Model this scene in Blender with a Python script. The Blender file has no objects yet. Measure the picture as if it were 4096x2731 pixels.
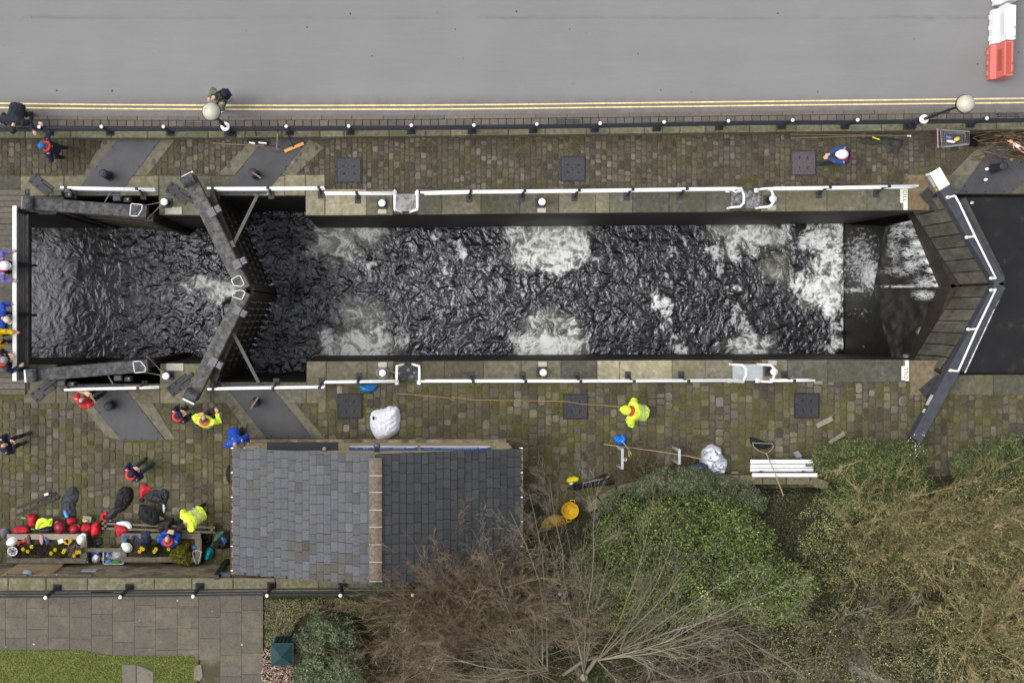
import bpy, bmesh, math, random
import numpy as np
from mathutils import Vector, Matrix, noise as mn
from mathutils.geometry import tessellate_polygon
R = math.radians
sc = bpy.context.scene
# ---------------------------------------------------------------- camera
# drone 37 m above the towpath, looking straight down, lens shifted to the crop of the photograph
CAMH, SCL, NX, NY = 37.0, 135.0, 1590.0, 1252.0      # metres, pixels per metre at towpath level, nadir pixel
cam = bpy.data.cameras.new('camera'); camo = bpy.data.objects.new('camera', cam)
sc.collection.objects.link(camo); sc.camera = camo
camo.location = (0, 0, CAMH); camo.rotation_euler = (0, 0, 0)
cam.sensor_width = 36; cam.lens = SCL*CAMH*36/4096.0
cam.shift_x = (2048-NX)/4096.0; cam.shift_y = -(1365.5-NY)/4096.0
cam.clip_end = 2000
# ---------------------------------------------------------------- sky and light (overcast)
SUN_EL, SUN_AZ = 60, 270
w = bpy.data.worlds.new('World'); sc.world = w; w.use_nodes = True
wn = w.node_tree.nodes; wl = w.node_tree.links; wn.clear()
sky = wn.new('ShaderNodeTexSky'); sky.sky_type = 'NISHITA'; sky.sun_disc = False
sky.sun_elevation = R(SUN_EL); sky.sun_rotation = R(SUN_AZ); sky.dust_density = 4; sky.air_density = 1.0; sky.ozone_density = 1.0
hs = wn.new('ShaderNodeHueSaturation'); hs.inputs['Saturation'].default_value = 0.22
bg = wn.new('ShaderNodeBackground'); bg.inputs['Strength'].default_value = 0.15
wo = wn.new('ShaderNodeOutputWorld')
wl.new(sky.outputs[0], hs.inputs['Color']); wl.new(hs.outputs[0], bg.inputs['Color']); wl.new(bg.outputs[0], wo.inputs['Surface'])
sun = bpy.data.lights.new('sun', 'SUN'); sun.energy = 0.8; sun.angle = R(38); sun.color = (1, .97, .93)
suno = bpy.data.objects.new('sun', sun); sc.collection.objects.link(suno)
suno.rotation_euler = (0, -R(90-SUN_EL), 0)       # light from the west (left of the picture)
sc.view_settings.view_transform = 'Standard'; sc.view_settings.look = 'None'
sc.view_settings.exposure = 0.72; sc.view_settings.gamma = 1
sc.cycles.max_bounces = 6; sc.cycles.diffuse_bounces = 3; sc.cycles.glossy_bounces = 3
# ---------------------------------------------------------------- helpers
rnd = random.Random(7)
def P(x, y, z=0.0):
    k = (CAMH-z)/(CAMH*SCL)
    return Vector(((x-NX)*k, -(y-NY)*k, z))
def lerp(a, b, t): return a+(b-a)*t
def itab(tab, x):
    if x <= tab[0][0]: return tab[0][1]
    for (a, b), (c, d) in zip(tab, tab[1:]):
        if x <= c: return b+(d-b)*(x-a)/(c-a)
    return tab[-1][1]
def inpoly(x, y, poly):
    c = False; n = len(poly); j = n-1
    for i in range(n):
        xi, yi = poly[i][0], poly[i][1]; xj, yj = poly[j][0], poly[j][1]
        if (yi > y) != (yj > y) and x < (xj-xi)*(y-yi)/(yj-yi)+xi: c = not c
        j = i
    return c
COL = sc.collection
def tag(o, label=None, cat=None, group=None, kind=None):
    if label: o['label'] = label
    if cat: o['category'] = cat
    if group: o['group'] = group
    if kind: o['kind'] = kind
    return o
def wloc(o):
    v = Vector((0, 0, 0))
    while o: v = v+o.location; o = o.parent
    return v
def thing(name, label, cat, loc=(0, 0, 0), group=None, rz=0):
    o = bpy.data.objects.new(name, None); o.empty_display_size = .1; COL.objects.link(o)
    o.location = loc; o.rotation_euler = (0, 0, rz); return tag(o, label, cat, group)
def copy_tree(o, parent=None, loc=None, rz=None):
    c = o.copy(); COL.objects.link(c); c.parent = parent
    if loc is not None: c.location = loc
    if rz is not None: c.rotation_euler = (0, 0, rz)
    for ch in list(o.children): copy_tree(ch, c)
    return c
class MB:
    def __init__(s): s.v = []; s.f = []; s.c = []; s.uv = {}
    def add(s, vs, fs, col=(1, 1, 1)):
        b = len(s.v); s.v += [tuple(q) for q in vs]
        s.f += [tuple(b+i for i in f) for f in fs]; s.c += [col]*len(fs); return s
    def box(s, c, d, rz=0, col=(1, 1, 1), M=None, bev=0):
        x, y, z = d[0]/2, d[1]/2, d[2]/2; cs, sn = math.cos(rz), math.sin(rz)
        if bev <= 0:
            pts = [(a*x, b*y, e*z) for e in (-1, 1) for a, b in ((-1, -1), (1, -1), (1, 1), (-1, 1))]
            fs = [(0, 3, 2, 1), (4, 5, 6, 7), (0, 1, 5, 4), (1, 2, 6, 5), (2, 3, 7, 6), (3, 0, 4, 7)]
        else:
            pts = [(a*x, b*y, -z) for a, b in ((-1, -1), (1, -1), (1, 1), (-1, 1))]
            pts += [(a*x, b*y, z-bev) for a, b in ((-1, -1), (1, -1), (1, 1), (-1, 1))]
            pts += [(a*(x-bev), b*(y-bev), z) for a, b in ((-1, -1), (1, -1), (1, 1), (-1, 1))]
            fs = [(0, 3, 2, 1), (8, 9, 10, 11)]
            for k in (0, 4):
                for i in range(4): j = (i+1) % 4; fs.append((k+i, k+j, k+4+j, k+4+i))
        if M is not None: pts = [M@Vector(p) for p in pts]
        pts = [(c[0]+p[0]*cs-p[1]*sn, c[1]+p[0]*sn+p[1]*cs, c[2]+p[2]) for p in pts]
        return s.add(pts, fs, col)
    def beam(s, a, b, wd, h, col=(1, 1, 1), up=(0, 0, 1)):
        a = Vector(a); b = Vector(b); d = (b-a); L = d.length; d.normalize(); u = Vector(up)
        sd = d.cross(u)
        if sd.length < 1e-4: sd = d.cross(Vector((0, 1, 0)))
        sd.normalize(); u = sd.cross(d).normalized()
        pts = []
        for q in (a, b):
            for i, j in ((-1, -1), (1, -1), (1, 1), (-1, 1)): pts.append(q+sd*(i*wd/2)+u*(j*h/2))
        return s.add(pts, [(0, 1, 2, 3), (7, 6, 5, 4), (0, 4, 5, 1), (1, 5, 6, 2), (2, 6, 7, 3), (3, 7, 4, 0)], col)
    def prism(s, pts, z0, z1, col=(1, 1, 1), bev=0):
        n = len(pts)
        if sum(pts[i][0]*pts[(i+1) % n][1]-pts[(i+1) % n][0]*pts[i][1] for i in range(n)) < 0: pts = pts[::-1]
        z0s = z0 if isinstance(z0, (list, tuple)) else [z0]*n
        rings = [[(p[0], p[1], z0s[i]) for i, p in enumerate(pts)]]
        if bev > 0:
            cx = sum(p[0] for p in pts)/n; cy = sum(p[1] for p in pts)/n
            rings.append([(p[0], p[1], z1-bev) for p in pts])
            r = []
            for p in pts:
                d = Vector((cx-p[0], cy-p[1])); l = d.length or 1; d = d/l*min(bev*1.5, l*.5)
                r.append((p[0]+d.x, p[1]+d.y, z1))
            rings.append(r)
        else: rings.append([(p[0], p[1], z1) for p in pts])
        vs = [q for r in rings for q in r]; fs = []
        for k in range(len(rings)-1):
            for i in range(n):
                j = (i+1) % n; fs.append((k*n+i, k*n+j, (k+1)*n+j, (k+1)*n+i))
        top = (len(rings)-1)*n
        for t in tessellate_polygon([[Vector((q[0], q[1], 0)) for q in rings[-1]]]):
            a, b, c = t
            A, B, Cc = rings[-1][a], rings[-1][b], rings[-1][c]
            if (B[0]-A[0])*(Cc[1]-A[1])-(B[1]-A[1])*(Cc[0]-A[0]) < 0: b, c = c, b
            fs.append((top+a, top+b, top+c))
        return s.add(vs, fs, col)
    def sheet(s, pts3, col=(1, 1, 1)):
        pts = [Vector(p) for p in pts3]; fs = []
        for a, b, c in tessellate_polygon([[Vector((q.x, q.y, 0)) for q in pts]]):
            A, B, Cc = pts[a], pts[b], pts[c]
            if (B.x-A.x)*(Cc.y-A.y)-(B.y-A.y)*(Cc.x-A.x) < 0: b, c = c, b
            fs.append((a, b, c))
        return s.add(pts, fs, col)
    def tube(s, pts, r, n=8, col=(1, 1, 1), cap=True, flat=1.0):
        pts = [Vector(p) for p in pts]; m = len(pts)
        rs = r if isinstance(r, (list, tuple)) else [r]*m
        vs = []; prev = None
        for i, p in enumerate(pts):
            t = (pts[min(i+1, m-1)]-pts[max(i-1, 0)])
            if t.length < 1e-9: t = Vector((0, 0, 1))
            t.normalize()
            if prev is None:
                a = Vector((0, 0, 1)) if abs(t.z) < .9 else Vector((1, 0, 0)); u = t.cross(a).normalized()
            else:
                u = prev-t*prev.dot(t)
                u = u.normalized() if u.length > 1e-6 else t.orthogonal().normalized()
            prev = u; v = t.cross(u)
            for k in range(n):
                an = 2*math.pi*k/n; vs.append(p+u*(rs[i]*math.cos(an))+v*(rs[i]*flat*math.sin(an)))
        fs = [(i*n+k, i*n+(k+1) % n, (i+1)*n+(k+1) % n, (i+1)*n+k) for i in range(m-1) for k in range(n)]
        if cap: fs.append(tuple(range(n-1, -1, -1))); fs.append(tuple((m-1)*n+k for k in range(n)))
        return s.add(vs, fs, col)
    def ell(s, c, r, nu=14, nv=9, col=(1, 1, 1), M=None, zmin=-1.0, dis=0, sd=0):
        r = r if isinstance(r, (list, tuple)) else (r, r, r); vs = []; fs = []
        for j in range(nv+1):
            ph = -math.pi/2+math.pi*j/nv; sz = max(math.sin(ph), zmin); cp = math.cos(ph)
            for i in range(nu):
                th = 2*math.pi*i/nu; q = Vector((cp*math.cos(th), cp*math.sin(th), sz))
                if dis: q = q*(1+dis*mn.noise(q*2.1+Vector((sd, 3.1*sd, 1.7)))+dis*.5*mn.noise(q*5+Vector((sd, 1, 7*sd))))
                q = Vector((q.x*r[0], q.y*r[1], q.z*r[2]))
                if M is not None: q = M@q
                vs.append(Vector(c)+q)
        for j in range(nv):
            for i in range(nu): fs.append((j*nu+i, j*nu+(i+1) % nu, (j+1)*nu+(i+1) % nu, (j+1)*nu+i))
        return s.add(vs, fs, col)
    def lathe(s, c, prof, n=16, col=(1, 1, 1), cap=True, M=None):
        vs = []; m = len(prof)
        for rr, z in prof:
            for k in range(n):
                a = 2*math.pi*k/n; q = Vector((rr*math.cos(a), rr*math.sin(a), z))
                if M is not None: q = M@q
                vs.append(Vector(c)+q)
        fs = [(i*n+k, i*n+(k+1) % n, (i+1)*n+(k+1) % n, (i+1)*n+k) for i in range(m-1) for k in range(n)]
        if cap: fs.append(tuple(range(n-1, -1, -1))); fs.append(tuple((m-1)*n+k for k in range(n)))
        return s.add(vs, fs, col)
    def build(s, name, mat, parent=None, smooth=False, world=True, col=False):
        me = bpy.data.meshes.new(name)
        vs = s.v
        if parent is not None and world:
            o0 = wloc(parent); vs = [(a-o0.x, b-o0.y, c-o0.z) for a, b, c in vs]
        me.from_pydata(vs, [], s.f); me.materials.append(mat)
        if smooth: me.polygons.foreach_set('use_smooth', [True]*len(me.polygons))
        if any(c != (1, 1, 1) for c in s.c) or col:
            at = me.color_attributes.new('Col', 'FLOAT_COLOR', 'CORNER')
            buf = np.ones((len(me.loops), 4), dtype=np.float32); k = 0
            for f, c in zip(s.f, s.c):
                n = len(f); buf[k:k+n, :3] = c; k += n
            at.data.foreach_set('color', buf.ravel())
        me.update()
        o = bpy.data.objects.new(name, me); COL.objects.link(o)
        if parent is not None: o.parent = parent
        return o
# ---------------------------------------------------------------- materials
MATS = {}
def mat(name, col, rough=.85, var=.18, sc_=6.0, col2=None, bump=.15, bsc=40.0, attr=False, metal=0, spec=.35, det=6, thr=None, trans=0, coat=0):
    if name in MATS: return MATS[name]
    m = bpy.data.materials.new(name); MATS[name] = m; m.use_nodes = True
    nt = m.node_tree; n = nt.nodes; l = nt.links; bs = n['Principled BSDF']
    bs.inputs['Roughness'].default_value = rough; bs.inputs['Metallic'].default_value = metal
    bs.inputs['Specular IOR Level'].default_value = spec
    if trans: bs.inputs['Transmission Weight'].default_value = trans
    if coat: bs.inputs['Coat Weight'].default_value = coat
    tc = n.new('ShaderNodeTexCoord'); no = n.new('ShaderNodeTexNoise')
    no.inputs['Scale'].default_value = sc_; no.inputs['Detail'].default_value = det; no.inputs['Roughness'].default_value = .65
    l.new(tc.outputs['Object'], no.inputs['Vector'])
    rp = n.new('ShaderNodeValToRGB'); e = rp.color_ramp.elements
    a, b = thr or (.3, .7)
    e[0].position = a; e[1].position = b
    if col2 is None: c0 = [c*(1-var) for c in col]; c1 = [min(1, c*(1+var)) for c in col]
    else: c0, c1 = col, col2
    e[0].color = (*c0, 1); e[1].color = (*c1, 1)
    l.new(no.outputs['Fac'], rp.inputs['Fac']); out = rp.outputs['Color']
    if attr:
        at = n.new('ShaderNodeVertexColor'); at.layer_name = 'Col'
        mx = n.new('ShaderNodeMix'); mx.data_type = 'RGBA'; mx.blend_type = 'MULTIPLY'; mx.inputs[0].default_value = 1
        l.new(out, mx.inputs[6]); l.new(at.outputs[0], mx.inputs[7]); out = mx.outputs[2]
    l.new(out, bs.inputs['Base Color'])
    if bump:
        n2 = n.new('ShaderNodeTexNoise'); n2.inputs['Scale'].default_value = bsc; n2.inputs['Detail'].default_value = 4
        l.new(tc.outputs['Object'], n2.inputs['Vector'])
        bp = n.new('ShaderNodeBump'); bp.inputs['Strength'].default_value = bump; bp.inputs['Distance'].default_value = .02
        l.new(n2.outputs['Fac'], bp.inputs['Height']); l.new(bp.outputs[0], bs.inputs['Normal'])
    return m
class NT:                                                # small node helper for the special materials
    def __init__(s, name, rough=.9, spec=.3):
        s.m = bpy.data.materials.new(name); s.m.use_nodes = True; s.n = s.m.node_tree.nodes; s.l = s.m.node_tree.links
        s.bs = s.n['Principled BSDF']; s.bs.inputs['Roughness'].default_value = rough; s.bs.inputs['Specular IOR Level'].default_value = spec
        s.tc = s.n.new('ShaderNodeTexCoord').outputs['Object']
    def map(s, scale=(1, 1, 1), loc=(0, 0, 0), rot=(0, 0, 0), src=None):
        q = s.n.new('ShaderNodeMapping'); q.inputs['Scale'].default_value = scale; q.inputs['Location'].default_value = loc; q.inputs['Rotation'].default_value = rot
        s.l.new(src or s.tc, q.inputs[0]); return q.outputs[0]
    def noise(s, scale, det=6, rough=.6, vec=None, dist=0):
        q = s.n.new('ShaderNodeTexNoise'); q.inputs['Scale'].default_value = scale; q.inputs['Detail'].default_value = det
        q.inputs['Roughness'].default_value = rough; q.inputs['Distortion'].default_value = dist
        s.l.new(vec or s.tc, q.inputs['Vector']); return q.outputs['Fac']
    def ramp(s, fac, stops):
        q = s.n.new('ShaderNodeValToRGB'); e = q.color_ramp.elements
        while len(e) < len(stops): e.new(.5)
        for k, (p, c) in enumerate(stops):
            e[k].position = p; e[k].color = (*c, 1) if isinstance(c, (tuple, list)) else (c, c, c, 1)
        s.l.new(fac, q.inputs['Fac']); return q.outputs['Color']
    def mix(s, fac, a, b, mode='MIX'):
        q = s.n.new('ShaderNodeMix'); q.data_type = 'RGBA'; q.blend_type = mode
        for i, x in ((0, fac), (6, a), (7, b)):
            if isinstance(x, (int, float)): q.inputs[i].default_value = x if i == 0 else (x, x, x, 1)
            elif isinstance(x, (tuple, list)): q.inputs[i].default_value = (*x, 1)
            else: s.l.new(x, q.inputs[i])
        return q.outputs[2]
    def math(s, op, a, b=0.0, clamp=False):
        q = s.n.new('ShaderNodeMath'); q.operation = op; q.use_clamp = clamp
        for i, x in ((0, a), (1, b)):
            if isinstance(x, (int, float)): q.inputs[i].default_value = x
            else: s.l.new(x, q.inputs[i])
        return q.outputs[0]
    def vor(s, scale, vec=None, out='Distance', feat='F1'):
        q = s.n.new('ShaderNodeTexVoronoi'); q.inputs['Scale'].default_value = scale; q.feature = feat
        s.l.new(vec or s.tc, q.inputs['Vector']); return q.outputs[out]
    def attr(s, name='Col'):
        q = s.n.new('ShaderNodeVertexColor'); q.layer_name = name; return q.outputs[0]
    def fattr(s, name):
        q = s.n.new('ShaderNodeAttribute'); q.attribute_name = name; return q.outputs['Fac']
    def sep(s, vec=None):
        q = s.n.new('ShaderNodeSeparateXYZ'); s.l.new(vec or s.tc, q.inputs[0]); return q.outputs
    def base(s, c): s.l.new(c, s.bs.inputs['Base Color'])
    def bump(s, h, strength=.3, dist=.02):
        q = s.n.new('ShaderNodeBump'); q.inputs['Strength'].default_value = strength; q.inputs['Distance'].default_value = dist
        s.l.new(h, q.inputs['Height']); s.l.new(q.outputs[0], s.bs.inputs['Normal'])
def gum(t, c, scale, size, prob, colr):
    """scattered round specks (chewing gum, droppings, grit) laid over colour c"""
    d = t.vor(scale); q = t.n.new('ShaderNodeTexVoronoi'); q.inputs['Scale'].default_value = scale; t.l.new(t.tc, q.inputs['Vector'])
    sx = t.n.new('ShaderNodeSeparateColor'); t.l.new(q.outputs['Color'], sx.inputs[0])
    thr = t.math('MULTIPLY', sx.outputs[1], size)
    a = t.math('LESS_THAN', d, thr); b = t.math('LESS_THAN', sx.outputs[0], prob)
    return t.mix(t.math('MULTIPLY', a, b), c, colr)
WHITE = mat('white_paint', (.72, .72, .72), .55, .06, 12, bump=.03)
BLACK = mat('black_paint', (.018, .019, .024), .5, .3, 9, bump=.05)
IRON = mat('dark_iron', (.035, .035, .038), .6, .3, 10, bump=.1)
# ================================================================ LARGE STRUCTURE
WZ = -5.9          # water level in the chamber
ROADZ = .42; TOPZ = 2.0; WALLZ = 2.2
parap = [(-1500, 530), (0, 525), (800, 524), (1646, 517), (2400, 507), (3200, 496), (4096, 488), (5600, 480)]   # north edge of parapet coping
parap2 = [(-1500, 556), (0, 552), (800, 551), (1646, 545), (2400, 536), (3200, 527), (4096, 518), (5600, 508)]  # south edge
HX0, HX1 = -1400, 5600
up_edge = [(HX0, 858), (222, 858), (258, 783), (635, 783), (637, 860), (843, 859), (848, 782), (1222, 781), (1223, 859), (1500, 858), (2400, 849), (3200, 843), (3700, 838), (3745, 815), (3800, 775), (HX1, 775)]
lo_edge = [(HX0, 1458), (225, 1458), (272, 1534), (640, 1534), (641, 1454), (850, 1454), (857, 1528), (1226, 1528), (1227, 1448), (2400, 1444), (3200, 1441), (3740, 1441), (3790, 1460), (3815, 1498), (HX1, 1498)]
# ---- towpath ground (earth and mortar under the setts)
g = NT('towpath_earth', .95)
nb = g.noise(1.1, 5); ns = g.noise(14, 8, .7)
c = g.ramp(ns, [(.3, (.030, .024, .016)), (.55, (.07, .057, .038)), (.75, (.17, .145, .10))])
sx, sy, sz = g.sep()
moss = g.ramp(g.math('ADD', nb, g.math('MULTIPLY', g.ramp(g.math('MULTIPLY', g.math('ADD', sy, 1.5), -1), [(0, 0), (.2, 1)]), .13)), [(.53, 0), (.66, 1)])
mossc = g.ramp(ns, [(.3, (.028, .030, .006)), (.7, (.125, .122, .022))])
c = g.mix(moss, c, mossc); g.base(c); g.bump(g.noise(60, 5), .5, .02)
EARTH = g.m
m = MB()
m.sheet([P(x, y) for x, y in up_edge]+[P(x, y) for x, y in parap2[::-1]])
lowline = 2262
m.sheet([P(x, y) for x, y in lo_edge]+[P(HX1, 4200), P(HX0, 4200)])
tag(m.build('towpath_ground', EARTH), kind='structure')
# far ground around (pavement level south, road level north)
# ---- road
g = NT('asphalt', .9, .3)
n1 = g.noise(90, 3, .6); n2 = g.noise(.35, 4); n3 = g.noise(3, 6, .7, g.map((.25, 2.5, 1)))
n4 = g.noise(420, 2)
c = g.ramp(n1, [(.25, (.150, .150, .152)), (.75, (.235, .235, .238))])
c = g.mix(.55, c, g.ramp(n4, [(.3, (.10, .10, .10)), (.7, (.30, .30, .30))]))
c = g.mix(g.ramp(n2, [(.35, 0), (.7, .5)]), c, (.150, .146, .141)); c = g.mix(g.ramp(n3, [(.5, 0), (.8, .3)]), c, (.25, .25, .248))
sx, sy, sz = g.sep()
# long joint in the surfacing
wob = g.math('MULTIPLY', g.noise(1.2, 4), .12)
jl = g.math('ABSOLUTE', g.math('SUBTRACT', g.math('ADD', sy, wob), 8.72))
c = g.mix(g.math('MULTIPLY', g.ramp(jl, [(0, 1), (.02, .6), (.09, 0)]), g.ramp(g.noise(.9, 6, .7), [(.40, .05), (.62, .6)])), c, (.09, .087, .083))
# dirt gathers in the channel beside the kerb
ch = g.math('SUBTRACT', 6.45, sy)
c = g.mix(g.math('MULTIPLY', g.ramp(ch, [(0, 0), (.35, .9)]), g.ramp(g.noise(2.5, 6, .7), [(.25, .25), (.7, 1)])), c, (.105, .088, .075))
tr = g.noise(1.0, 4, .6, g.map((.05, 1.1, 1)))
c = g.mix(g.ramp(tr, [(.35, 0), (.7, .45)]), c, (.165, .163, .160)); c = gum(g, c, 2.6, .085, .55, (.03, .03, .03)); c = gum(g, c, 5.2, .06, .10, (.42, .42, .42)); c = gum(g, c, 9.5, .09, .12, (.045, .04, .038))
g.base(c); g.bump(n4, .25, .01)
ROADM = g.m
kerbN = [(-1500, 462), (0, 464), (800, 467), (1646, 463), (2400, 455), (3200, 445), (4096, 436), (5600, 428)]
m = MB(); m.sheet([P(x, y, ROADZ-.06) for x, y in kerbN]+[P(5600, -3500, ROADZ-.06), P(-1500, -3500, ROADZ-.06)])
tag(m.build('road', ROADM), kind='structure')
YEL = mat('yellow_road_paint', (.62, .46, .17), .8, .2, 30, (.78, .62, .30), thr=(.35, .5))
y1 = [(-1500, 400), (0, 414), (400, 419), (800, 421.5), (1200, 422.5), (1646, 421.6), (2000, 419), (2400, 414), (3200, 404.5), (4096, 394), (5600, 382)]
y2 = [(-1500, 417), (0, 431), (400, 435), (800, 437.5), (1200, 438.5), (1646, 437.5), (2000, 435), (2400, 430), (3200, 420.5), (4096, 411), (5600, 399)]
m = MB()
for yy in (y1, y2):
    x = -1400
    while x < 5400:
        L = rnd.uniform(14, 30); a, b = itab(yy, x), itab(yy, x+L-.8); h = 2.6+rnd.uniform(-.3, .3); z = ROADZ-.052
        cc = (rnd.uniform(.9, 1.06),)*3
        m.add([P(x, a+h, z), P(x+L-.8, b+h, z), P(x+L-.8, b-h, z), P(x, a-h, z)], [(0, 1, 2, 3)], cc); x += L
YEL2 = mat('yellow_line_paint', (.60, .44, .17), .8, .2, 25, (.78, .62, .30), attr=True, thr=(.3, .5))
tag(m.build('road_marking', YEL2), kind='structure')
# ---- kerb strip, brick setts, parapet coping
g = NT('kerb_stone', .9)
c = g.ramp(g.noise(30, 6, .7), [(.3, (.085, .072, .062)), (.7, (.17, .15, .13))]); c = g.mix(1, c, g.attr(), 'MULTIPLY'); g.base(c); g.bump(g.noise(80), .3)
KERB = g.m
def strip(m, ya, yb, z0, z1, lens, gap, colf, x0=-1400, x1=5500, bev=.008):
    x = x0
    while x < x1:
        L = rnd.uniform(*lens)
        q = [P(x, ya(x), z1), P(x+L-gap, ya(x+L), z1), P(x+L-gap, yb(x+L), z1), P(x, yb(x), z1)]
        m.prism([(a.x, a.y) for a in q], z0, z1+rnd.uniform(-.004, .004), colf(), bev); x += L
K = lambda t, d=0: (lambda x: itab(t, x)+d)
gr = lambda a, b, t=.04: (lambda: (lambda v: (v*(1+rnd.uniform(-t, t)), v, v*(1+rnd.uniform(-t, t))))(rnd.uniform(a, b)))
m = MB()
strip(m, K(kerbN), K(kerbN, 15), 0, ROADZ+.0, (118, 126), 1.5, gr(.9, 1.15))
strip(m, K(kerbN, 16.5), K(kerbN, 40), 0, ROADZ, (33, 35), 2.2, gr(.7, 1.05))
strip(m, K(kerbN, 41.5), K(kerbN, 63), 0, ROADZ-.002, (33, 35), 2.2, gr(.6, .9))
tag(m.build('pavement_kerb', KERB), kind='structure')
g = NT('parapet_stone', .92)
a1 = g.noise(9, 8, .7); a2 = g.noise(2.2, 5)
c = g.ramp(a1, [(.3, (.080, .068, .045)), (.5, (.155, .14, .095)), (.72, (.25, .23, .165))])
c = g.mix(g.ramp(a2, [(.45, 0), (.62, .7)]), c, (.11, .11, .045)); c = g.mix(g.ramp(g.noise(6, 6, .8), [(.6, 0), (.68, .8)]), c, (.028, .025, .02))
c = g.mix(1, c, g.attr(), 'MULTIPLY'); g.base(c); g.bump(g.noise(50, 6), .5)
PARST = g.m
m = MB()
strip(m, K(parap), K(parap2), -.1, ROADZ+.03, (70, 185), 1.6, gr(.75, 1.1), bev=.02)
o = m.build('parapet_wall', PARST); tag(o, 'low mossy stone parapet between the road and the towpath, under the black railing', 'wall')
# ---- lock chamber walls
g = NT('wet_lock_wall', .6, .5)
c = g.ramp(g.noise(3, 8, .75), [(.3, (.009, .007, .005)), (.6, (.022, .017, .012)), (.85, (.05, .042, .028))])
sx, sy, sz = g.sep()
top = g.ramp(g.math('ADD', sz, g.math('MULTIPLY', g.noise(5, 5), .5)), [(-.0, 0), (.12, .8)])
c = g.mix(top, c, (.045, .060, .012))
bt = g.n.new('ShaderNodeTexBrick'); bt.inputs['Scale'].default_value = 1.6; bt.inputs['Mortar Size'].default_value = .012
for i, v in ((1, (.9, .9, .9, 1)), (2, (1.15, 1.1, 1.05, 1)), (3, (.35, .35, .35, 1))): bt.inputs[i].default_value = v
cv = g.n.new('ShaderNodeCombineXYZ'); g.l.new(g.math('ADD', sx, sy), cv.inputs[0]); g.l.new(sz, cv.inputs[1]); g.l.new(cv.outputs[0], bt.inputs[0])
c = g.mix(.8, c, bt.outputs[0], 'MULTIPLY'); g.base(c); g.bump(g.noise(9, 8), .6, .05)
WETWALL = g.m
def wallrun(m, pts, z0, z1, flip):
    for a, b in zip(pts, pts[1:]):
        A, B = P(*a), P(*b); n = max(1, int((B-A).length/1.5))
        vs = []
        for k in range(n+1):
            q = A.lerp(B, k/n); vs += [(q.x, q.y, z0), (q.x, q.y, z1)]
        fs = [(2*k, 2*k+2, 2*k+3, 2*k+1) if not flip else (2*k, 2*k+1, 2*k+3, 2*k+2) for k in range(n)]
        m.add(vs, fs)
m = MB(); wallrun(m, up_edge, -8, .0, True)
o = m.build('lock_wall', WETWALL); tag(o, 'dark wet stone lock wall on the road side of the chamber', 'wall')
m = MB(); wallrun(m, lo_edge, -8, .0, False)
o = m.build('lock_wall', WETWALL); tag(o, 'dark wet stone lock wall on the building side of the chamber', 'wall')
m = MB(); m.sheet([(-25, 6, -8), (30, 6, -8), (30, -6, -8), (-25, -6, -8)]); tag(m.build('lock_floor', WETWALL), kind='structure')
# ---- coping stones along the lock (each its own block and tone)
g = NT('coping_stone', .92)
a1 = g.noise(7, 8, .72); a2 = g.noise(1.3, 4); a3 = g.noise(18, 6, .8)
c = g.ramp(a1, [(.28, (.080, .073, .056)), (.5, (.160, .150, .120)), (.75, (.27, .255, .205))])
c = g.mix(g.ramp(a2, [(.45, 0), (.6, .45)]), c, (.12, .115, .055)); c = g.mix(g.ramp(a3, [(.60, 0), (.70, .55)]), c, (.05, .044, .034))
c = g.mix(1, c, g.attr(), 'MULTIPLY'); c = gum(g, c, 6.5, .09, .22, (.46, .45, .42)); c = gum(g, c, 17, .14, .08, (.5, .48, .44)); g.base(c); g.bump(g.noise(45, 6), .45)
COPING = g.m
m = MB()
def slab(x0, x1, ya, yb, v, t=(1, 1, 1), z=.03, gap=1.4):
    fa = ya if callable(ya) else (lambda x: ya); fb = yb if callable(yb) else (lambda x: yb)
    q = [P(x0, fa(x0), z), P(x1-gap, fa(x1-gap), z), P(x1-gap, fb(x1-gap), z), P(x0, fb(x0), z)]
    m.prism([(a.x, a.y) for a in q], -.25, z+rnd.uniform(-.004, .004), (v*t[0], v*t[1], v*t[2]), .012)
UE = lambda x: itab([(1223, 861), (1500, 860), (2400, 851), (3200, 845), (3745, 840)], x)
LE = lambda x: itab([(1227, 1446), (2400, 1442), (3200, 1439), (3745, 1439)], x)
YL = (1.06, 1.02, .90); GY = (.97, 1, .98); BR = (1.03, .98, .90)
# north side
slab(1223, 1300, 700, UE, 1.25, YL); slab(1222-82, 1222, 700, 781, 1.3, YL)
for a, b, v, t in [(1302, 1467, 1.6, YL), (1467, 1545, .75, BR), (1545, 1572, .9, BR), (1672, 1769, .55, GY), (1769, 1925, .72, BR), (1925, 2081, .45, GY), (2081, 2237, .62, BR), (2237, 2383, .85, YL), (2383, 2440, 1.0, YL), (2440, 2532, .75, GY), (2532, 2678, .48, GY), (2678, 2826, .5, GY), (2826, 2923, .55, GY), (3045, 3145, .85, YL), (3145, 3310, .8, YL), (3310, 3470, .75, BR), (3470, 3605, .72, GY)]:
    slab(a, b, 757, UE, v, t)
for a, b, y0, y1_, v, t in [(-1300, -700, 705, 858, .5, GY), (-700, 82, 705, 858, .45, GY), (82, 256, 704, 783, .95, YL), (82, 135, 783, 856, .85, YL), (258, 480, 704, 783, .85, YL), (480, 635, 704, 783, 1.0, YL), (637, 845, 704, 860, .85, GY), (845, 1010, 704, 782, .7, BR), (1010, 1140, 704, 782, 1.45, YL)]:
    slab(a, b, y0, y1_, v, t)
# the painted cill marker stone and the rough apron beside the top gate
slab(3605, 3632, 757, UE, 1.0, GY)
slab(3634, 3720, 700, 840, .85, (1.2, .95, .75)); slab(3720, 3800, 700, 775, .8, (1.1, .95, .8)); slab(3802, 3900, 700, 775, .7, GY); slab(3900, 4300, 700, 775, .55, BR); slab(4300, 5500, 705, 775, .6, BR)
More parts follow.
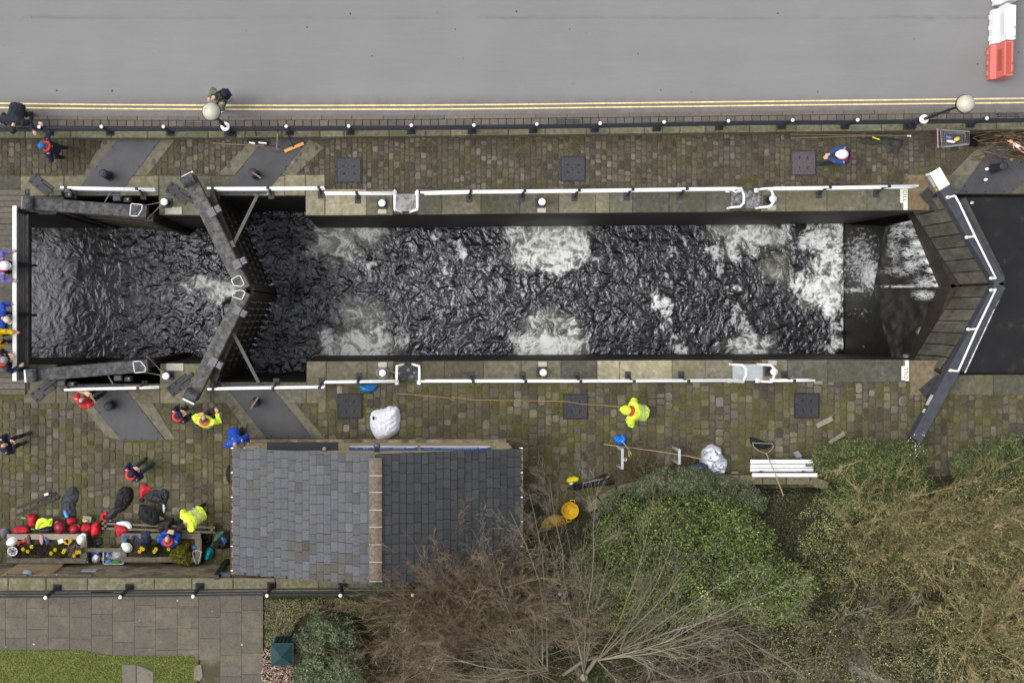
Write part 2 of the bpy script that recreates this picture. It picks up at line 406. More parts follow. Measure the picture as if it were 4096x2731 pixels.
# south side
slab(1227, 1305, LE, 1612, .8, BR); slab(857, 1226, 1530, 1612, .78, GY)
for a, b, v, t in [(1307, 1470, .72, BR), (1470, 1575, .7, BR), (1690, 1778, .55, BR), (1778, 1935, .5, BR), (1935, 2086, .75, YL), (2086, 2245, .8, YL), (2245, 2390, .5, GY), (2390, 2480, 1.7, YL), (2480, 2690, 1.75, YL), (2690, 2822, 1.05, BR), (2822, 2932, 1.0, BR), (3050, 3150, 1.0, YL), (3150, 3313, .6, GY), (3313, 3610, .48, GY)]:
    slab(a, b, LE, 1528, v, t)
for a, b, y0, y1_, v, t in [(-1300, -700, 1458, 1560, .5, GY), (-700, 96, 1458, 1560, .6, GY), (96, 225, 1458, 1612, .7, BR), (225, 270, 1545, 1612, .7, BR), (272, 640, 1536, 1612, .72, BR), (641, 845, 1455, 1612, .95, YL), (845, 857, 1530, 1612, .7, GY)]:
    slab(a, b, y0, y1_, v, t)
slab(3612, 3640, LE, 1523, .9, GY); slab(3642, 3790, 1441, 1580, .85, (1.15, .97, .78)); slab(3790, 3975, 1500, 1580, .62, YL); slab(3975, 4300, 1500, 1580, .5, GY); slab(4300, 5500, 1500, 1580, .6, BR)
tag(m.build('coping_stones', COPING), kind='structure')
# ---- stone setts
g = NT('stone_setts', .88)
a1 = g.noise(26, 6, .75); a2 = g.noise(.9, 5)
c = g.ramp(a1, [(.25, (.5, .5, .5)), (.5, (1, 1, 1)), (.78, (1.5, 1.45, 1.36))]); c = g.mix(1, c, g.attr(), 'MULTIPLY')
c = g.mix(g.ramp(a2, [(.45, 0), (.62, .6)]), c, (.040, .031, .022)); c = g.mix(g.ramp(g.noise(1.7, 5), [(.48, 0), (.64, .5)]), c, (.085, .080, .026))
c = g.mix(g.ramp(g.noise(13, 6, .8), [(.64, 0), (.72, .45)]), c, (.24, .22, .18)); c = gum(g, c, 3.6, .05, .16, (.55, .53, .5))
sx, sy, sz = g.sep(); lowm = g.math('MULTIPLY', g.ramp(g.math('MULTIPLY', g.math('ADD', sy, 1.5), -1), [(0, 0), (.2, 1)]), g.ramp(g.noise(.55, 6, .7), [(.46, 0), (.66, .5)])); c = g.mix(lowm, c, g.ramp(g.noise(18, 6, .7), [(.35, (.05, .048, .012)), (.65, (.14, .13, .035))]))
g.base(c); g.bump(g.noise(35, 6), .7, .03)
SETTS = g.m
DIAG = []       # regions of concrete / plates where no setts lie (pixels)
DIAG += [[(480, 540), (700, 540), (450, 772), (300, 772)], [(1030, 540), (1270, 540), (1040, 772), (850, 772)]]
DIAG += [[(340, 1520), (560, 1520), (700, 1760), (450, 1760)], [(880, 1520), (1100, 1520), (1320, 1760), (1050, 1760)]]
DIAG += [[(3930, 500), (5600, 500), (5600, 790), (3640, 790)]]
SK = [(1345, 625, 1447, 728), (2243, 622, 2345, 727), (3168, 603, 3268, 703), (1350, 1570, 1452, 1675), (2252, 1573, 2354, 1677), (3178, 1570, 3280, 1673)]
m = MB()
def setts(x0, x1, ytop, ybot, wr, lr, val, skip=lambda x, y: False):
    x = x0
    while x < x1:
        wd = rnd.uniform(*wr); y = ytop(x)-rnd.uniform(0, 25); ye = ybot(x)
        while y < ye:
            L = rnd.uniform(*lr) if rnd.random() > .25 else rnd.uniform(lr[0]*.8, lr[0]*1.1)
            cx, cy = x+wd/2, y+L/2
            if cy > ytop(x)-4 and y+L < ye+14 and not skip(cx, cy) and not any(a < cx < b_ and c_ < cy < d_ for a, c_, b_, d_ in SK) and not any(inpoly(cx, cy, q) for q in DIAG):
                v = val*rnd.choice((.55, .7, .82, .95, 1, 1.1, 1.3, 1.65))*rnd.uniform(.88, 1.1)
                if rnd.random() < .02: v *= 1.7
                w_ = rnd.uniform(-.05, .06); cc = (v*(1.10+w_), v*(.96+w_*.3), v*(.79-w_))
                g_ = rnd.uniform(1.0, 2.4); j = lambda: rnd.uniform(-1.1, 1.1)
                q = [P(x+g_+j(), y+g_+j()), P(x+wd-g_+j(), y+g_+j()), P(x+wd-g_+j(), y+L-g_+j()), P(x+g_+j(), y+L-g_+j())]
                # chamfer corners so the stones read worn and rounded
                pts = []
                for k in range(4):
                    a = q[k-1]; b = q[k]; d = q[(k+1) % 4]; r_ = rnd.uniform(.12, .24)
                    pts += [b.lerp(a, r_), b.lerp(d, r_)]
                zt = rnd.uniform(.012, .026)
                n = 8; ctr = sum(pts, Vector())/n
                vs = [(p.x, p.y, -.01) for p in pts]+[(p.x, p.y, zt-.014) for p in pts]+[((ctr.x+(p.x-ctr.x)*.82), (ctr.y+(p.y-ctr.y)*.82), zt) for p in pts]
                tx, ty = rnd.uniform(-.05, .05), rnd.uniform(-.05, .05)
                vs = [(a, b, z_+(a-ctr.x)*tx+(b-ctr.y)*ty if z_ > 0 else z_) for a, b, z_ in vs]
                fs = [(i, (i+1) % 8, 8+(i+1) % 8, 8+i) for i in range(8)]+[(8+i, 8+(i+1) % 8, 16+(i+1) % 8, 16+i) for i in range(8)]+[tuple(range(16, 24))]
                fs = [f[::-1] for f in fs]
                m.add(vs, fs, cc)
            y += L
        x += wd
upt = lambda x: itab(parap2, x)+1
upb = lambda x: 700 if x < 1222 or x > 3640 else 757
setts(-250, 1000, upt, upb, (20, 27), (22, 42), .086)
setts(1000, 3900, upt, upb, (18, 25), (19, 36), .078)
lob = lambda x: 2258
lot = lambda x: 1612 if x < 1305 else (1528 if x < 3640 else 1581)
setts(-250, 1290, lot, lob, (23, 36), (27, 52), .092, lambda x, y: x > 1000 and y > 1785)
setts(1290, 3600, lot, lambda x: 2100 if x > 2020 else 1785, (23, 36), (26, 44), .088)
setts(3600, 4350, lot, lambda x: 2000, (23, 33), (26, 44), .090)
tag(m.build('stone_sett_paving', SETTS), kind='structure')
# ---- water
def fbm(v, o=4): return mn.fractal(v, 1.0, 2.1, o)
blobs = [  # px, py (as seen on the water), radius x, radius y, strength, milky
 (1345, 960, 75, 62, .75, .8), (1400, 925, 90, 30, .6, .9), (1470, 920, 60, 26, .6, .9), (1360, 1020, 70, 22, .55, .1), (1480, 1055, 55, 16, .75, .1), (1275, 935, 22, 40, .55, 0), (1550, 950, 14, 40, .5, 0),
 (1400, 1390, 90, 45, .85, .9), (1480, 1400, 80, 40, .8, .9), (1530, 1310, 45, 45, .55, .3), (1335, 1260, 16, 45, .45, 0), (1320, 1370, 40, 50, .65, .3), (1600, 1360, 25, 55, .5, 0), (1440, 1260, 90, 60, .35, .5),
 (1755, 930, 16, 22, .6, 0), (1815, 965, 38, 16, .75, 0), (1845, 1010, 20, 34, .8, 0), (1783, 1080, 22, 28, .62, 0), (1805, 1130, 14, 28, .6, 0), (1810, 1160, 16, 10, .6, 0), (1900, 1150, 12, 14, .5, 0),
 (2200, 935, 105, 50, 1.0, 1), (2180, 1010, 110, 45, .85, .9), (2310, 990, 45, 60, 1.0, .3), (2085, 960, 28, 60, .75, .1), (2150, 1060, 80, 30, .55, .2), (2270, 1060, 60, 26, .65, .1), (2050, 1060, 22, 12, .6, 0), (2180, 1130, 70, 8, .5, 0), (2280, 1140, 30, 8, .5, 0), (2090, 1160, 18, 10, .55, 0), (2230, 1178, 40, 8, .5, 0), (2395, 1040, 22, 18, .5, 0),
 (2210, 1385, 95, 50, 1.0, 1), (2110, 1380, 40, 50, .8, .2), (2300, 1360, 30, 62, .85, .2), (2200, 1290, 90, 40, .5, .5), (2130, 1290, 16, 40, .55, 0), (2240, 1262, 60, 12, .5, 0), (2360, 1380, 10, 60, .5, 0),
 (2635, 1195, 26, 34, .98, 0), (2660, 1240, 20, 14, .75, 0), (2670, 1110, 10, 14, .45, 0), (2690, 1290, 20, 24, .6, 0), (2645, 1310, 10, 26, .55, 0), (2705, 1330, 30, 14, .6, 0), (2720, 1390, 34, 28, .6, 0), (2740, 1400, 12, 30, .7, 0),
 (2960, 930, 90, 34, .8, .9), (3040, 950, 80, 40, .6, .7), (2940, 1000, 62, 40, .8, .2), (2855, 990, 14, 60, .6, 0), (2880, 1080, 14, 34, .65, 0), (2940, 1140, 26, 16, .75, 0), (2970, 1150, 20, 12, .5, 0), (3170, 1000, 20, 60, .4, .1), (3100, 1080, 60, 50, .32, .4), (3140, 930, 30, 40, .5, .1),
 (2990, 1390, 90, 30, .62, .5), (3060, 1370, 40, 24, .55, .1), (2930, 1400, 30, 20, .5, .2),
 (3300, 960, 70, 60, .95, .3), (3310, 1060, 55, 70, .95, .3), (3290, 1160, 80, 60, 1.25, .5), (3220, 1140, 55, 34, .85, .1), (3170, 1150, 30, 24, .65, 0), (3320, 1230, 50, 34, .8, 0), (3240, 1240, 24, 34, .5, 0), (3350, 1150, 26, 260, .45, 0), (3340, 1395, 30, 22, .75, 0), (3275, 1370, 18, 16, .5, 0),
 (790, 1125, 60, 18, .55, .5), (850, 1150, 70, 28, .75, .8), (900, 1175, 60, 22, .75, .7), (740, 1110, 30, 14, .35, .2),
 (890, 885, 45, 12, .4, 0), (1010, 905, 70, 14, .35, 0)]
x0, x1, y0, y1w = P(-1300, 0, WZ).x, P(3372, 0, WZ).x, -2.45*1.16, 5.3
res = .05
nx = int((P(3372, 0, WZ).x-P(-150, 0, WZ).x)/res); xa = P(-150, 0, WZ).x
ya, yb = -3.2, 4.6; ny = int((yb-ya)/res)
bx = np.linspace(xa, P(3372, 0, WZ).x, nx); by = np.linspace(ya, yb, ny)
X, Y = np.meshgrid(bx, by)
dens = np.zeros_like(X); milk = np.zeros_like(X)
WX = np.zeros_like(X); WY = np.zeros_like(X)
for j in range(ny):
    for i in range(nx):
        v = Vector((bx[i], by[j], 0)); WX[j, i] = .34*fbm(v*1.7+Vector((4, 4, 1)), 3); WY[j, i] = .34*fbm(v*1.7+Vector((8, 1, 6)), 3)
for (px, py, rx, ry, st, mk) in blobs:
    c_ = P(px, py, WZ); k = (CAMH-WZ)/(CAMH*SCL)
    q = np.exp(-(((X+WX-c_.x)/(rx*k*1.35))**2+((Y+WY-c_.y)/(ry*k*1.35))**2)**1.05)
    dens = np.maximum(dens, q*st)+.10*np.minimum(dens, q*st); milk = np.maximum(milk, q*mk)
veil = np.zeros_like(X)
for j in range(0, ny):
    for i in range(0, nx): veil[j, i] = mn.noise(Vector((bx[i]*.9+3, by[j]*.9, 5)))
dens = np.maximum(dens, np.clip(veil*1.1-.18, 0, .36)*np.clip((X-P(1150, 0, WZ).x)/2, 0, 1))
dens = dens*(.98+.45*np.clip(veil[::1, ::-1], -.6, .6))
calm = np.clip((X-P(330, 0, WZ).x)/(P(700, 0, WZ).x-P(330, 0, WZ).x), 0, 1)
hz = np.zeros_like(X)
for j in range(ny):
    for i in range(nx):
        v = Vector((bx[i]*2.2, by[j]*2.2, 0))
        q = Vector((mn.noise(v*.8+Vector((9, 2, 0))), mn.noise(v*.8+Vector((1, 7, 3))), 0))*1.3
        hz[j, i] = fbm(v*1.7+q, 4)
Z = WZ+hz*(.006+.020*calm)*(1+dens*.8)+dens*.06
vs = np.stack([X, Y, Z], -1).reshape(-1, 3)
idx = np.arange(nx*ny).reshape(ny, nx)
fs = np.stack([idx[:-1, :-1], idx[:-1, 1:], idx[1:, 1:], idx[1:, :-1]], -1).reshape(-1, 4)
me = bpy.data.meshes.new('chamber_water')
me.from_pydata(vs.tolist(), [], fs.tolist()); me.polygons.foreach_set('use_smooth', [True]*len(me.polygons))
for nm, arr in (('foam', dens), ('milk', milk), ('calm', calm)):
    at = me.attributes.new(nm, 'FLOAT', 'POINT'); at.data.foreach_set('value', arr.astype(np.float32).ravel())
def water_mat(name, foam=True, bstr=.9, col=(.012, .010, .009)):
    g = NT(name, .07, .5)
    wv = g.n.new('ShaderNodeTexNoise'); wv.inputs['Scale'].default_value = .9; wv.inputs['Detail'].default_value = 3; g.l.new(g.tc, wv.inputs['Vector'])
    va = g.n.new('ShaderNodeVectorMath'); va.operation = 'MULTIPLY_ADD'; g.l.new(wv.outputs['Color'], va.inputs[0]); va.inputs[1].default_value = (.9, .9, .9); g.l.new(g.tc, va.inputs[2])
    vec = va.outputs[0]
    n1 = g.noise(5.0, 6, .55, vec, .4); n2 = g.noise(11, 6, .68, vec, .3)
    def billow(n): return g.math('MULTIPLY', g.math('ABSOLUTE', g.math('SUBTRACT', n, .5)), 2.0)
    h = g.math('ADD', g.math('MULTIPLY', billow(g.noise(1.9, 3, .5, vec, .5)), 1.5), g.math('ADD', g.math('MULTIPLY', billow(n1), .38), g.math('MULTIPLY', n2, .10)))
    if foam:
        f = g.fattr('foam'); mk = g.fattr('milk'); cm = g.fattr('calm')
        r1 = g.math('ABSOLUTE', g.math('SUBTRACT', g.noise(1.9, 10, .60, vec, .5), .5)); r1 = g.math('SUBTRACT', 1, g.math('MULTIPLY', r1, 7.5), True)
        r2 = g.math('ABSOLUTE', g.math('SUBTRACT', g.noise(5.2, 9, .66, vec, .4), .5)); r2 = g.math('SUBTRACT', 1, g.math('MULTIPLY', r2, 6.0), True)
        r3 = g.math('ABSOLUTE', g.math('SUBTRACT', g.noise(15, 6, .7, vec, .2), .5)); r3 = g.math('SUBTRACT', 1, g.math('MULTIPLY', r3, 4.5), True)
        r = g.math('ADD', g.math('MULTIPLY', r1, .50), g.math('ADD', g.math('MULTIPLY', r2, .32), g.math('MULTIPLY', r3, .22)))
        s_ = g.math('ADD', g.math('MULTIPLY', g.math('MINIMUM', f, 1.0), .44), g.math('MULTIPLY', r, g.math('ADD', .45, g.math('MULTIPLY', g.math('MULTIPLY', f, 2.2, True), .55))))
        fo = g.ramp(g.math('SUBTRACT', s_, .80), [(.0, 0), (.14, .28), (.42, 1)])
        mn_ = g.math('MULTIPLY', g.ramp(mk, [(.1, 0), (.75, .9)]), g.ramp(g.noise(3, 6, .7, vec), [(.35, .35), (.62, 1)]))
        mlk = g.mix(mn_, g.mix(g.math('MULTIPLY', g.math('MULTIPLY', f, f), g.ramp(g.noise(2.4, 8, .7, vec), [(.38, 0), (.68, .5)])), col, (.5, .52, .5)), (.40, .41, .30)); cc = g.mix(fo, mlk, (.80, .82, .80)); g.base(cc)
        rr = g.mix(g.math('MAXIMUM', fo, mn_), g.mix(cm, .20, .08), .75); g.l.new(rr, g.bs.inputs['Roughness'])
        bp = g.n.new('ShaderNodeBump'); g.l.new(g.math('MULTIPLY', g.math('MULTIPLY', g.math('ADD', g.math('MULTIPLY', cm, .78), .22), bstr), g.math('SUBTRACT', 1.0, g.math('MULTIPLY', fo, .85))), bp.inputs['Strength']); bp.inputs['Distance'].default_value = .078; g.l.new(g.math('ADD', .30, g.math('MULTIPLY', cm, .62)), g.bs.inputs['Specular IOR Level'])
        g.l.new(h, bp.inputs['Height']); g.l.new(bp.outputs[0], g.bs.inputs['Normal'])
    else:
        g.bs.inputs['Base Color'].default_value = (*col, 1); g.bump(h, bstr, .03)
    g.bs.inputs['IOR'].default_value = 1.52; g.bs.inputs['Specular Tint'].default_value = (.86, .9, 1, 1)
    return g.m
WATER = water_mat('canal_water'); me.materials.append(WATER)
ow = bpy.data.objects.new('water', me); COL.objects.link(ow); tag(ow, kind='structure')
m = MB(); m.sheet([(xa-12, -3.2, WZ-.002), (xa, -3.2, WZ-.002), (xa, 4.6, WZ-.002), (xa-12, 4.6, WZ-.002)]); WCALM = water_mat('still_water', False, .12)
tag(m.build('water', WCALM), kind='structure')
m = MB(); A = P(3720, 770, -.55); m.sheet([P(3726, 838, -.55), P(3800, 770, -.55), P(5600, 770, -.55), P(5600, 1502, -.55), P(3800, 1502, -.55), P(3726, 1440, -.55), P(3985, 1135, -.55)])
g = NT('upper_pound_water', .06, .5); c = g.ramp(g.noise(1.6, 6, .7), [(.42, (.006, .006, .008)), (.6, (.012, .011, .010)), (.75, (.05, .04, .026))])
c = gum(g, c, 2.3, .07, .10, (.16, .10, .05)); c = gum(g, c, 4.6, .05, .12, (.35, .34, .32)); g.base(c); g.bump(g.noise(2, 3), .04, .02); g.bs.inputs['IOR'].default_value = 1.5
tag(m.build('water', g.m), kind='structure')
# pound floor/bank closing the void under the upper water behind the gate
# ---- cill below the top gate: stepped apron the water runs over
g = NT('wet_cill', .5, .35)
f = g.fattr('foam')
n1 = g.noise(1.4, 9, .72, g.map((.45, 7, 3))); n2 = g.noise(6.5, 9, .72, g.map((.55, 1.3, 1)), .5)
r2 = g.math('SUBTRACT', 1, g.math('MULTIPLY', g.math('ABSOLUTE', g.math('SUBTRACT', n2, .5)), 4.5), True)
st = g.fattr('streak')
nn = g.mix(st, r2, g.ramp(n1, [(.38, 0), (.68, 1)]))
s_ = g.math('SUBTRACT', g.math('ADD', g.math('MULTIPLY', f, 1.2), g.math('MULTIPLY', nn, .85)), .98)
fo = g.ramp(s_, [(0, 0), (.2, .4), (.55, 1)])
c = g.mix(fo, g.ramp(g.noise(3, 7), [(.3, (.006, .006, .005)), (.8, (.022, .018, .013))]), (.72, .75, .76)); g.base(c); g.bump(g.noise(14, 7), .5, .02)
CILLM = g.m
def patch(name, quad, n, k, blob, streak):
    """bilinear patch over four 3d corners with a foam density"""
    A, B, C_, D_ = [Vector(q) for q in quad]; vs = []; fo = []
    for j in range(k+1):
        for i in range(n+1):
            p = A.lerp(B, i/n).lerp(D_.lerp(C_, i/n), j/k); p.z += .03*fbm(p*3, 3) if 0 < i < n and 0 < j < k else 0
            vs.append(tuple(p)); sx_ = p.x*CAMH*SCL/(CAMH-p.z)+NX; sy_ = -p.y*CAMH*SCL/(CAMH-p.z)+NY
            d = 0
            for (px, py, rx, ry, s_) in blob: d = max(d, s_*math.exp(-((sx_-px)/rx)**2-((sy_-py)/ry)**2))
            fo.append(d)
    fs = [(j*(n+1)+i, j*(n+1)+i+1, (j+1)*(n+1)+i+1, (j+1)*(n+1)+i) for j in range(k) for i in range(n)]
    me = bpy.data.meshes.new(name); me.from_pydata(vs, [], fs); me.materials.append(CILLM); me.polygons.foreach_set('use_smooth', [True]*len(fs))
    at = me.attributes.new('foam', 'FLOAT', 'POINT'); at.data.foreach_set('value', fo)
    at = me.attributes.new('streak', 'FLOAT', 'POINT'); at.data.foreach_set('value', [streak]*len(fo))
    o = bpy.data.objects.new(name, me); COL.objects.link(o); return o
CZ = -3.05; GZ = -2.7
cr = thing('lock_cill', 'stepped stone cill below the top gates with white water running down it', 'cill', P(3500, 1150, CZ))
def addp(o, cr=cr):
    o.parent = cr; o.data.transform(Matrix.Translation(-cr.location))
fall = [(3440, 1040, 110, 170, .72), (3480, 1100, 70, 90, .95), (3420, 1160, 90, 16, .85), (3500, 1150, 40, 16, .8), (3440, 960, 90, 60, .55), (3440, 1250, 90, 60, .45), (3460, 1390, 60, 30, .35)]
a, b_, d, e_ = P(3370, 896, WZ-.1), P(3542, 905, CZ), P(3494, 1150, CZ), P(3370, 1150, WZ-.1)
addp(patch('upper_apron', [a, b_, d, e_], 40, 40, fall, 1.0))
a2_, f2 = P(3370, 1424, WZ-.1), P(3562, 1432, CZ)
addp(patch('lower_apron', [e_, d, f2, a2_], 40, 40, fall, 1.0))
top = [(3620, 880, 80, 26, .62), (3650, 930, 60, 30, .5), (3672, 975, 40, 20, .68), (3690, 1010, 44, 18, .66), (3710, 1045, 46, 16, .66), (3735, 1080, 42, 16, .66), (3640, 1010, 50, 36, .5), (3650, 1060, 50, 30, .48), (3752, 1115, 40, 18, .7), (3760, 1140, 50, 12, .75), (3600, 1150, 110, 12, .5), (3700, 1130, 60, 40, .45), (3600, 930, 60, 40, .45), (3575, 1000, 40, 90, .35), (3600, 1085, 100, 30, .35)]
g1 = P(3700, 838, CZ+.03); g2 = P(3830, 1150, CZ+.03)
addp(patch('upper_ledge', [b_, (g1.x, P(3542, 870, CZ).y, CZ), g2, d], 40, 40, top, 0.0))
g3 = P(3700, 1441, CZ+.03)
addp(patch('lower_ledge', [d, g2, (g3.x, P(3562, 1438, CZ).y, CZ), f2], 40, 40, [(3700, 1180, 60, 24, .5), (3690, 1330, 22, 22, .7), (3640, 1430, 60, 18, .45)], 0.0))
# ================================================================ BUILDINGS, WALLS, GATES
def W(px, py): return (px-NX)/SCL, -(py-NY)/SCL        # ground pixel offsets to metres
STONEW = NT('sandstone_wall', .9); g = STONEW
c = g.ramp(g.noise(4, 8, .7, g.map((1, 1, 5))), [(.3, (.30, .235, .135)), (.6, (.46, .38, .24)), (.8, (.58, .50, .34))])
c = g.mix(g.ramp(g.noise(7, 7, .8, g.map((.6, .6, 5))), [(.58, 0), (.66, .7)]), c, (.10, .08, .055)); g.base(c); g.bump(g.noise(30, 6), .5); STONEW = g.m
g = NT('weathered_wall', .93)
c = g.ramp(g.noise(5, 9, .78, g.map((.8, 1, 4))), [(.34, (.07, .06, .045)), (.5, (.24, .20, .135)), (.66, (.52, .44, .30))])
c = g.mix(g.ramp(g.noise(1.5, 6), [(.5, 0), (.6, .6)]), c, (.055, .047, .037)); g.base(c); g.bump(g.noise(26, 7), .8, .04); WEATH = g.m
g = NT('roof_slate', .75, .4)
c = g.ramp(g.noise(16, 7, .75), [(.3, (.7, .7, .7)), (.55, (1, 1, 1)), (.8, (1.35, 1.35, 1.35))]); c = g.mix(1, c, g.attr(), 'MULTIPLY')
c = g.mix(g.ramp(g.noise(5, 7, .8), [(.6, 0), (.75, .25)]), c, (.16, .17, .155)); g.base(c); g.bump(g.noise(30, 6), .4, .02); SLATE = g.m
RUST = mat('old_ridge_stone', (.075, .058, .045), .95, .4, 12, (.19, .155, .12), bump=.5)
MORTAR = mat('pale_mortar', (.38, .33, .28), .95, .2, 20)
YF = -515/SCL; YB = -957/SCL; XL = -609/SCL; XR = 455/SCL; XM = -78/SCL; ZE, ZR = 2.6, 4.0
b = thing('lock_cottage', 'low stone building with a shallow grey slate roof beside the lock', 'building', (XM, (YF+YB)/2, 0))
m = MB(); wl, wr = XL+.22, XR-.2
for y in (YF, YB):
    m.add([(wl, y, 0), (wr, y, 0), (wr, y, ZE), (XM, y, ZR-.03), (wl, y, ZE)], [(0, 1, 2, 3, 4) if y == YF else (4, 3, 2, 1, 0)])
m.add([(wl, YF, 0), (wl, YF, ZE), (wl, YB, ZE), (wl, YB, 0)], [(0, 1, 2, 3)]); m.add([(wr, YF, 0), (wr, YF, ZE), (wr, YB, ZE), (wr, YB, 0)], [(3, 2, 1, 0)])
wall = m.build('wall', STONEW, b)
for k, (x, z) in enumerate([(wl, 0), (wr-.32, 0)]):
    m = MB()
    for j in range(6): m.box((x+.16, YF+.0, .22+j*.42), (.32+.12*(j % 2), .05, .36), col=(.9+.1*(j % 2),)*3, bev=.01)
    m.build('corner_quoins', STONEW, b)
m = MB(); m.box(((wl+wr)/2, YF+.03, .12), (wr-wl+.1, .12, .24), bev=.02); m.build('plinth', WEATH, b)
# slates
NR = 20
def slope(sgn, name, base):
    m = MB(); half = (XM-XL) if sgn < 0 else (XR-XM); LZ = ZR-ZE
    run = half/NR
    for i in range(NR):
        y = YB-.10-rnd.uniform(0, .1)+(.135 if i % 2 else 0); ye = YF+.10
        y = max(y, YB-.10)
        first = True
        while y < ye:
            w_ = rnd.uniform(.25, .29) if not (first and i % 2) else .14
            first = False; y2 = min(y+w_, ye)
            xa_ = XM+sgn*(half-run*i+.02); xb_ = XM+sgn*max(half-run*(i+1)-.10, .02)
            za = ZE+LZ*(run*i-.02)/half; zb = ZE+LZ*min((run*(i+1)+.10)/half, 1.0)
            # pixel position for the stain pattern
            px = NX+xa_*SCL*CAMH/(CAMH-za); py = NY-(y+y2)/2*SCL*CAMH/(CAMH-za)
            v = base*rnd.choice((.86, .95, 1, 1, 1.05, 1.1, 1.0))*rnd.uniform(.94, 1.06)
            cc = (v*.95, v*1.0, v*1.09)
            def near(a, b_, r1, r2): return ((px-a)/r1)**2+((py-b_)/r2)**2 < 1
            if sgn < 0:
                if near(1300, 2290, 110, 50) and rnd.random() < .75: cc = (v*.80, v*.76, v*.62)
                elif near(1200, 2195, 50, 42) or near(1400, 2235, 34, 30): cc = (v*.80, v*.72, v*.66)
                elif near(1030, 1950, 60, 90) and rnd.random() < .4: cc = (v*.95, v*.98, v*.88)
                elif near(1320, 1880, 80, 60) and rnd.random() < .4: v *= .8; cc = (v*.95, v*.98, v*1.02)
            if rnd.random() < .06: fq = rnd.choice((.75, 1.18)); cc = tuple(q*fq for q in cc)
            t = .036
            vs = [(xa_, y+.006, za+t), (xa_, y2-.006, za+t), (xb_, y2-.006, zb+.006), (xb_, y+.006, zb+.006), (xa_, y+.006, za+t-.02), (xa_, y2-.006, za+t-.02)]
            vs = [(p[0], p[1], p[2]+rnd.uniform(-.006, .006)) for p in vs]
            f = [(0, 1, 2, 3), (4, 5, 1, 0), (0, 3, 4), (1, 5, 2)]
            if sgn > 0: f = [q[::-1] for q in f]
            m.add(vs, [q[::-1] for q in f], cc)
            # joint shade painted as dark strips under the course above and beside each slate
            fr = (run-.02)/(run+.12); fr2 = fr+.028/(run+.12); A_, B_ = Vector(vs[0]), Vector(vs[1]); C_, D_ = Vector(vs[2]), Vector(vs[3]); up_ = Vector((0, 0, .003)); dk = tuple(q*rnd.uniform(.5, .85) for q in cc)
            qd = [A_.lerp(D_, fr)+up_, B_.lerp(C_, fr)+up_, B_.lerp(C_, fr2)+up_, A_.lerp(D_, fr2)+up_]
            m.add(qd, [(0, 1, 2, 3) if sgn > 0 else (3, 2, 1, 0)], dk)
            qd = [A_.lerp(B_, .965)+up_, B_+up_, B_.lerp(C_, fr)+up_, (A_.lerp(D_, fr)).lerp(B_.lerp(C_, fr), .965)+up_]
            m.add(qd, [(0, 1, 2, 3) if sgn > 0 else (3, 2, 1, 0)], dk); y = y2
    # underlay so nothing shows through the joints
    e = -.012
    m.add([(XL if sgn < 0 else XR, YB-.08, ZE+e), (XL if sgn < 0 else XR, YF+.08, ZE+e), (XM, YF+.08, ZR+e), (XM, YB-.08, ZR+e)], [(0, 1, 2, 3)], (.03, .03, .03))
    o = m.build('roof', SLATE, b); tag(o, name); return o
slope(-1, 'west roof slope of patched slates, coloured lighter as the lit side', .080); slope(1, 'east roof slope of slates, coloured darker as the shaded side', .036)  # lit and shaded side of the roof partly put into the base tones
m = MB(); m2 = MB(); ys = [1828, 1900, 1967, 2037, 2105, 2175, 2245, 2322]
for a, q in zip(ys, ys[1:]):
    ya_ = -(a-NY)/SCL*(CAMH-ZR)/CAMH; yb_ = -(q-NY)/SCL*(CAMH-ZR)/CAMH
    hw, dz = .18, .075; j = rnd.uniform(.85, 1.15)
    vs = []
    for y in (ya_-.01, yb_+.012): vs += [(XM-hw, y, ZR-.05), (XM-hw*.9, y, ZR+.035), (XM-.05, y, ZR+dz), (XM+.05, y, ZR+dz), (XM+hw*.9, y, ZR+.035), (XM+hw, y, ZR-.05)]
    m.add(vs, [(k, k+1, k+7, k+6) for k in range(5)]+[(0, 6, 11, 5)], (j, j, j))
    m2 = MB(); m2.box((XM, yb_, ZR+.0), (hw*2-.02, .022, .15)); m2.build('mortar_joint', MORTAR, b)
m.build('ridge_tiles', RUST, b)
LEAFM = mat('leaf_litter', (.05, .03, .02), .95, .5, 14, (.28, .19, .13), bump=.6, thr=(.4, .6))
for sgn, xe in ((-1, XL-.035), (1, XR+.035)):
    m = MB(); L = YF-YB+.25; yc = (YF+YB)/2
    m.box((xe, yc, ZE-.07), (.10, L, .02)); m.box((xe-.05, yc, ZE-.03), (.012, L, .1)); m.box((xe+.05, yc, ZE-.03), (.012, L, .1))
    gt = m.build('gutter', mat('gutter_brown', (.05, .035, .03), .5, .2), b)
    m = MB(); m.box((xe, yc, ZE-.035), (.085, L-.05, .05)); m.build('leaf_litter', LEAFM, gt)
    for k in range(6): m = MB(); m.box((xe, YF+.1-k*(L-.02)/5.2, ZE+.01), (.1, .03, .015)); m.build('gutter_bracket', WHITE, gt)
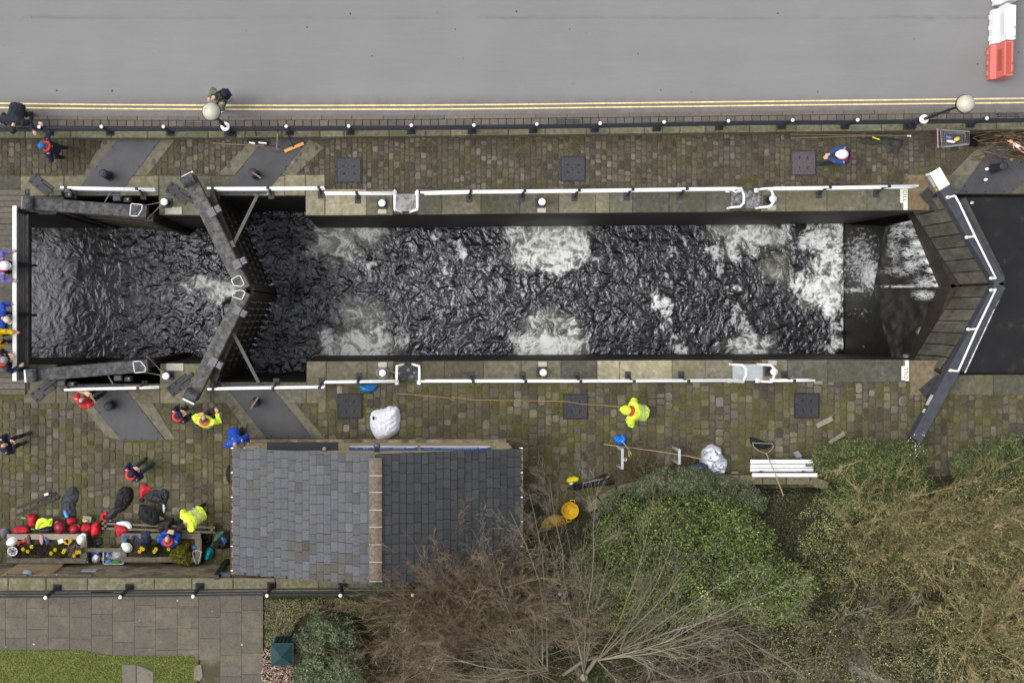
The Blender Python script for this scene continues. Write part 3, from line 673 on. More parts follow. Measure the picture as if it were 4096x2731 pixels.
# canopy, lamp, camera, banners
m = MB(); xa_, xb_ = (1068-NX)*.94/SCL, (1353-NX)*.94/SCL
yf = -(1770-NY)/SCL*(34.8/37); m.add([(xa_, YF, 2.32), (xb_, YF, 2.32), (xb_, yf, 2.17), (xa_, yf, 2.17), (xa_, YF, 2.2), (xb_, YF, 2.2), (xb_, yf, 2.05), (xa_, yf, 2.05)], [(0, 1, 2, 3)[::-1], (3, 2, 6, 7), (4, 5, 6, 7), (0, 3, 7, 4), (1, 5, 6, 2)])
m.build('door_canopy', mat('canopy_felt', (.026, .027, .030), .8, .2, 40), b)
BLUEB = mat('banner_blue', (.035, .10, .34), .6, .12, 8, bump=.05); WB = mat('banner_white', (.75, .76, .8), .6, .05, 8, bump=0)
for k, (a, q) in enumerate(((1397, 1670), (1683, 1965))):
    xa_, xb_ = (a-NX)*.945/SCL, (q-NX)*.945/SCL
    t = thing('banner', ('long blue banner with white edge nearer the black canopy', 'long blue banner with white edge nearer the wall corner')[k], 'banner', ((xa_+xb_)/2, YF+.03, 1.4), 'blue banners on the gable wall')
    m = MB(); m.box(((xa_+xb_)/2, YF+.02, 2.0), (xb_-xa_, .012, .62)); m.build('banner_sheet', BLUEB, t)
    m = MB(); m.box(((xa_+xb_)/2, YF+.03, 1.55), (xb_-xa_, .012, .26)); m.build('banner_border', WB, t)
    m = MB(); x = xa_+.12
    for row, z in enumerate((2.12, 1.92)):
        x = xa_+.12+row*.3
        while x < xb_-.3:
            w_ = rnd.uniform(.03, .07)
            if rnd.random() < .8: m.box((x, YF+.033, z), (w_, .004, .06*rnd.uniform(.6, 1)))
            x += w_+.018
    m.lathe((xb_-.2, YF+.034, 1.86), [(.13, -.003), (.13, .003)], 16, M=Matrix.Rotation(R(90), 3, 'X')@Matrix.Diagonal((1, .5, 1)))
    m.build('banner_lettering', WB, t)
t = thing('wall_lamp', 'small pale bulkhead lamp on the gable beside the black canopy', 'lamp', P(1297, 1806, 2.45))
p = P(1297, 1806, 2.45); m = MB(); m.ell((p.x, YF+.05, 2.45), (.06, .07, .06)); m.build('lamp_cover', mat('lamp_glass_grey', (.3, .3, .3), .4, .2), t)
m = MB(); m.box((p.x, YF+.012, 2.45), (.14, .024, .14), bev=.005); m.build('back_plate', IRON, t)
t = thing('security_camera', 'small black security camera on the gable above the banners', 'camera', P(1508, 1803, 2.6)); p = P(1508, 1800, 2.6)
m = MB(); m.ell((p.x, YF+.16, 2.6), (.10, .10, .08)); m.build('camera_dome', mat('camera_dome', (.08, .09, .10), .3, .2, spec=.6), t); m = MB(); m.box((p.x, YF+.06, 2.66), (.14, .12, .09), bev=.01); m.build('bracket', BLACK, t)
# ---- retaining wall south with coping and railing
YW = -1003/SCL
def XP(px, z): return (px-NX)*(CAMH-z)/(CAMH*SCL)
def YP(py, z): return -(py-NY)*(CAMH-z)/(CAMH*SCL)
m = MB(); n = 60; x0_, x1_ = -24, 9
vs = []
for k in range(n+1):
    x = lerp(x0_, x1_, k/n)
    for z in (0, .6, 1.2, 1.75, WALLZ-.0): vs.append((x, YW+.03*fbm(Vector((x, z, 0)), 3), z))
m.add(vs, [(k*5+j, k*5+j+1, k*5+j+6, k*5+j+5)[::-1] for k in range(n) for j in range(4)])
rw = m.build('retaining_wall', WEATH); tag(rw, 'weathered stained sandstone retaining wall behind the planters, topped with pale coping', 'wall')
m = MB(); yc0, yc1 = YP(2318, WALLZ)+.05, YP(2364, WALLZ)
x = -24.0; cuts = []
while x < 7.5: L = rnd.uniform(1.0, 1.9); cuts.append((x, x+L)); x += L
for a, q in cuts:
    v = rnd.uniform(.85, 1.2); m.prism([(a, yc0), (q-.012, yc0), (q-.012, yc1), (a, yc1)], WALLZ-.25, WALLZ+rnd.uniform(0, .006), (v, v, v*.97), .02)
m.build('coping', PARST, rw)
# upper pavement: flags, soil, lawn
g = NT('paving_flag', .92)
c = g.ramp(g.noise(24, 7, .7), [(.3, (.072, .065, .054)), (.7, (.128, .117, .098))]); c = g.mix(1, c, g.attr(), 'MULTIPLY')
c = g.mix(g.ramp(g.noise(1.6, 7, .75), [(.50, 0), (.64, .6)]), c, (.17, .15, .10)); c = g.mix(g.ramp(g.noise(5, 8, .8), [(.35, .5), (.5, 0)]), c, (.045, .042, .034)); c = gum(g, c, 2.4, .085, .7, (.5, .5, .48)); c = gum(g, c, 4.2, .07, .25, (.30, .29, .27)); g.base(c); g.bump(g.noise(70), .25); FLAG = g.m
m = MB(); m.sheet([P(-200, 2372, TOPZ-.004), P(1048, 2372, TOPZ-.004), P(1048, 2780, TOPZ-.004), P(800, 2780, TOPZ-.004), P(800, 2615, TOPZ-.004), P(-200, 2605, TOPZ-.004)], (.55, .56, .42)); x = XP(-150, TOPZ)
while x < XP(1040, TOPZ):
    w_ = .602; y = YP(2370, TOPZ)+rnd.uniform(0, .6)
    while y > YP(2620, TOPZ)+(.0 if x < XP(800, TOPZ) else -1.3):
        L = .60; v = rnd.uniform(.92, 1.08)
        m.box((x+w_/2, y-L/2, TOPZ-.02), (w_-.009, L-.009, .05), rz=rnd.uniform(-.006, .006), col=(v*1.02, v, v*.97), bev=.005); y -= L
    x += w_
tag(m.build('pavement', FLAG), kind='structure')
g = NT('garden_soil', .97)
c = g.ramp(g.noise(9, 8, .75), [(.35, (.018, .013, .008)), (.6, (.05, .035, .02)), (.75, (.13, .09, .06))]); c = g.mix(g.ramp(g.noise(1.1, 5), [(.42, 0), (.6, .8)]), c, (.028, .042, .008)); g.base(c); g.bump(g.noise(20, 7), .9, .06); SOIL = g.m
m = MB(); m.sheet([(-40, yc1+.02, TOPZ-.05), (40, yc1+.02, TOPZ-.05), (60, -70, TOPZ-.05), (-60, -70, TOPZ-.05)])
tag(m.build('ground', SOIL), kind='structure')
def grass(name, poly, z, n, h, cols, seed, spread=.02, smap=None):
    """blades of grass spread over a pixel polygon"""
    r_ = random.Random(seed); m = MB(); xs = [p[0] for p in poly]; ys_ = [p[1] for p in poly]; k = 0
    while k < n:
        x, y = r_.uniform(min(xs), max(xs)), r_.uniform(min(ys_), max(ys_))
        if not inpoly(x, y, poly) or (smap and not smap(x, y)): k += 1; continue
        p = P(x, y, z); a = r_.uniform(0, 6.283); hh = h*r_.uniform(.5, 1.2); w_ = .008*r_.uniform(.7, 1.6)
        d = Vector((math.cos(a), math.sin(a), 0)); s_ = Vector((-d.y, d.x, 0))*w_; L = hh*r_.uniform(.6, 1.5)
        v = r_.uniform(.6, 1.4); cc = tuple(q*v for q in r_.choice(cols))
        m.add([p-s_, p+s_, p+d*L*.5+Vector((0, 0, hh*.7))+s_*.7, p+d*L*.5+Vector((0, 0, hh*.7))-s_*.7, p+d*L+Vector((0, 0, hh*.75))], [(0, 1, 2, 3), (3, 2, 4)], cc); k += 1
    o = m.build(name, mat('grass_blades', (.85, .85, .85), .8, .2, 2, (1.2, 1.2, 1.2), attr=True, bump=0)); return tag(o, kind='stuff')
lawn = [(-150, 2610), (0, 2600), (300, 2598), (460, 2622), (700, 2625), (770, 2620), (800, 2660), (770, 2800), (-150, 2800)]
patchs = [(487, 2655), (615, 2652), (615, 2745), (487, 2745)]
m = MB(); m.sheet([P(x, y, TOPZ+.012) for x, y in lawn]); g = NT('lawn_base', .95); g.base(g.ramp(g.noise(3, 7, .7), [(.3, (.035, .050, .008)), (.6, (.07, .085, .018)), (.8, (.14, .12, .05))])); tag(m.build('lawn', g.m), kind='structure')
o = grass('grass', lawn, TOPZ+.01, 26000, .045, [(.07, .115, .012), (.12, .17, .02), (.15, .17, .035), (.22, .19, .08)], 3, smap=lambda x, y: not inpoly(x, y, patchs))
tag(o, 'short green lawn with dry leaves below the paving slabs', 'grass')
m = MB()
for a, q, v in ((488, 545, 1.3), (547, 614, 1.5)):
    m.prism([(XP(x, TOPZ), YP(y, TOPZ)) for x, y in ((a, 2655), (q, 2655+(a-488)*.5), (q, 2790), (a, 2790))], TOPZ-.05, TOPZ+.035, (v, v*.98, v*.93), .01)
m.prism([(XP(x, TOPZ), YP(y, TOPZ)) for x, y in ((778, 2660), (805, 2655), (812, 2700), (800, 2722), (775, 2715))], TOPZ-.05, TOPZ+.035, (1.8, 1.8, 1.8), .01)
tag(m.build('paving_slab_patch', FLAG), kind='structure')
# ================================================================ railings
BALLW = mat('white_ball', (.80, .80, .80), .5, .03, 8, bump=0)
def ball_post(x, y, z0, h, name='railing_post', parent=None):
    """turned iron post with a square foot, collars and a white ball finial; returned as a part"""
    m = MB(); m.box((x, y, z0+.02), (.24, .22, .04), bev=.01); m.box((x, y, z0+.09), (.15, .15, .12), bev=.015)
    m.lathe((x, y, z0), [(.06, .12), (.075, .2), (.05, .24), (.042, .5), (.06, .53), (.06, .57), (.042, .6), (.04, h-.2), (.058, h-.17), (.058, h-.12), (.03, h-.07), (.03, h-.02)], 12)
    for zz in (.32, .62, .92): m.ell((x, y, z0+zz*h/1.1), (.062, .062, .05), 10, 6)
    o = m.build('post', BLACK, parent, smooth=False)
    m = MB(); m.ell((x, y, z0+h), (.052, .052, .054), 14, 8); m.build('ball_finial', BALLW, o, smooth=True); return o
zr = ROADZ+.03; h = 1.07
caps = [(-95, 509), (157, 508), (406, 507), (654, 507), (1145, 506), (1395, 505), (1646, 502), (1896, 501), (2148, 497), (2401, 494), (2657, 489), (2914, 484), (3171, 481), (3431, 480), (3948, 474), (4215, 470)]
rail = thing('roadside_railing', 'long black iron railing with white ball topped posts along the road edge', 'railing', P(2000, 520, zr))
pp = [P(x, y, zr+h) for x, y in caps]
lampb = [P(842, 438, 4.3), P(3872, 408, 4.25)]
for p in pp: ball_post(p.x, p.y, zr, h, parent=rail)
path = sorted([(-22, 5.33)]+[(p.x, p.y) for p in pp]+[(l_.x, l_.y) for l_ in lampb]+[(25, 5.75)])
# keep lamp positions on the line of the railing
def yrail(x):
    pts = [(p.x, p.y) for p in pp]; return itab(pts, x)
LX = [(lampb[0].x, yrail(lampb[0].x)), (lampb[1].x, yrail(lampb[1].x))]
for zz in (.32, .62, .92):
    m = MB(); m.tube([(x, yrail(x), zr+zz*h/1.1) for x in np.linspace(-17, 21, 60)], .024, 8); m.build('rail', BLACK, rail)
for a in (778, 2275, 4025):
    q = P(a, 505, zr+.9); m = MB(); yy = yrail(q.x)
    for dy in (.0, .07): m.beam((q.x-.32, yy+.05+dy, zr+1.02-dy), (q.x+.32, yy+.05+dy, zr+1.02-dy), .028, .028)
    m.build('rail_joint', BLACK, rail)
# lower railing on the retaining wall
zr2 = WALLZ; h2 = 1.17
rail = thing('wall_top_railing', 'black triple bar railing with white ball finials on the retaining wall', 'railing', P(800, 2350, zr2))
caps = [(-120, 2391), (182, 2389), (481, 2387), (772, 2384), (1068, 2381), (1362, 2380), (1650, 2378), (1940, 2376), (2240, 2375)]
pp2 = [P(x, y, zr2+h2) for x, y in caps]
for p in pp2: ball_post(p.x, p.y, zr2, h2, parent=rail)
for zz in (.36, .68, 1.0):
    m = MB(); m.tube([(x, itab([(q.x, q.y) for q in pp2], x), zr2+zz*h2/1.1) for x in np.linspace(-13.5, 5, 30)], .024, 8); m.build('rail', BLACK, rail)
# ================================================================ street lamps
GLOBE = mat('lamp_globe', (.36, .36, .27), .35, .25, 3, (.52, .51, .42), bump=.03, spec=.5)
for k, ((x, y), zt, lab) in enumerate(zip(LX, (4.3, 4.25), ('tall black street lamp with round pale globe, nearer the person in camouflage', 'tall black street lamp with round pale globe near the red and white barriers'))):
    t = thing('street_lamp', lab, 'street lamp', (x, y, zr), 'street lamps on the roadside railing')
    m = MB(); m.box((x, y, zr+.03), (.34, .30, .06), bev=.01)
    m.lathe((x, y, zr), [(.13, .06), (.13, .3), (.10, .34), (.085, .6), (.10, .63), (.10, .67), (.07, .7), (.065, 1.0)], 12); m.build('base', BLACK, t)
    m = MB(); n = 12
    for j in range(n):
        a = 2*math.pi*j/n; m.ell((x+.10*math.cos(a), y+.10*math.sin(a), zr+1.06), (.032, .032, .03), 8, 5)
    m.lathe((x, y, zr+1.0), [(.06, 0), (.125, .03), (.125, .08), (.045, .12)], 16); m.build('collar', BALLW, t)
    m = MB(); m.lathe((x, y, zr+1.1), [(.045, 0), (.04, .5), (.06, .52), (.06, .56), (.04, .58), (.035, 1.5), (.05, 1.52), (.05, 1.56), (.034, 1.58), (.03, zt-zr-1.42)], 12)
    for s_ in (-1, 1): m.tube([(x, y, zr+2.2), (x+s_*.22, y, zr+2.2)], .012, 6)
    m.build('column', BLACK, t)
    p = P((842, 3872)[k], (438, 408)[k], zt)
    m = MB(); m.ell((x, y, zt-.15), (.235, .235, .24), 24, 14); m.build('lamp_globe', GLOBE, t, smooth=True)
    m = MB(); m.lathe((x, y, zt-.37), [(.10, 0), (.20, .05), (.245, .16), (.252, .21), (.245, .22), (.2, .2)], 24, cap=False)
    m.lathe((x, y, zt-.45), [(.05, 0), (.07, .09)], 12); m.build('lamp_holder', BLACK, t)
# ================================================================ white lock side rails
GLOSSW = mat('white_gloss_rail', (.78, .78, .78), .45, .04, 14, (.42, .41, .37), bump=0, thr=(.60, .72))
def lock_rail(label, run, posts, z=1.0, gap=None, plate=1, closed=(True, True), plates=None):
    a = P(*run[0], z); t = thing('lock_side_rail', label, 'railing', (a.x, a.y, 0), 'white rails along the lock')
    pt = [P(x, y, z) for x, y in run]
    m = MB(); m.tube(pt, .034, 10); tr = m.build('top_rail', GLOSSW, t, smooth=True)
    low = [Vector((p.x, p.y, .5)) for p in pt]
    if closed[0]: low[0].x += .12
    if closed[1]: low[-1].x -= .0
    if gap != 0:
        m = MB(); m.tube(low+([Vector((pt[-1].x, pt[-1].y, .7)), Vector((pt[-1].x+.02, pt[-1].y, 1.0))] if closed[1] else []), .034, 10); m.build('lower_rail', GLOSSW, t, smooth=True)
    for i, px in enumerate(posts):
        y = itab(run, px); p = P(px, y, z); s_ = 1 if p.y < 0 else -1
        m = MB(); m.tube([(p.x, p.y, .0), (p.x, p.y, 1.0)], .03, 8); m.box((p.x, p.y, 1.0), (.09, .085, .085), bev=.01); m.box((p.x, p.y, .5), (.08, .08, .08), bev=.01)
        m.tube([(p.x, p.y+s_*.12, .04), (p.x, p.y, .55)], .018, 6)
        o = m.build('post', BLACK, t)
        m = MB(); m.box((p.x, p.y+s_*.10, .045), (.17, .27 if plate else .12, .03), bev=.006); m.build('base_plate', IRON, o)
lock_rail('white double rail beside the open north gate beam', [(241, 750), (612, 756)], [262, 547])
lock_rail('white double rail stepping inward by the middle gate, road side', [(828, 753), (1070, 752), (1296, 749), (1297, 770), (1568, 770)], [850, 1072, 1275, 1427])
lock_rail('longest white double rail on the road side of the chamber', [(1682, 770), (1884, 765), (2317, 761), (2748, 755), (2945, 752), (2962, 762)], [1884, 2099, 2317, 2531, 2748])
lock_rail('white double rail ending at the painted marker, road side', [(3078, 757), (3095, 752), (3320, 749), (3668, 743)], [3320, 3556])
lock_rail('white rail by the man in the red shirt', [(248, 1559), (550, 1552), (628, 1550)], [250, 552], plate=0)
lock_rail('white rail with a step, in front of the slate roofed building', [(830, 1556), (1072, 1552), (1296, 1550), (1297, 1530), (1580, 1526)], [852, 1092, 1278, 1432])
lock_rail('long white rail facing the blue banners and hi-vis worker', [(1684, 1525), (2323, 1525), (2970, 1523)], [1893, 2103, 2323, 2536, 2754])
lock_rail('shortest white rail beyond the fourth ladder', [(3083, 1523), (3254, 1522)], [3177])
# ---- ladder heads with chequer plates
CHEQ = NT('chequer_plate', .5, .5); g = CHEQ
v = g.map((1, 1, 1), (0, 0, 0), (0, 0, R(45)))
ck = g.n.new('ShaderNodeTexChecker'); ck.inputs['Scale'].default_value = 44; g.l.new(v, ck.inputs[0])
c = g.mix(ck.outputs['Fac'], (.13, .13, .13), (.42, .42, .40)); c = g.mix(g.ramp(g.noise(7, 6, .8), [(.5, 0), (.6, .8)]), c, (.07, .07, .07)); g.base(c); CHEQ = g.m; CHEQ.node_tree.nodes['Principled BSDF'].inputs['Metallic'].default_value = .2
g = NT('worn_chequer_plate', .6); g.base(g.ramp(g.noise(9, 7, .8), [(.42, (.03, .03, .033)), (.52, (.13, .13, .13)), (.7, (.45, .45, .43))])); CHEQ2 = g.m
g = NT('pale_chequer_plate', .6); g.base(g.ramp(g.noise(12, 7, .8), [(.35, (.28, .31, .32)), (.7, (.45, .48, .48))])); CHEQ3 = g.m
def ladder(label, xa_, xb_, y0, y1, mt, north, curved):
    c_ = P((xa_+xb_)/2, (y0+y1)/2, 0); t = thing('lock_ladder', label, 'ladder', (c_.x, c_.y, 0), 'ladders down into the lock')
    A, B = P(xa_, y0, .04), P(xb_, y1, .04)
    m = MB(); m.box(((A.x+B.x)/2, (A.y+B.y)/2, .045), (B.x-A.x, A.y-B.y, .02)); m.build('chequer_plate', mt, t)
    yl = min(A.y, B.y) if north else max(A.y, B.y); dn = -1 if north else 1; yb_ = max(A.y, B.y) if north else min(A.y, B.y)
    for xx in (A.x+.03, B.x-.03):
        m = MB(); s_ = 1 if xx < c_.x else -1
        if curved:
            r_ = [(xx-.12, yb_, .05), (xx-.1, yb_, .45), (xx+.1, yb_, .72), (xx+.16, yb_+dn*.2, .78), (xx+.16, yl-dn*.1, .78), (xx+.08, yl, .7), (xx-.1, yl, .4), (xx-.12, yl, .05)]
        else:
            r_ = [(xx, yb_-dn*.02, .05), (xx, yb_-dn*.02, .78), (xx, yb_+dn*.1, .85), (xx, yl-dn*.1, .85), (xx, yl, .8), (xx+s_*.16, yl+dn*.04, .62), (xx+s_*.2, yl+dn*.03, .1)]
        m.tube(r_, .036, 8); m.box((r_[0][0], r_[0][1], .05), (.12, .12, .03)); m.build('handrail', GLOSSW, t, smooth=False)
    m = MB(); yw = yl+dn*.06
    for xx in (c_.x-.17, c_.x+.17): m.tube([(xx, yw, 0), (xx, yw, -5.8)], .02, 6)
    for k in range(22): m.tube([(c_.x-.17, yw, -.2-k*.25), (c_.x+.17, yw, -.2-k*.25)], .012, 5)
    m.build('rungs', IRON, t)
ladder('ladder head with clean chequer plate, road side near middle gates', 1575, 1672, 776, 846, CHEQ, True, False)
ladder('ladder head with paint worn plate and bent loops, road side near top gates', 2922, 3045, 762, 834, CHEQ2, True, True)
ladder('ladder head with blackened plate behind the blue trug', 1583, 1680, 1460, 1526, mat('blackened_plate', (.02, .022, .025), .6, .3, 10, (.30, .31, .30), thr=(.55, .7)), False, False)
ladder('ladder head with pale grey plate and bent loops, towpath side', 2930, 3050, 1456, 1522, CHEQ3, False, True)
# ---- bollards
PAD = mat('pale_pad_stone', (.38, .36, .31), .9, .15, 14)
for lab, x, y, pad in [('by the north gate rope, beside a large pale pad', 656, 807, (694, 843, 34, 15)), ('left of the clean chequer ladder plate, road side', 1528, 812, (1529, 845, 17, 10)), ('near the middle of the chamber, road side', 2169, 807, (2167, 840, 17, 10)), ('right of the paint worn ladder plate, road side', 3094, 795, (3088, 830, 17, 10)), ('by the south gate rope, beside a large pale pad', 663, 1504, (700, 1468, 34, 15)), ('with rope coiled round it behind the blue trug', 1530, 1492, (1530, 1458, 17, 10)), ('near the middle of the chamber, towpath side', 2174, 1490, (2170, 1456, 17, 10)), ('right of the pale ladder plate, towpath side', 3098, 1487, (3090, 1452, 17, 10))]:
    p = P(x, y, .55); t = thing('mooring_bollard', 'white topped black bollard '+lab, 'bollard', (p.x, p.y, 0), 'mooring bollards')
    m = MB(); m.box((p.x, p.y, .045), (.30, .30, .03), bev=.008); m.build('base_plate', IRON, t)
    m = MB(); m.lathe((p.x, p.y, .05), [(.10, 0), (.085, .1), (.08, .35), (.095, .42)], 16); m.build('stem', BLACK, t)
    m = MB(); m.lathe((p.x, p.y, .46), [(.10, 0), (.107, .03), (.107, .07), (.085, .1), (.0, .11)], 20); m.build('cap', BALLW, t, smooth=True)
    q = P(pad[0], pad[1], .05); m = MB(); m.box((q.x, q.y, .045), (2*pad[2]/SCL, 2*pad[3]/SCL, .03), bev=.006)
    o = m.build('pad_stone', PAD); tag(o, 'pale rectangular pad stone beside the bollard '+lab.split(',')[0], 'stone', 'pale pads beside the bollards')
# ---- hatches
g = NT('rubber_hatch', .75); c = g.ramp(g.noise(20, 6), [(.3, (.022, .023, .027)), (.7, (.052, .053, .062))]); c = g.mix(1, c, g.attr(), 'MULTIPLY'); c = g.mix(g.ramp(g.noise(2.6, 8, .75), [(.50, 0), (.68, .55)]), c, (.065, .055, .038)); g.base(c); g.bump(g.vor(22), .8, .02); HATCH = g.m
for i, (lab, x, y, v, vert) in enumerate([('left one on the road side', 1396, 680, 1.35, 0), ('middle one on the road side', 2293, 675, 1.2, 0), ('by the striding man', 3215, 652, 1.5, 1), ('below the blue trug', 1400, 1624, .9, 1), ('under the orange rope', 2303, 1626, .95, 1), ('right one on the towpath side', 3228, 1622, .8, 1)]):
    p = P(x, y, .05); t = thing('hatch_cover', 'square dark hatch cover with four slots, '+lab, 'hatch', (p.x, p.y, 0), 'square hatch covers in the setts')
    cc = (v, v, v) if i != 2 else (v*1.5, v*1.25, v*1.2)
    m = MB(); hs_ = .335; m.box((p.x, p.y, .035), (2*hs_, 2*hs_, .03), col=cc, bev=.006)
    m.box((p.x, p.y, .02), (2*hs_+.08, 2*hs_+.08, .028), col=(v*.6,)*3); m.build('lid', HATCH, t, col=True)
    m = MB()
    for a in (-1, 1):
        for q in (-1, 1): m.box((p.x+a*(.12 if vert else .16), p.y+q*(.15 if vert else .11), .051), (.022, .09, .004) if vert else (.09, .022, .004))
    m.build('slot', mat('slot_black', (.003, .003, .003), 1, 0, bump=0), t)
# ---- diagonal culvert plates and the concrete strips beside them
CONC = mat('aged_concrete', (.085, .075, .055), .93, .3, 5, (.17, .155, .115), bump=.4)
g = NT('diag_steel_plate', .6, .5)
v = g.map((1, 1, 1), (0, 0, 0), (0, 0, R(30))); bt = g.n.new('ShaderNodeTexChecker'); bt.inputs['Scale'].default_value = 30; g.l.new(v, bt.inputs[0])
c = g.ramp(g.noise(2.2, 7, .7), [(.3, (.018, .018, .021)), (.7, (.044, .045, .051))]); c = g.mix(1, c, g.attr(), 'MULTIPLY'); c = g.mix(.25, c, g.mix(bt.outputs['Fac'], (.01, .01, .01), (.10, .10, .11))); c = g.mix(g.ramp(g.noise(1.8, 8, .75), [(.48, 0), (.66, .5)]), c, (.060, .052, .038)); c = gum(g, c, 3, .04, .2, (.01, .01, .01)); c = gum(g, c, 6, .05, .12, (.2, .19, .16)); g.base(c); g.bump(bt.outputs['Fac'], .25, .01); DPL = g.m
m = MB()
for q in [[(415, 558), (471, 558), (298, 778), (310, 700), (335, 700)], [(643, 558), (700, 558), (590, 700), (531, 702)], [(985, 585), (1057, 558), (940, 700), (865, 702)], [(1236, 558), (1295, 590), (1180, 702), (1120, 702)],
          [(365, 1612), (306+58, 1612), (484, 1759), (425, 1745), (345, 1640)], [(548, 1612), (612, 1612), (700, 1757), (662, 1757)], [(905, 1612), (960, 1612), (1066, 1752), (1010, 1752)], [(1140, 1612), (1180, 1612), (1300, 1752), (1252, 1752)],
          [(3900, 600), (3972, 575), (3830, 775), (3715, 775), (3800, 702)]]:
    m.prism([W(x, y) for x, y in q], -.02, .022)
tag(m.build('concrete_path_strips', CONC), kind='structure')
def dplate(label, q, v, seam=None):
    c_ = P(sum(a for a, b_ in q)/len(q), sum(b_ for a, b_ in q)/len(q)); t = thing('culvert_cover_plate', label, 'cover plate', (c_.x, c_.y, 0), 'slanting steel plates over the culverts')
    m = MB(); m.prism([W(x, y) for x, y in q], -.02, .040, (v, v, v*1.04)); m.build('steel_sheet', DPL, t, col=True)
    m = MB(); n = len(q)
    for k in range(n):
        for f in (.12, .5, .88):
            a = Vector(q[k]).lerp(Vector(q[(k+1) % n]), f); a = a.lerp(Vector((sum(z[0] for z in q)/n, sum(z[1] for z in q)/n)), .05); m.lathe((*W(a.x, a.y), .04), [(.022, 0), (.022, .004)], 8)
    m.build('bolts', mat('bolt_black', (.01, .01, .01), .8, 0), t)
dplate('slanting dark plate behind the open north gate beam', [(471, 558), (643, 558), (478, 778), (298, 778)], 1.35)
dplate('slanting dark plate with the brooms lying across it', [(1057, 558), (1236, 558), (1062, 778), (882, 778)], 1.0)
dplate('slanting dark plate beside the man in the red shirt', [(306, 1536), (488, 1536), (660, 1759), (484, 1759)], 1.1)
dplate('slanting dark plate in front of the black canopy', [(890, 1532), (1074, 1532), (1252, 1750), (1066, 1750)], .85)
dplate('dirty dark plate beside the rubbish heap near the top gate', [(3972, 575), (4030, 610), (4140, 690), (4040, 773), (3832, 773)], 1.15)
# ---- paddle gear posts
def paddle(label, x, y, h, crank=None):
    p = P(x, y, h); t = thing('paddle_post', label, 'paddle gear', (p.x, p.y, 0), 'black paddle gear posts on the plates')
    m = MB(); m.lathe((p.x, p.y, .04), [(.16, 0), (.16, .03), (.12, .04), (.11, h-.2), (.125, h-.16), (.125, h-.06), (.09, h-.04)], 18); m.build('housing', BLACK, t)
    m = MB(); m.lathe((p.x, p.y, h-.01), [(.085, 0), (.08, .025), (.05, .035)], 14); m.box((p.x, p.y, h+.04), (.05, .05, .05)); m.build('spindle', IRON, t)
    if crank:
        a, q = crank; m = MB(); A = P(*a, h+.06); B = P(*q, h+.06); m.beam(A, B, .04, .02); m.tube([B, B+Vector((0, 0, .14))], .018, 8)
        m.build('crank_handle', mat('rusty_pink_steel', (.20, .13, .115), .7, .3), t)
paddle('black paddle post on the plate behind the open gate beam', 411, 693, .8)
paddle('black paddle post with crank handle near the brooms', 1010, 690, .8, ((1010, 690), (1044, 713)))
paddle('black paddle post beside the man in the red shirt', 430, 1626, .6)
paddle('black paddle post with long crank in front of the canopy', 1014, 1612, .6, ((1004, 1632), (1033, 1589)))
paddle('black paddle post lying in the dirt by the rubbish heap', 4018, 664, .8)
# ================================================================ lock gates
TIMB = mat('black_gate_timber', (.026, .027, .030), .7, .35, 9, (.13, .128, .122), bump=.5, thr=(.42, .80))
TIMBL = mat('scuffed_gate_timber', (.034, .034, .034), .8, .35, 8, (.17, .165, .15), bump=.5, thr=(.35, .78))
BROWNT = mat('wet_brown_timber', (.014, .010, .007), .6, .3, 5, (.045, .035, .022), bump=.5, spec=.4)
g = NT('mossy_plank', .85); sx, sy, sz = g.sep()
c = g.ramp(g.noise(3, 8, .75, g.map((1, 1, .5))), [(.3, (.040, .037, .030)), (.55, (.11, .104, .086)), (.75, (.20, .19, .16))]); c = g.mix(g.ramp(g.noise(1.3, 5), [(.5, 0), (.66, .4)]), c, (.055, .055, .02)); c = g.mix(1, c, g.attr(), 'MULTIPLY'); g.base(c); g.bump(g.noise(20, 6), .5); PLANK = g.m
LINEW = mat('white_line_paint', (.62, .60, .62), .7, .12, 20, bump=0)
def V2(p, z): return Vector((p.x, p.y, z))
def pent(t, pts, z, w_=.024):
    m = MB(); q = [P(x, y, z) for x, y in pts]; n = len(q)
    for i in range(n):
        a, b_ = q[i], q[(i+1) % n]; d = (b_-a).normalized()*w_*.5; s_ = Vector((-d.y, d.x, 0)); m.add([a-d-s_, b_+d-s_, b_+d+s_, a-d+s_], [(0, 1, 2, 3)])
    m.build('white_outline', LINEW, t)
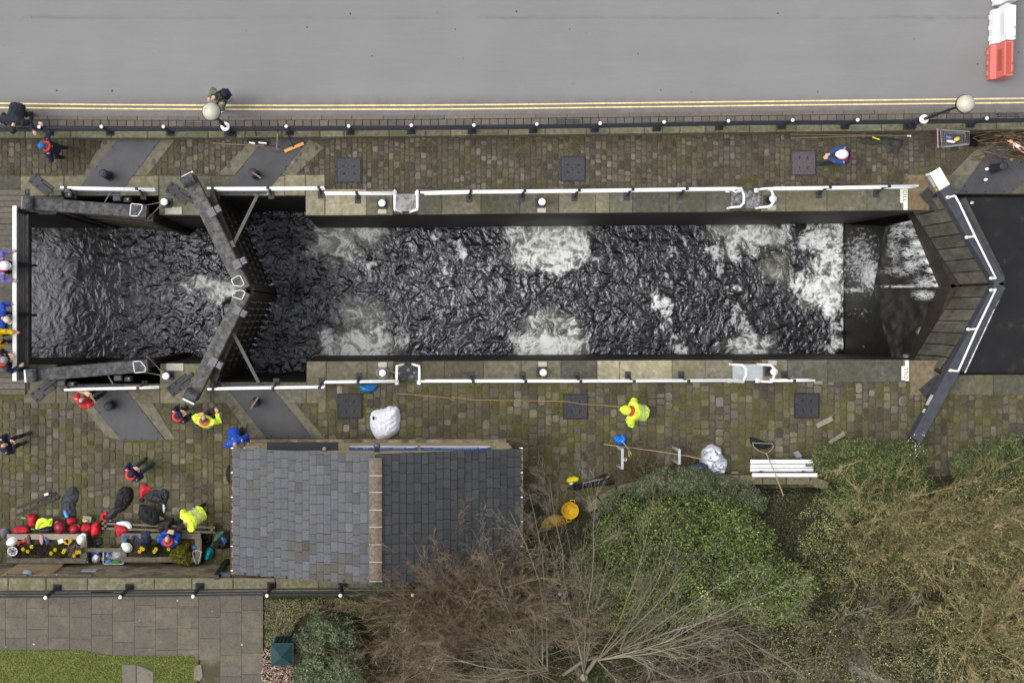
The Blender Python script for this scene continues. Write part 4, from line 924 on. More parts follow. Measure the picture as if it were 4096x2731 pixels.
def gate(label, heel, tip, zt, leafa, leafb, zb, wd, timb, pts, roll, plankc, np_=12, grp='mitre gates of the lock', bh=.34, up=True):
    """balance beam heel->tip (pixels at beam top) and a planked leaf below from leafa to leafb"""
    A, B = P(*heel, zt), P(*tip, zt); t = thing('lock_gate', label, 'lock gate', (A.x, A.y, 0), grp)
    m = MB(); d = (B-A).normalized()
    n = 14; s_ = Vector((-d.y, d.x, 0)); vs = []
    for k in range(n+1):
        p = A.lerp(B, k/n); e = wd/2*(1+.06*fbm(Vector((k*.4, heel[0], 0)), 2)); zz = .008*fbm(Vector((k*.7, 3, heel[1])), 2)
        for a, z in ((-1, zt-bh), (-1, zt-.02), (-.88, zt+zz), (.88, zt+zz), (1, zt-.02), (1, zt-bh)): q = p+s_*(a*e); vs.append((q.x, q.y, z))
    fs = [(k*6+j, k*6+(j+1) % 6, (k+1)*6+(j+1) % 6, (k+1)*6+j) for k in range(n) for j in range(6)]+[(5, 4, 3, 2, 1, 0), tuple(n*6+j for j in range(6))]
    m.add(vs, fs); m.build('balance_beam', timb, t)
    LA, LB = P(*leafa, .45), P(*leafb, .45); ld = (LB-LA).normalized(); ln = Vector((-ld.y, ld.x, 0)); L = (LB-LA).length
    m = MB(); w_ = L/np_
    for k in range(np_):
        c_ = LA+ld*(w_*(k+.5)); v = rnd.uniform(.7, 1.25); an = math.atan2(ld.y, ld.x)
        m.box((c_.x, c_.y, (.4+zb)/2), (w_-.045, .07, .4-zb), rz=an, col=(v, v*rnd.uniform(.95, 1.03), v*.95), bev=0)
    pl = m.build('leaf_planks', plankc, t, col=True)
    m = MB(); an = math.atan2(ld.y, ld.x); mid = (LA+LB)/2; us = Vector((.15, 0, 0)) if zb > -4 else Vector((0, 0, 0)); mid = mid+us
    m.box((mid.x, mid.y, .46), (L+.1, .20, .16), rz=an, bev=.01)
    for z in ([-.5, -1.3] if zb > -4 else [-1.5, -3, -4.5]): q = mid-ln*.0; m.box((q.x, q.y, z), (L, .17, .22), rz=an)
    for q in (LA+us, LB+us): m.box((q.x, q.y, (.55+zb)/2), (.24, .24, .55-zb), rz=an, bev=.01)
    m.build('leaf_frame', BROWNT, t)
    if pts: pent(t, pts, zt+.018)
    if roll:
        rx, ry = roll; c_ = P(rx, ry, zt+.1); an = math.atan2(d.y, d.x)+math.pi/2
        m = MB(); m.lathe(c_+Vector((0, 0, .02)), [(.0, -.19), (.16, -.19), (.165, -.17), (.165, .17), (.16, .19), (0, .19)], 18, M=Matrix.Rotation(an, 3, 'Z')@Matrix.Rotation(R(90), 3, 'Y'), cap=False)
        m.build('roller_weight', TIMB, t, smooth=False)
        m = MB(); e = A-d*.1; m.box((e.x, e.y, zt-.05), (.05, .36, .3), rz=math.atan2(d.y, d.x)); m.build('end_plate', WHITE, t)
    return t, A, B, d, s_
def strut(t, a, za, b_, zb, r_=.045, mt=None):
    m = MB(); m.beam(P(*a, za), P(*b_, zb), r_*2, r_*1.4); m.build('rack_bar', mt or mat('galvanised_bar', (.11, .105, .10), .6, .25), t)
def bracket(t, x, y, z, rz):
    p = P(x, y, z); m = MB(); m.box((p.x, p.y, z), (.22, .26, .03), rz=rz, bev=.005); m.box((p.x+.22*math.cos(rz), p.y+.22*math.sin(rz), z-.05), (.16, .2, .22), rz=rz, bev=.01); m.tube([(p.x+.1*math.cos(rz), p.y+.1*math.sin(rz), z-.1), (p.x+.3*math.cos(rz), p.y+.3*math.sin(rz), z+.08)], .03, 8); m.build('gate_paddle_gear', mat('scuffed_steel', (.07, .066, .075), .55, .4, 12, (.17, .16, .17)), t)
g1, A, B, d, s_ = gate('closed middle gate leaf, road side, scuffed black beam', (757, 712), (975, 1155), .95, (852, 800), (1000, 1152), -6.3, .40, TIMBL, [(925, 1117), (959, 1100), (977, 1135), (964, 1146), (934, 1141)], (752, 722), BROWNT)
strut(g1, (930, 985), .55, (1030, 780), .1); bracket(g1, 845, 850, 1.0, R(28)); bracket(g1, 948, 1057, 1.0, R(28))
m = MB(); q = P(927, 978, .6); m.box((q.x, q.y, .62), (.14, .2, .06), rz=R(25)); m.build('strut_bracket', PAD, g1)
m = MB(); m.beam(P(800, 790, .7), P(985, 1115, .7), .09, .1); m.build('foot_rail', mat('old_timber', (.12, .105, .08), .9, .3, 10), g1)
g2, A, B, d, s_ = gate('closed middle gate leaf, towpath side, scuffed black beam', (762, 1592), (976, 1166), .95, (860, 1505), (1000, 1178), -6.3, .40, TIMBL, [(928, 1186), (934, 1165), (964, 1160), (981, 1168), (967, 1198)], (764, 1580), BROWNT)
strut(g2, (932, 1330), .55, (1035, 1530), .1); bracket(g2, 852, 1446, 1.0, R(-28)); bracket(g2, 948, 1240, 1.0, R(-28))
m = MB(); m.beam(P(815, 1500, .7), P(985, 1215, .7), .09, .1); m.build('foot_rail', mat('old_timber', (0, 0, 0)), g2)
g3, *_ = gate('open lower gate leaf, road side, lying back against the wall', (108, 812), (585, 848), .95, (262, 838), (600, 872), -6.3, .36, TIMB, [(524, 815), (569, 819), (567, 838), (550, 865), (519, 862)], (112, 812), PLANK, 14)
g4, *_ = gate('open lower gate leaf, towpath side, lying back against the wall', (118, 1502), (590, 1462), .95, (262, 1480), (600, 1452), -6.3, .36, TIMB, [(532, 1446), (561, 1444), (582, 1469), (580, 1487), (538, 1491)], (128, 1501), PLANK, 14)
for t, pts in ((g3, [(231, 773), (466, 793)]), (g4, [(244, 1533), (470, 1512)])):
    for x, y in pts:
        p = P(x, y, .85); m = MB(); m.box((p.x, p.y, .70), (.22, .16, .3), bev=.02); m.box((p.x+.25, p.y-.03, .5), (.2, .14, .35), bev=.02); m.build('paddle_box', mat('paddle_box_grey', (.045, .047, .052), .6, .3), t)
        m = MB(); m.ell((p.x+.3, p.y-.02, .70), (.03, .03, .05)); m.build('paddle_knob', mat('cream_knob', (.45, .40, .28), .6), t)
strut(g3, (420, 808), .6, (442, 770), .9, .02); strut(g4, (430, 1498), .6, (452, 1535), .9, .02)
# mooring lines from the open gates to the bollards
ROPE = mat('old_rope', (.30, .27, .22), .9, .3, 40)
for k, (gate_px, boll, lab) in enumerate((((572, 822), (652, 806), 'thin pale rope from the open road side gate to its bollard'), ((570, 1488), (660, 1505), 'thin pale rope from the open towpath side gate to its bollard'))):
    a, b_ = P(*gate_px, .97), P(*boll, .42); a2, b2 = P(gate_px[0]+18, gate_px[1]+(52 if k == 0 else -62), .8), b_
    m = MB()
    for s0, e0 in ((a, b_), (a2, b2)): m.tube([s0.lerp(e0, f)-Vector((0, 0, .12*math.sin(math.pi*f))) for f in np.linspace(0, 1, 9)], .011, 6)
    tag(m.build('mooring_rope', ROPE), lab, 'rope', 'ropes holding the open gates')
# upper gates
NAVY = mat('blue_black_paint', (.030, .033, .043), .5, .2, 6, (.055, .058, .070), bump=.1)
WALKM = mat('walkway_dark', (.030, .030, .030), .85, .35, 9, (.07, .066, .062), bump=.4)
def top_gate(label, heel, tip, leafa, leafb, white_end, rails, knobs, walk, marks, edge):
    t, A, B, d, s_ = gate(label, heel, tip, .95, leafa, leafb, -1.65, .33, NAVY, None, None, PLANK, 7, 'top gates of the lock')
    if white_end:
        m = MB(); C0 = A.lerp(B, .0); C1 = A.lerp(B, .155); an = math.atan2(d.y, d.x); cc = (C0+C1)/2; m.box((cc.x, cc.y, .80), ((C1-C0).length, .345, .316), rz=an, bev=.012); e = m.build('painted_end', WHITE, t)
    m = MB(); w0, w1 = P(*walk[0], .82), P(*walk[1], .82); m.beam(w0, w1, walk[2], .07); wk = m.build('walkway', WALKM, t)
    m = MB(); m.tube([P(x, y, 1.15) for x, y in rails], .03, 8)
    m.build('handrail', GLOSSW, t, smooth=True)
    for x, y in knobs:
        rp = min(rails, key=lambda q: abs(q[1]-y)); p = P(x, y, 1.1); q = P(rp[0], rp[1], 1.15)
        m = MB(); m.tube([(p.x, p.y, .9), (p.x, p.y, 1.1), q], .028, 8); m.ell((p.x, p.y, .97), (.07, .05, .05)); m.build('rail_stanchion', mat('cream_white', (.66, .66, .60), .5), t)
    if edge:
        m = MB(); a, b_ = P(*edge[0], .87), P(*edge[1], .87); n = 30
        for k in range(n):
            if rnd.random() < .88: m.beam(a.lerp(b_, k/n), a.lerp(b_, (k+rnd.uniform(.8, 1.05))/n), rnd.uniform(.018, .034), .012)
        m.build('painted_edge', LINEW, t)
    return t, A, B, d, s_
t, A, B, d, s_ = top_gate('closed top gate leaf with a white painted beam end, road side', (3739, 680), (4003, 1130), (3752, 785), (3972, 1130), True, [(3820, 783), (3838, 815), (3900, 945), (3984, 1114)], [(3800, 788), (3876, 948), (3974, 1112)], ((3842, 800), (4000, 1118), .30), [], None)
m = MB(); C0 = A.lerp(B, .02); C1 = A.lerp(B, .15); sd = s_ if s_.x < 0 else -s_
a = C0+sd*.176; b_ = C1+sd*.176; m.beam((a.x, a.y, .79), (b_.x, b_.y, .79), .006, .24, up=(0, 0, 1)); ns = m.build('notice_plate', mat('notice_dark', (.03, .03, .035), .5), t)
m = MB()
for k in range(3):
    for j in range(11): q = a.lerp(b_, .08+.065*j); m.box((q.x+sd.x*.006, q.y+sd.y*.006, .86-.06*k), (.008, .028, .03), rz=math.atan2(d.y, d.x)-math.pi/2)
m.build('notice_lettering', LINEW, ns)
m = MB(); q = a.lerp(b_, .92); m.add([(q.x+sd.x*.006, q.y+sd.y*.006, .9), (q.x+sd.x*.006+d.x*.08, q.y+sd.y*.006+d.y*.08, .74), (q.x+sd.x*.006-d.x*.08, q.y+sd.y*.006-d.y*.08, .74)], [(0, 1, 2)]); m.build('warning_triangle', mat('warning_yellow', (.7, .5, .05), .5), ns)
t, A, B, d, s_ = top_gate('closed top gate leaf with the longest dark beam, towpath side', (3668, 1760), (4003, 1140), (3760, 1478), (3972, 1142), False, [(3833, 1484), (3908, 1315), (3984, 1156)], [(3812, 1482), (3882, 1317), (3974, 1160)], ((3846, 1482), (4000, 1152), .26), [], ((3860, 1490), (4021, 1141)))
sd = s_ if s_.x < 0 else -s_
C0 = A.lerp(B, .21); C1 = A.lerp(B, .275); a = C0+sd*.172; b_ = C1+sd*.172
m = MB()
for k in range(3):
    for j in range(9): q = a.lerp(b_, j/9); m.box((q.x, q.y, .86-.07*k), (.008, .03, .035), rz=math.atan2(d.y, d.x)-math.pi/2)
m.build('beam_lettering', LINEW, t)
m = MB(); q = A.lerp(B, .17)+sd*.172; m.box((q.x, q.y, .8), (.01, .12, .14), rz=math.atan2(d.y, d.x)-math.pi/2); m.build('warning_label', mat('cream_label', (.55, .5, .35), .6), t)
# heavy timbers the top gates close against
t = thing('sill_timbers', 'dark wet sill timbers in a V below the top gates', 'sill', P(3740, 1140, -3))
for k, (xa_, xe_, z, w_) in enumerate(((3826, 3715, -1.85, .42), (3806, 3690, -2.3, .34), (3786, 3662, -2.85, .34))):
    for a, b_ in (((xe_, 842), (xa_, 1144)), ((xa_, 1144), (xe_, 1440))):
        m = MB(); A_, B_ = P(*a, z), P(*b_, z); m.beam((A_.x, A_.y, z-.1), (B_.x, B_.y, z-.1), w_, .4); m.build('sill_beam', BROWNT, t)
# anchor plates let into the coping by each heel post
for lab, x, y, rz in (('beside the open gate, road side', 163, 738, -38), ('under the middle gate beam, road side', 712, 772, -34), ('beside the open gate, towpath side', 170, 1563, 38), ('under the middle gate beam, towpath side', 716, 1540, 38), ('beside the top gate, towpath side', 3727, 1545, 40), ('beside the top gate, road side', 3728, 800, -45)):
    p = P(x, y, .05); t = thing('gate_anchor', 'dark iron gate anchor bolted down '+lab, 'gate anchor', (p.x, p.y, 0), 'iron anchors of the gates')
    M_ = Matrix.Rotation(R(rz), 3, 'Z'); m = MB(); m.box((p.x, p.y, .045), (.72, .34, .03), rz=R(rz), bev=.006)
    q = M_@Vector((.28, .02, 0)); m.box((p.x+q.x, p.y+q.y, .08), (.5, .1, .06), rz=R(rz), bev=.01); m.build('anchor_plate', IRON, t)
    m = MB()
    for a in (-.28, -.05): 
        for c_ in (-.11, .11): q = M_@Vector((a, c_, 0)); m.lathe((p.x+q.x, p.y+q.y, .06), [(.03, 0), (.03, .03), (.015, .04)], 8)
    m.build('anchor_bolt', BLACK, t)
# ================================================================ footbridge at the left
t = thing('footbridge', 'timber footbridge over the canal with black side rails and a white handrail', 'footbridge', P(0, 1160, 0))
BX = P(58, 0, 1.15).x
m = MB(); y = YP(760, .1); 
while y > YP(1560, .1):
    v = rnd.uniform(.7, 1.2); m.box((BX-1.0, y-.08, .08), (2.0, .155, .06), col=(v, v*.98, v*.94), bev=.006); y -= .168
m.build('deck_planks', mat('deck_timber', (.075, .068, .058), .9, .25, 9, (.13, .12, .10), attr=True, bump=.5), t)
m = MB(); ya_, yb_ = YP(756, .1), YP(1560, .1); m.box((BX+.03, (ya_+yb_)/2, -.1), (.10, ya_-yb_, .34)); m.box((BX-2.0, (ya_+yb_)/2, -.1), (.10, ya_-yb_, .34)); m.build('edge_beam', TIMB, t)
ya_, yb_ = YP(823, 1.15), YP(1523, 1.15)
for xx in (BX, BX-2.0):
    m = MB(); m.box((xx, (ya_+yb_)/2, 1.13), (.12, ya_-yb_, .06), bev=.01); m.build('handrail', WHITE, t)
    for z, w_ in ((.95, .06), (.72, .05), (.5, .05), (.28, .06)):
        m = MB(); m.box((xx+.0, (ya_+yb_)/2, z), (.045, ya_-yb_, .09)); m.build('side_rail', mat('fence_dark_timber', (.035, .032, .030), .8, .25), t)
    for py in (842, 1055, 1258, 1480):
        m = MB(); yy = YP(py, 1.0); m.box((xx+.01, yy, .5), (.09, .1, 1.22)); m.beam((xx+.02, yy, .85), (xx+.30*(1 if xx == BX else -1), yy-.02, .02), .07, .07); m.build('post', BLACK, t)
# ================================================================ traffic barriers
def barrier(label, cx, cy, L, rz, col1, col2):
    t = thing('road_barrier', label, 'traffic barrier', P(cx, cy, ROADZ), 'water filled barriers in the road', R(rz))
    PM = mat('barrier_'+col1[0], col1[1], .5, .08, 4, bump=.03, spec=.4); PD = mat('barrier_'+col1[0]+'_recess', col2, .5, .1, 4, bump=.03)
    # local coordinates: length along y
    m = MB(); prof = [(-.24, 0), (-.24, .22), (-.13, .34), (-.115, .80), (.115, .80), (.13, .34), (.24, .22), (.24, 0)]
    n = len(prof); vs = [(x, y, z) for y in (-L/2, L/2) for x, z in prof]; fs = [(k, (k+1) % n, n+(k+1) % n, n+k) for k in range(n)]+[tuple(range(n-1, -1, -1)), tuple(range(n, 2*n))]
    m.add(vs, [f[::-1] for f in fs])
    for s_ in (-1, 1):
        for k in (-1, 0, 1): m.box((s_*.235, k*L*.31, .05), (.07, L*.13, .1), bev=.01)
    m.box((0, L/2+.045, .4), (.1, .09, .5), bev=.015); m.box((-.10, 0, .82), (.055, L*.97, .03), bev=.008); m.box((.10, 0, .82), (.055, L*.97, .03), bev=.008)
    m.build('body', PM, t, world=False)
    m = MB()
    for s_ in (-1, 1): m.box((s_*.123, 0, .56), (.02, L*.62, .26), bev=.004)
    m.box((0, 0, .806), (.14, L*.9, .012)); m.build('recess_panel', PD, t, world=False)
    m = MB(); m.lathe((.10, -.15*L, .83), [(.032, 0), (.032, .012)], 12); m.lathe((.10, -.42*L, .83), [(.03, 0), (.03, .012)], 12); m.build('filler_cap', mat('cap_'+col1[0], tuple(q*.45 for q in col1[1]), .5), t, world=False)
barrier('red plastic barrier at the end of the row in the road', 3980, 256, 1.0, -1, ('red', (.52, .13, .11)), (.36, .07, .05))
barrier('white plastic barrier between the red one and the picture edge', 3990, 115, 1.0, -1, ('white', (.68, .69, .69)), (.58, .60, .61))
barrier('white plastic barrier furthest from the red one', 4004, -40, 1.0, -3, ('white', (.5, .5, .5)), (.4, .4, .4))
# cill markers painted on the coping with their lettering
for k, (x0_, x1_, ya_, yb_, ym0, ym1, xm0, txtx, txty, rz, lab) in enumerate(((3612, 3629, 757, 840, 757, 812, 3599, 3619, 783, -90, 'white painted cill marker on the coping, road side'), (3618, 3634, 1441, 1523, 1464, 1520, 3604, 3625, 1493, 90, 'white painted cill marker on the coping, towpath side'))):
    t = thing('cill_marker', lab, 'painted marker', P(x0_, ya_, .04), 'painted cill markers')
    m = MB(); m.prism([W(x, y) for x, y in ((x0_, ya_), (x1_, ya_), (x1_, yb_), (x0_, yb_))], .0, .0385); m.prism([W(x, y) for x, y in ((xm0, ym0), (x0_, ym0), (x0_, ym1), (xm0, ym1))], .0, .038)
    m.build('white_paint', mat('worn_white_paint', (.62, .61, .56), .8, .12, 20, bump=.1), t)
    cu = bpy.data.curves.new('cill_text', 'FONT'); cu.body = 'CILL'; cu.size = .15; cu.space_character = 1.25; cu.extrude = .001; cu.align_x = 'CENTER'; cu.align_y = 'CENTER'; cu.materials.append(BLACK)
    tmp = bpy.data.objects.new('tmp', cu); COL.objects.link(tmp); bpy.context.view_layer.update(); me = bpy.data.meshes.new_from_object(tmp.evaluated_get(bpy.context.evaluated_depsgraph_get())); bpy.data.objects.remove(tmp)
    o = bpy.data.objects.new('lettering', me); COL.objects.link(o); o.parent = t; q = P(txtx, txty, .042)-wloc(t); o.location = q; o.rotation_euler = (0, 0, R(rz))
# ================================================================ PEOPLE
def ik(a, t, l1, l2, pole):
    d = t-a; L = min(d.length, (l1+l2)*.995); u = d.normalized() if d.length > 1e-6 else Vector((0, 0, -1)); t2 = a+u*L
    x = (l1*l1-l2*l2+L*L)/(2*L); h = math.sqrt(max(l1*l1-x*x, 0)); pv = (pole-u*pole.dot(u))
    pv = pv.normalized() if pv.length > 1e-5 else u.orthogonal()
    return a+u*x+pv*h, t2
SKIN = mat('skin', (.50, .30, .22), .6, .08, 20, bump=.05)
def cloth_mat(name, col, sh=.8, var=.25):
    return mat(name, col, sh, var, 7, bump=.6, bsc=11)
CLD = bpy.data.textures.new('folds', 'CLOUDS'); CLD.noise_scale = .11; CLD.noise_depth = 2
def remesh(o, vox, sm=3):
    md = o.modifiers.new('r', 'REMESH'); md.mode = 'VOXEL'; md.voxel_size = vox; md.use_smooth_shade = True
    if sm: s_ = o.modifiers.new('s', 'SMOOTH'); s_.factor = .5; s_.iterations = sm
    if sm > 2: dm = o.modifiers.new('d', 'DISPLACE'); dm.texture = CLD; dm.strength = .055; dm.mid_level = .5
    return o
def person(label, head, zg, face, lean=8, lh=(.35, .2, 1.05), rh=(.35, -.2, 1.05), lf=(.03, .12), rf=(-.05, -.12), hip=.93, jacket=('navy_jacket', (.012, .014, .032)), trousers=('dark_trousers', (.015, .016, .02)),
           collar=None, hat=None, hatc=(.02, .02, .03), hair=(.03, .02, .015), seat=False, sleeve=None, stripe=None, bulk=1.0, look=0, bare=False, pack=None, shoes=(.02, .02, .02), hold=None, hem=False, vest=None):
    L = R(lean); up = Vector((math.sin(L), 0, math.cos(L))); fw = Vector((math.cos(L), 0, -math.sin(L)))
    H = Vector((0, 0, hip)); SH = H+up*.50; NK = SH+up*.06+fw*.01; HD = NK+up*.13+fw*.05
    cz = zg+HD.z+.10; w0 = P(head[0], head[1], cz); rz = R(face)
    off = Matrix.Rotation(rz, 3, 'Z')@Vector((HD.x, HD.y, 0)); loc = (w0.x-off.x, w0.y-off.y, zg)
    t = thing('person', label, 'person', loc, None, rz)
    sh = {1: SH+Vector((0, .19, 0)), -1: SH+Vector((0, -.19, 0))}; hp = {1: H+Vector((0, .095, 0)), -1: H+Vector((0, -.095, 0))}
    hd = {1: Vector(lh), -1: Vector(rh)}; ft = {1: Vector((*lf, .09)), -1: Vector((*rf, .09))}
    m = MB(); J = {}
    m.tube([H-up*.05, H+up*.15, SH-up*.05, SH], [.12, .11, .13, .09], 10); m.tube([SH-up*.05, NK, HD], [.07, .055, .05], 10)
    Mh = Matrix.Rotation(R(look), 3, 'Z')@Matrix.Rotation(L*.7, 3, 'Y')
    m.ell(HD+Mh@Vector((0, 0, .03)), (.098, .076, .118), 14, 10, M=Mh); m.ell(HD+Mh@Vector((.075, 0, -.05)), (.035, .045, .045), 8, 6)
    m.ell(HD+Mh@Vector((.105, 0, .01)), (.024, .014, .024), 8, 6)
    for s_ in (1, -1): m.ell(HD+Mh@Vector((0, s_*.078, .01)), (.018, .012, .03), 8, 6)
    for s_ in (1, -1):
        el, wr = ik(sh[s_], hd[s_], .29, .26, Vector((-.35, s_*.7, -.7))); J[s_] = (el, wr)
        m.tube([sh[s_], el, wr], [.05, .042, .030], 8)
        d = (wr-el).normalized(); sd = d.cross(Vector((0, 0, 1))); sd = sd.normalized() if sd.length > .1 else Vector((0, 1, 0)); nr = sd.cross(d)
        pc = wr+d*.045; m.tube([wr-d*.01, wr+d*.03, wr+d*.085], [.028, .042, .040], 8, flat=.5)
        for k in range(4):
            o_ = sd*((k-1.5)*.021); b0 = wr+d*.08+o_; ln = (.062, .072, .068, .052)[k]
            m.tube([b0-d*.01, b0+d*ln*.5-nr*.012, b0+d*ln*.85-nr*.035], [.0105, .0095, .0075], 6)
        th = -s_*sd if face is not None else sd
        m.tube([wr+d*.025+th*.03, wr+d*.055+th*.055, wr+d*.085+th*.05-nr*.02], [.012, .011, .009], 6)
        kn, an = ik(hp[s_], ft[s_], .44, .43, Vector((1, s_*.15, .25 if seat else .1))); J[s_*2] = (kn, an)
        m.tube([hp[s_], kn, an], [.075, .05, .035], 8)
        m.tube([an, an+Vector((.1, 0, -.05))], [.035, .03], 6)
    body = remesh(m.build('body', SKIN, t, world=False), .009, 1)
    # jacket
    jm = cloth_mat(*jacket); b_ = bulk; m = MB(); st = H-up*.10 if not seat else H-up*.02
    tor = Matrix(((1, 0, 0), (0, 1.0, 0), (0, 0, 1)))
    rings = [(st, .150*b_, .185*b_), (H+up*.08, .140*b_, .170*b_), (H+up*.25, .140*b_, .18*b_), (SH-up*.12, .145*b_, .215*b_), (SH-up*.02, .125*b_, .215*b_), (SH+up*.045, .075*b_, .10*b_)]
    vs = []; n = 18
    for c_, rx, ry in rings:
        for k in range(n): a = 2*math.pi*k/n; vs.append(c_+fw*(rx*math.cos(a))+Vector((0, ry*math.sin(a), 0)))
    m.add(vs, [(i*n+k, i*n+(k+1) % n, (i+1)*n+(k+1) % n, (i+1)*n+k) for i in range(5) for k in range(n)]+[tuple(range(n-1, -1, -1)), tuple(5*n+k for k in range(n))])
    if not sleeve:
        for s_ in (1, -1):
            el, wr = J[s_]; e = wr.lerp(el, .08) if not bare else el.lerp(sh[s_], .25)
            if bare: m.tube([sh[s_], e], [.085*b_, .062*b_], 10)
            else: m.tube([sh[s_], el, wr.lerp(el, .1)], [.095*b_, .080*b_, .060*b_], 10)
    jk = remesh(m.build('jacket' if not bare else 'shirt', jm, t, world=False), .014, 4)
    if sleeve:
        m = MB()
        sm_ = cloth_mat(*sleeve)
        for s_ in (1, -1): m = MB(); el, wr = J[s_]; m.tube([sh[s_]-up*.02, el, wr.lerp(el, .1)], [.096*b_, .080*b_, .060*b_], 10); remesh(m.build('sleeve', sm_, t, world=False), .013, 3)
    tm = cloth_mat(*trousers); m = MB(); m.ell(H, (.135, .175, .12), 12, 8)
    for s_ in (1, -1): kn, an = J[s_*2]; m.tube([hp[s_], kn, an+(kn-an)*.12], [.098, .068, .055], 10)
    remesh(m.build('trousers', tm, t, world=False), .014, 3)
    for s_ in (1, -1):
        kn, an = J[s_*2]; m = MB(); m.ell(an+Vector((.07, 0, -.035)), (.14, .05, .05), 10, 6); m.tube([an+Vector((0, 0, .06)), an-Vector((0, 0, .03))], [.052, .05], 8); m.box((an.x+.065, an.y, .015), (.27, .095, .03), bev=.006)
        m.build('shoe', mat('shoe_%d' % int(shoes[0]*100), shoes, .7, .2), t, smooth=False, world=False)
    if collar:
        m = MB(); pts = []
        for k in range(13): a = R(-150+25*k); pts.append(NK-fw*(.10*math.cos(a))+Vector((0, .115*math.sin(a), 0))+up*(.005+.02*math.cos(a))-fw*.015)
        m.tube(pts, [.022]+[.045]*11+[.022], 8); m.build('collar', cloth_mat(*collar), t, smooth=True, world=False)
    if stripe:
        for zz in (.12, .26):
            m = MB(); vs = []
            for dz in (-.022, .022):
                for k in range(n): a = 2*math.pi*k/n; c_ = H+up*(zz+dz); vs.append(c_+fw*(.158*b_*math.cos(a))+Vector((0, .205*b_*math.sin(a), 0)))
            m.add(vs, [(k, (k+1) % n, n+(k+1) % n, n+k) for k in range(n)]); m.build('reflective_band', mat('reflective_tape', (.55, .58, .56), .4, .1), t, smooth=True, world=False)
        for s_ in (1, -1):
            m = MB(); m.tube([SH+fw*.11+Vector((0, s_*.11, -.12)), SH+up*.045+Vector((0, s_*.12, 0)), SH-fw*.12+Vector((0, s_*.11, -.12))], .022, 6, flat=.4); m.build('reflective_band', mat('reflective_tape', (0, 0, 0)), t, smooth=True, world=False)
    if vest:
        m = MB(); vs = []
        for c_, rx, ry in rings[1:5]:
            for k in range(n): a = 2*math.pi*k/n; vs.append(c_+fw*((rx+.03)*math.cos(a))+Vector((0, (ry*.86+.02)*math.sin(a), 0)))
        m.add(vs, [(i*n+k, i*n+(k+1) % n, (i+1)*n+(k+1) % n, (i+1)*n+k) for i in range(3) for k in range(n)]+[tuple(range(n-1, -1, -1))])
        for s_ in (1, -1): m.tube([SH+fw*.13+Vector((0, s_*.1, -.08)), SH+up*.05+Vector((0, s_*.105, .02)), SH-fw*.12+Vector((0, s_*.1, -.08))], .05, 8, flat=.5)
        m.build('buoyancy_vest', cloth_mat(*vest), t, smooth=False, world=False)
    c0 = HD+Mh@Vector((0, 0, .04))
    if hat == 'helmet':
        m = MB(); hm = mat('helmet_%d_%d' % (int(hatc[0]*99), int(hatc[2]*99)), hatc, .4, .04, 6, bump=0); m.ell(c0, (.145, .118, .125), 18, 12, M=Mh, zmin=-.05)
        m.lathe(c0-Mh@Vector((0, 0, .01)), [(.118, 0), (.150, -.005), (.152, .012), (.12, .02)], 20, M=Mh@Matrix.Diagonal((1.08, .88, 1))); m.ell(c0+Mh@Vector((.13, 0, -.005)), (.06, .08, .012), 10, 5, M=Mh)
        for k in (-1, 0, 1): m.tube([c0+Mh@Vector((-.11, k*.04, .06)), c0+Mh@Vector((0, k*.045, .125)), c0+Mh@Vector((.11, k*.04, .06))], .010, 6)
        h_ = m.build('helmet', hm, t, smooth=True, world=False)
    elif hat in ('beanie', 'cap', 'hood'):
        m = MB(); m.ell(c0, (.118 if hat != 'hood' else .14, .098 if hat != 'hood' else .125, .115 if hat != 'hood' else .14), 16, 10, M=Mh, zmin=-.25)
        if hat == 'beanie': m.lathe(c0, [(.098, -.03), (.108, -.02), (.108, .02), (.098, .03)], 16, M=Mh@Matrix.Diagonal((1.12, .95, 1)), cap=False)
        if hat == 'cap': m.ell(c0+Mh@Vector((.13, 0, -.01)), (.075, .07, .012), 12, 5, M=Mh); m.ell(c0+Mh@Vector((0, 0, .112)), (.012, .012, .008), 6, 4)
        m.build(hat, cloth_mat('%s_%d_%d_%d' % (hat, int(hatc[0]*99), int(hatc[1]*99), int(hatc[2]*99)), hatc), t, smooth=True, world=False)
    if hat is None or hat == 'cap':
        if hair:
            m = MB(); m.ell(c0-Mh@Vector((.018, 0, .004)), (.104, .088, .104), 16, 10, M=Mh, dis=.10, sd=head[0], zmin=-.75); m.build('hair', cloth_mat('hair_%d_%d' % (int(hair[0]*200), int(hair[1]*200)), hair, .7, .5), t, smooth=True, world=False)
    m = MB()
    for s_ in (1, -1): m.ell(HD+Mh@Vector((.088, s_*.032, .03)), (.012, .014, .009), 8, 5)
    m.build('eyes', mat('eye_dark', (.02, .015, .01), .3, 0, bump=0), t, world=False)
    m = MB(); m.ell(HD+Mh@Vector((.098, 0, -.045)), (.01, .024, .006), 8, 5); m.build('mouth', mat('lip', (.30, .12, .10), .5, 0, bump=0), t, world=False)
    if pack:
        m = MB(); c_ = SH-up*.18-fw*.21; A_ = Matrix((fw, Vector((0, 1, 0)), up)).transposed(); m.ell(c_, (.13, .17, .26), 14, 10, M=A_, dis=.12, sd=3); m.box(c_-fw*.1-up*.06, (.07, .22, .2), M=A_, bev=.02)
        for s_ in (1, -1): m.tube([c_+Vector((0, s_*.1, .2)), SH+up*.07+Vector((0, s_*.11, 0)), SH+fw*.15+Vector((0, s_*.11, -.12)), c_+Vector((.1, s_*.16, -.15))], .022, 6)
        m.build('backpack', cloth_mat(*pack), t, smooth=True, world=False)
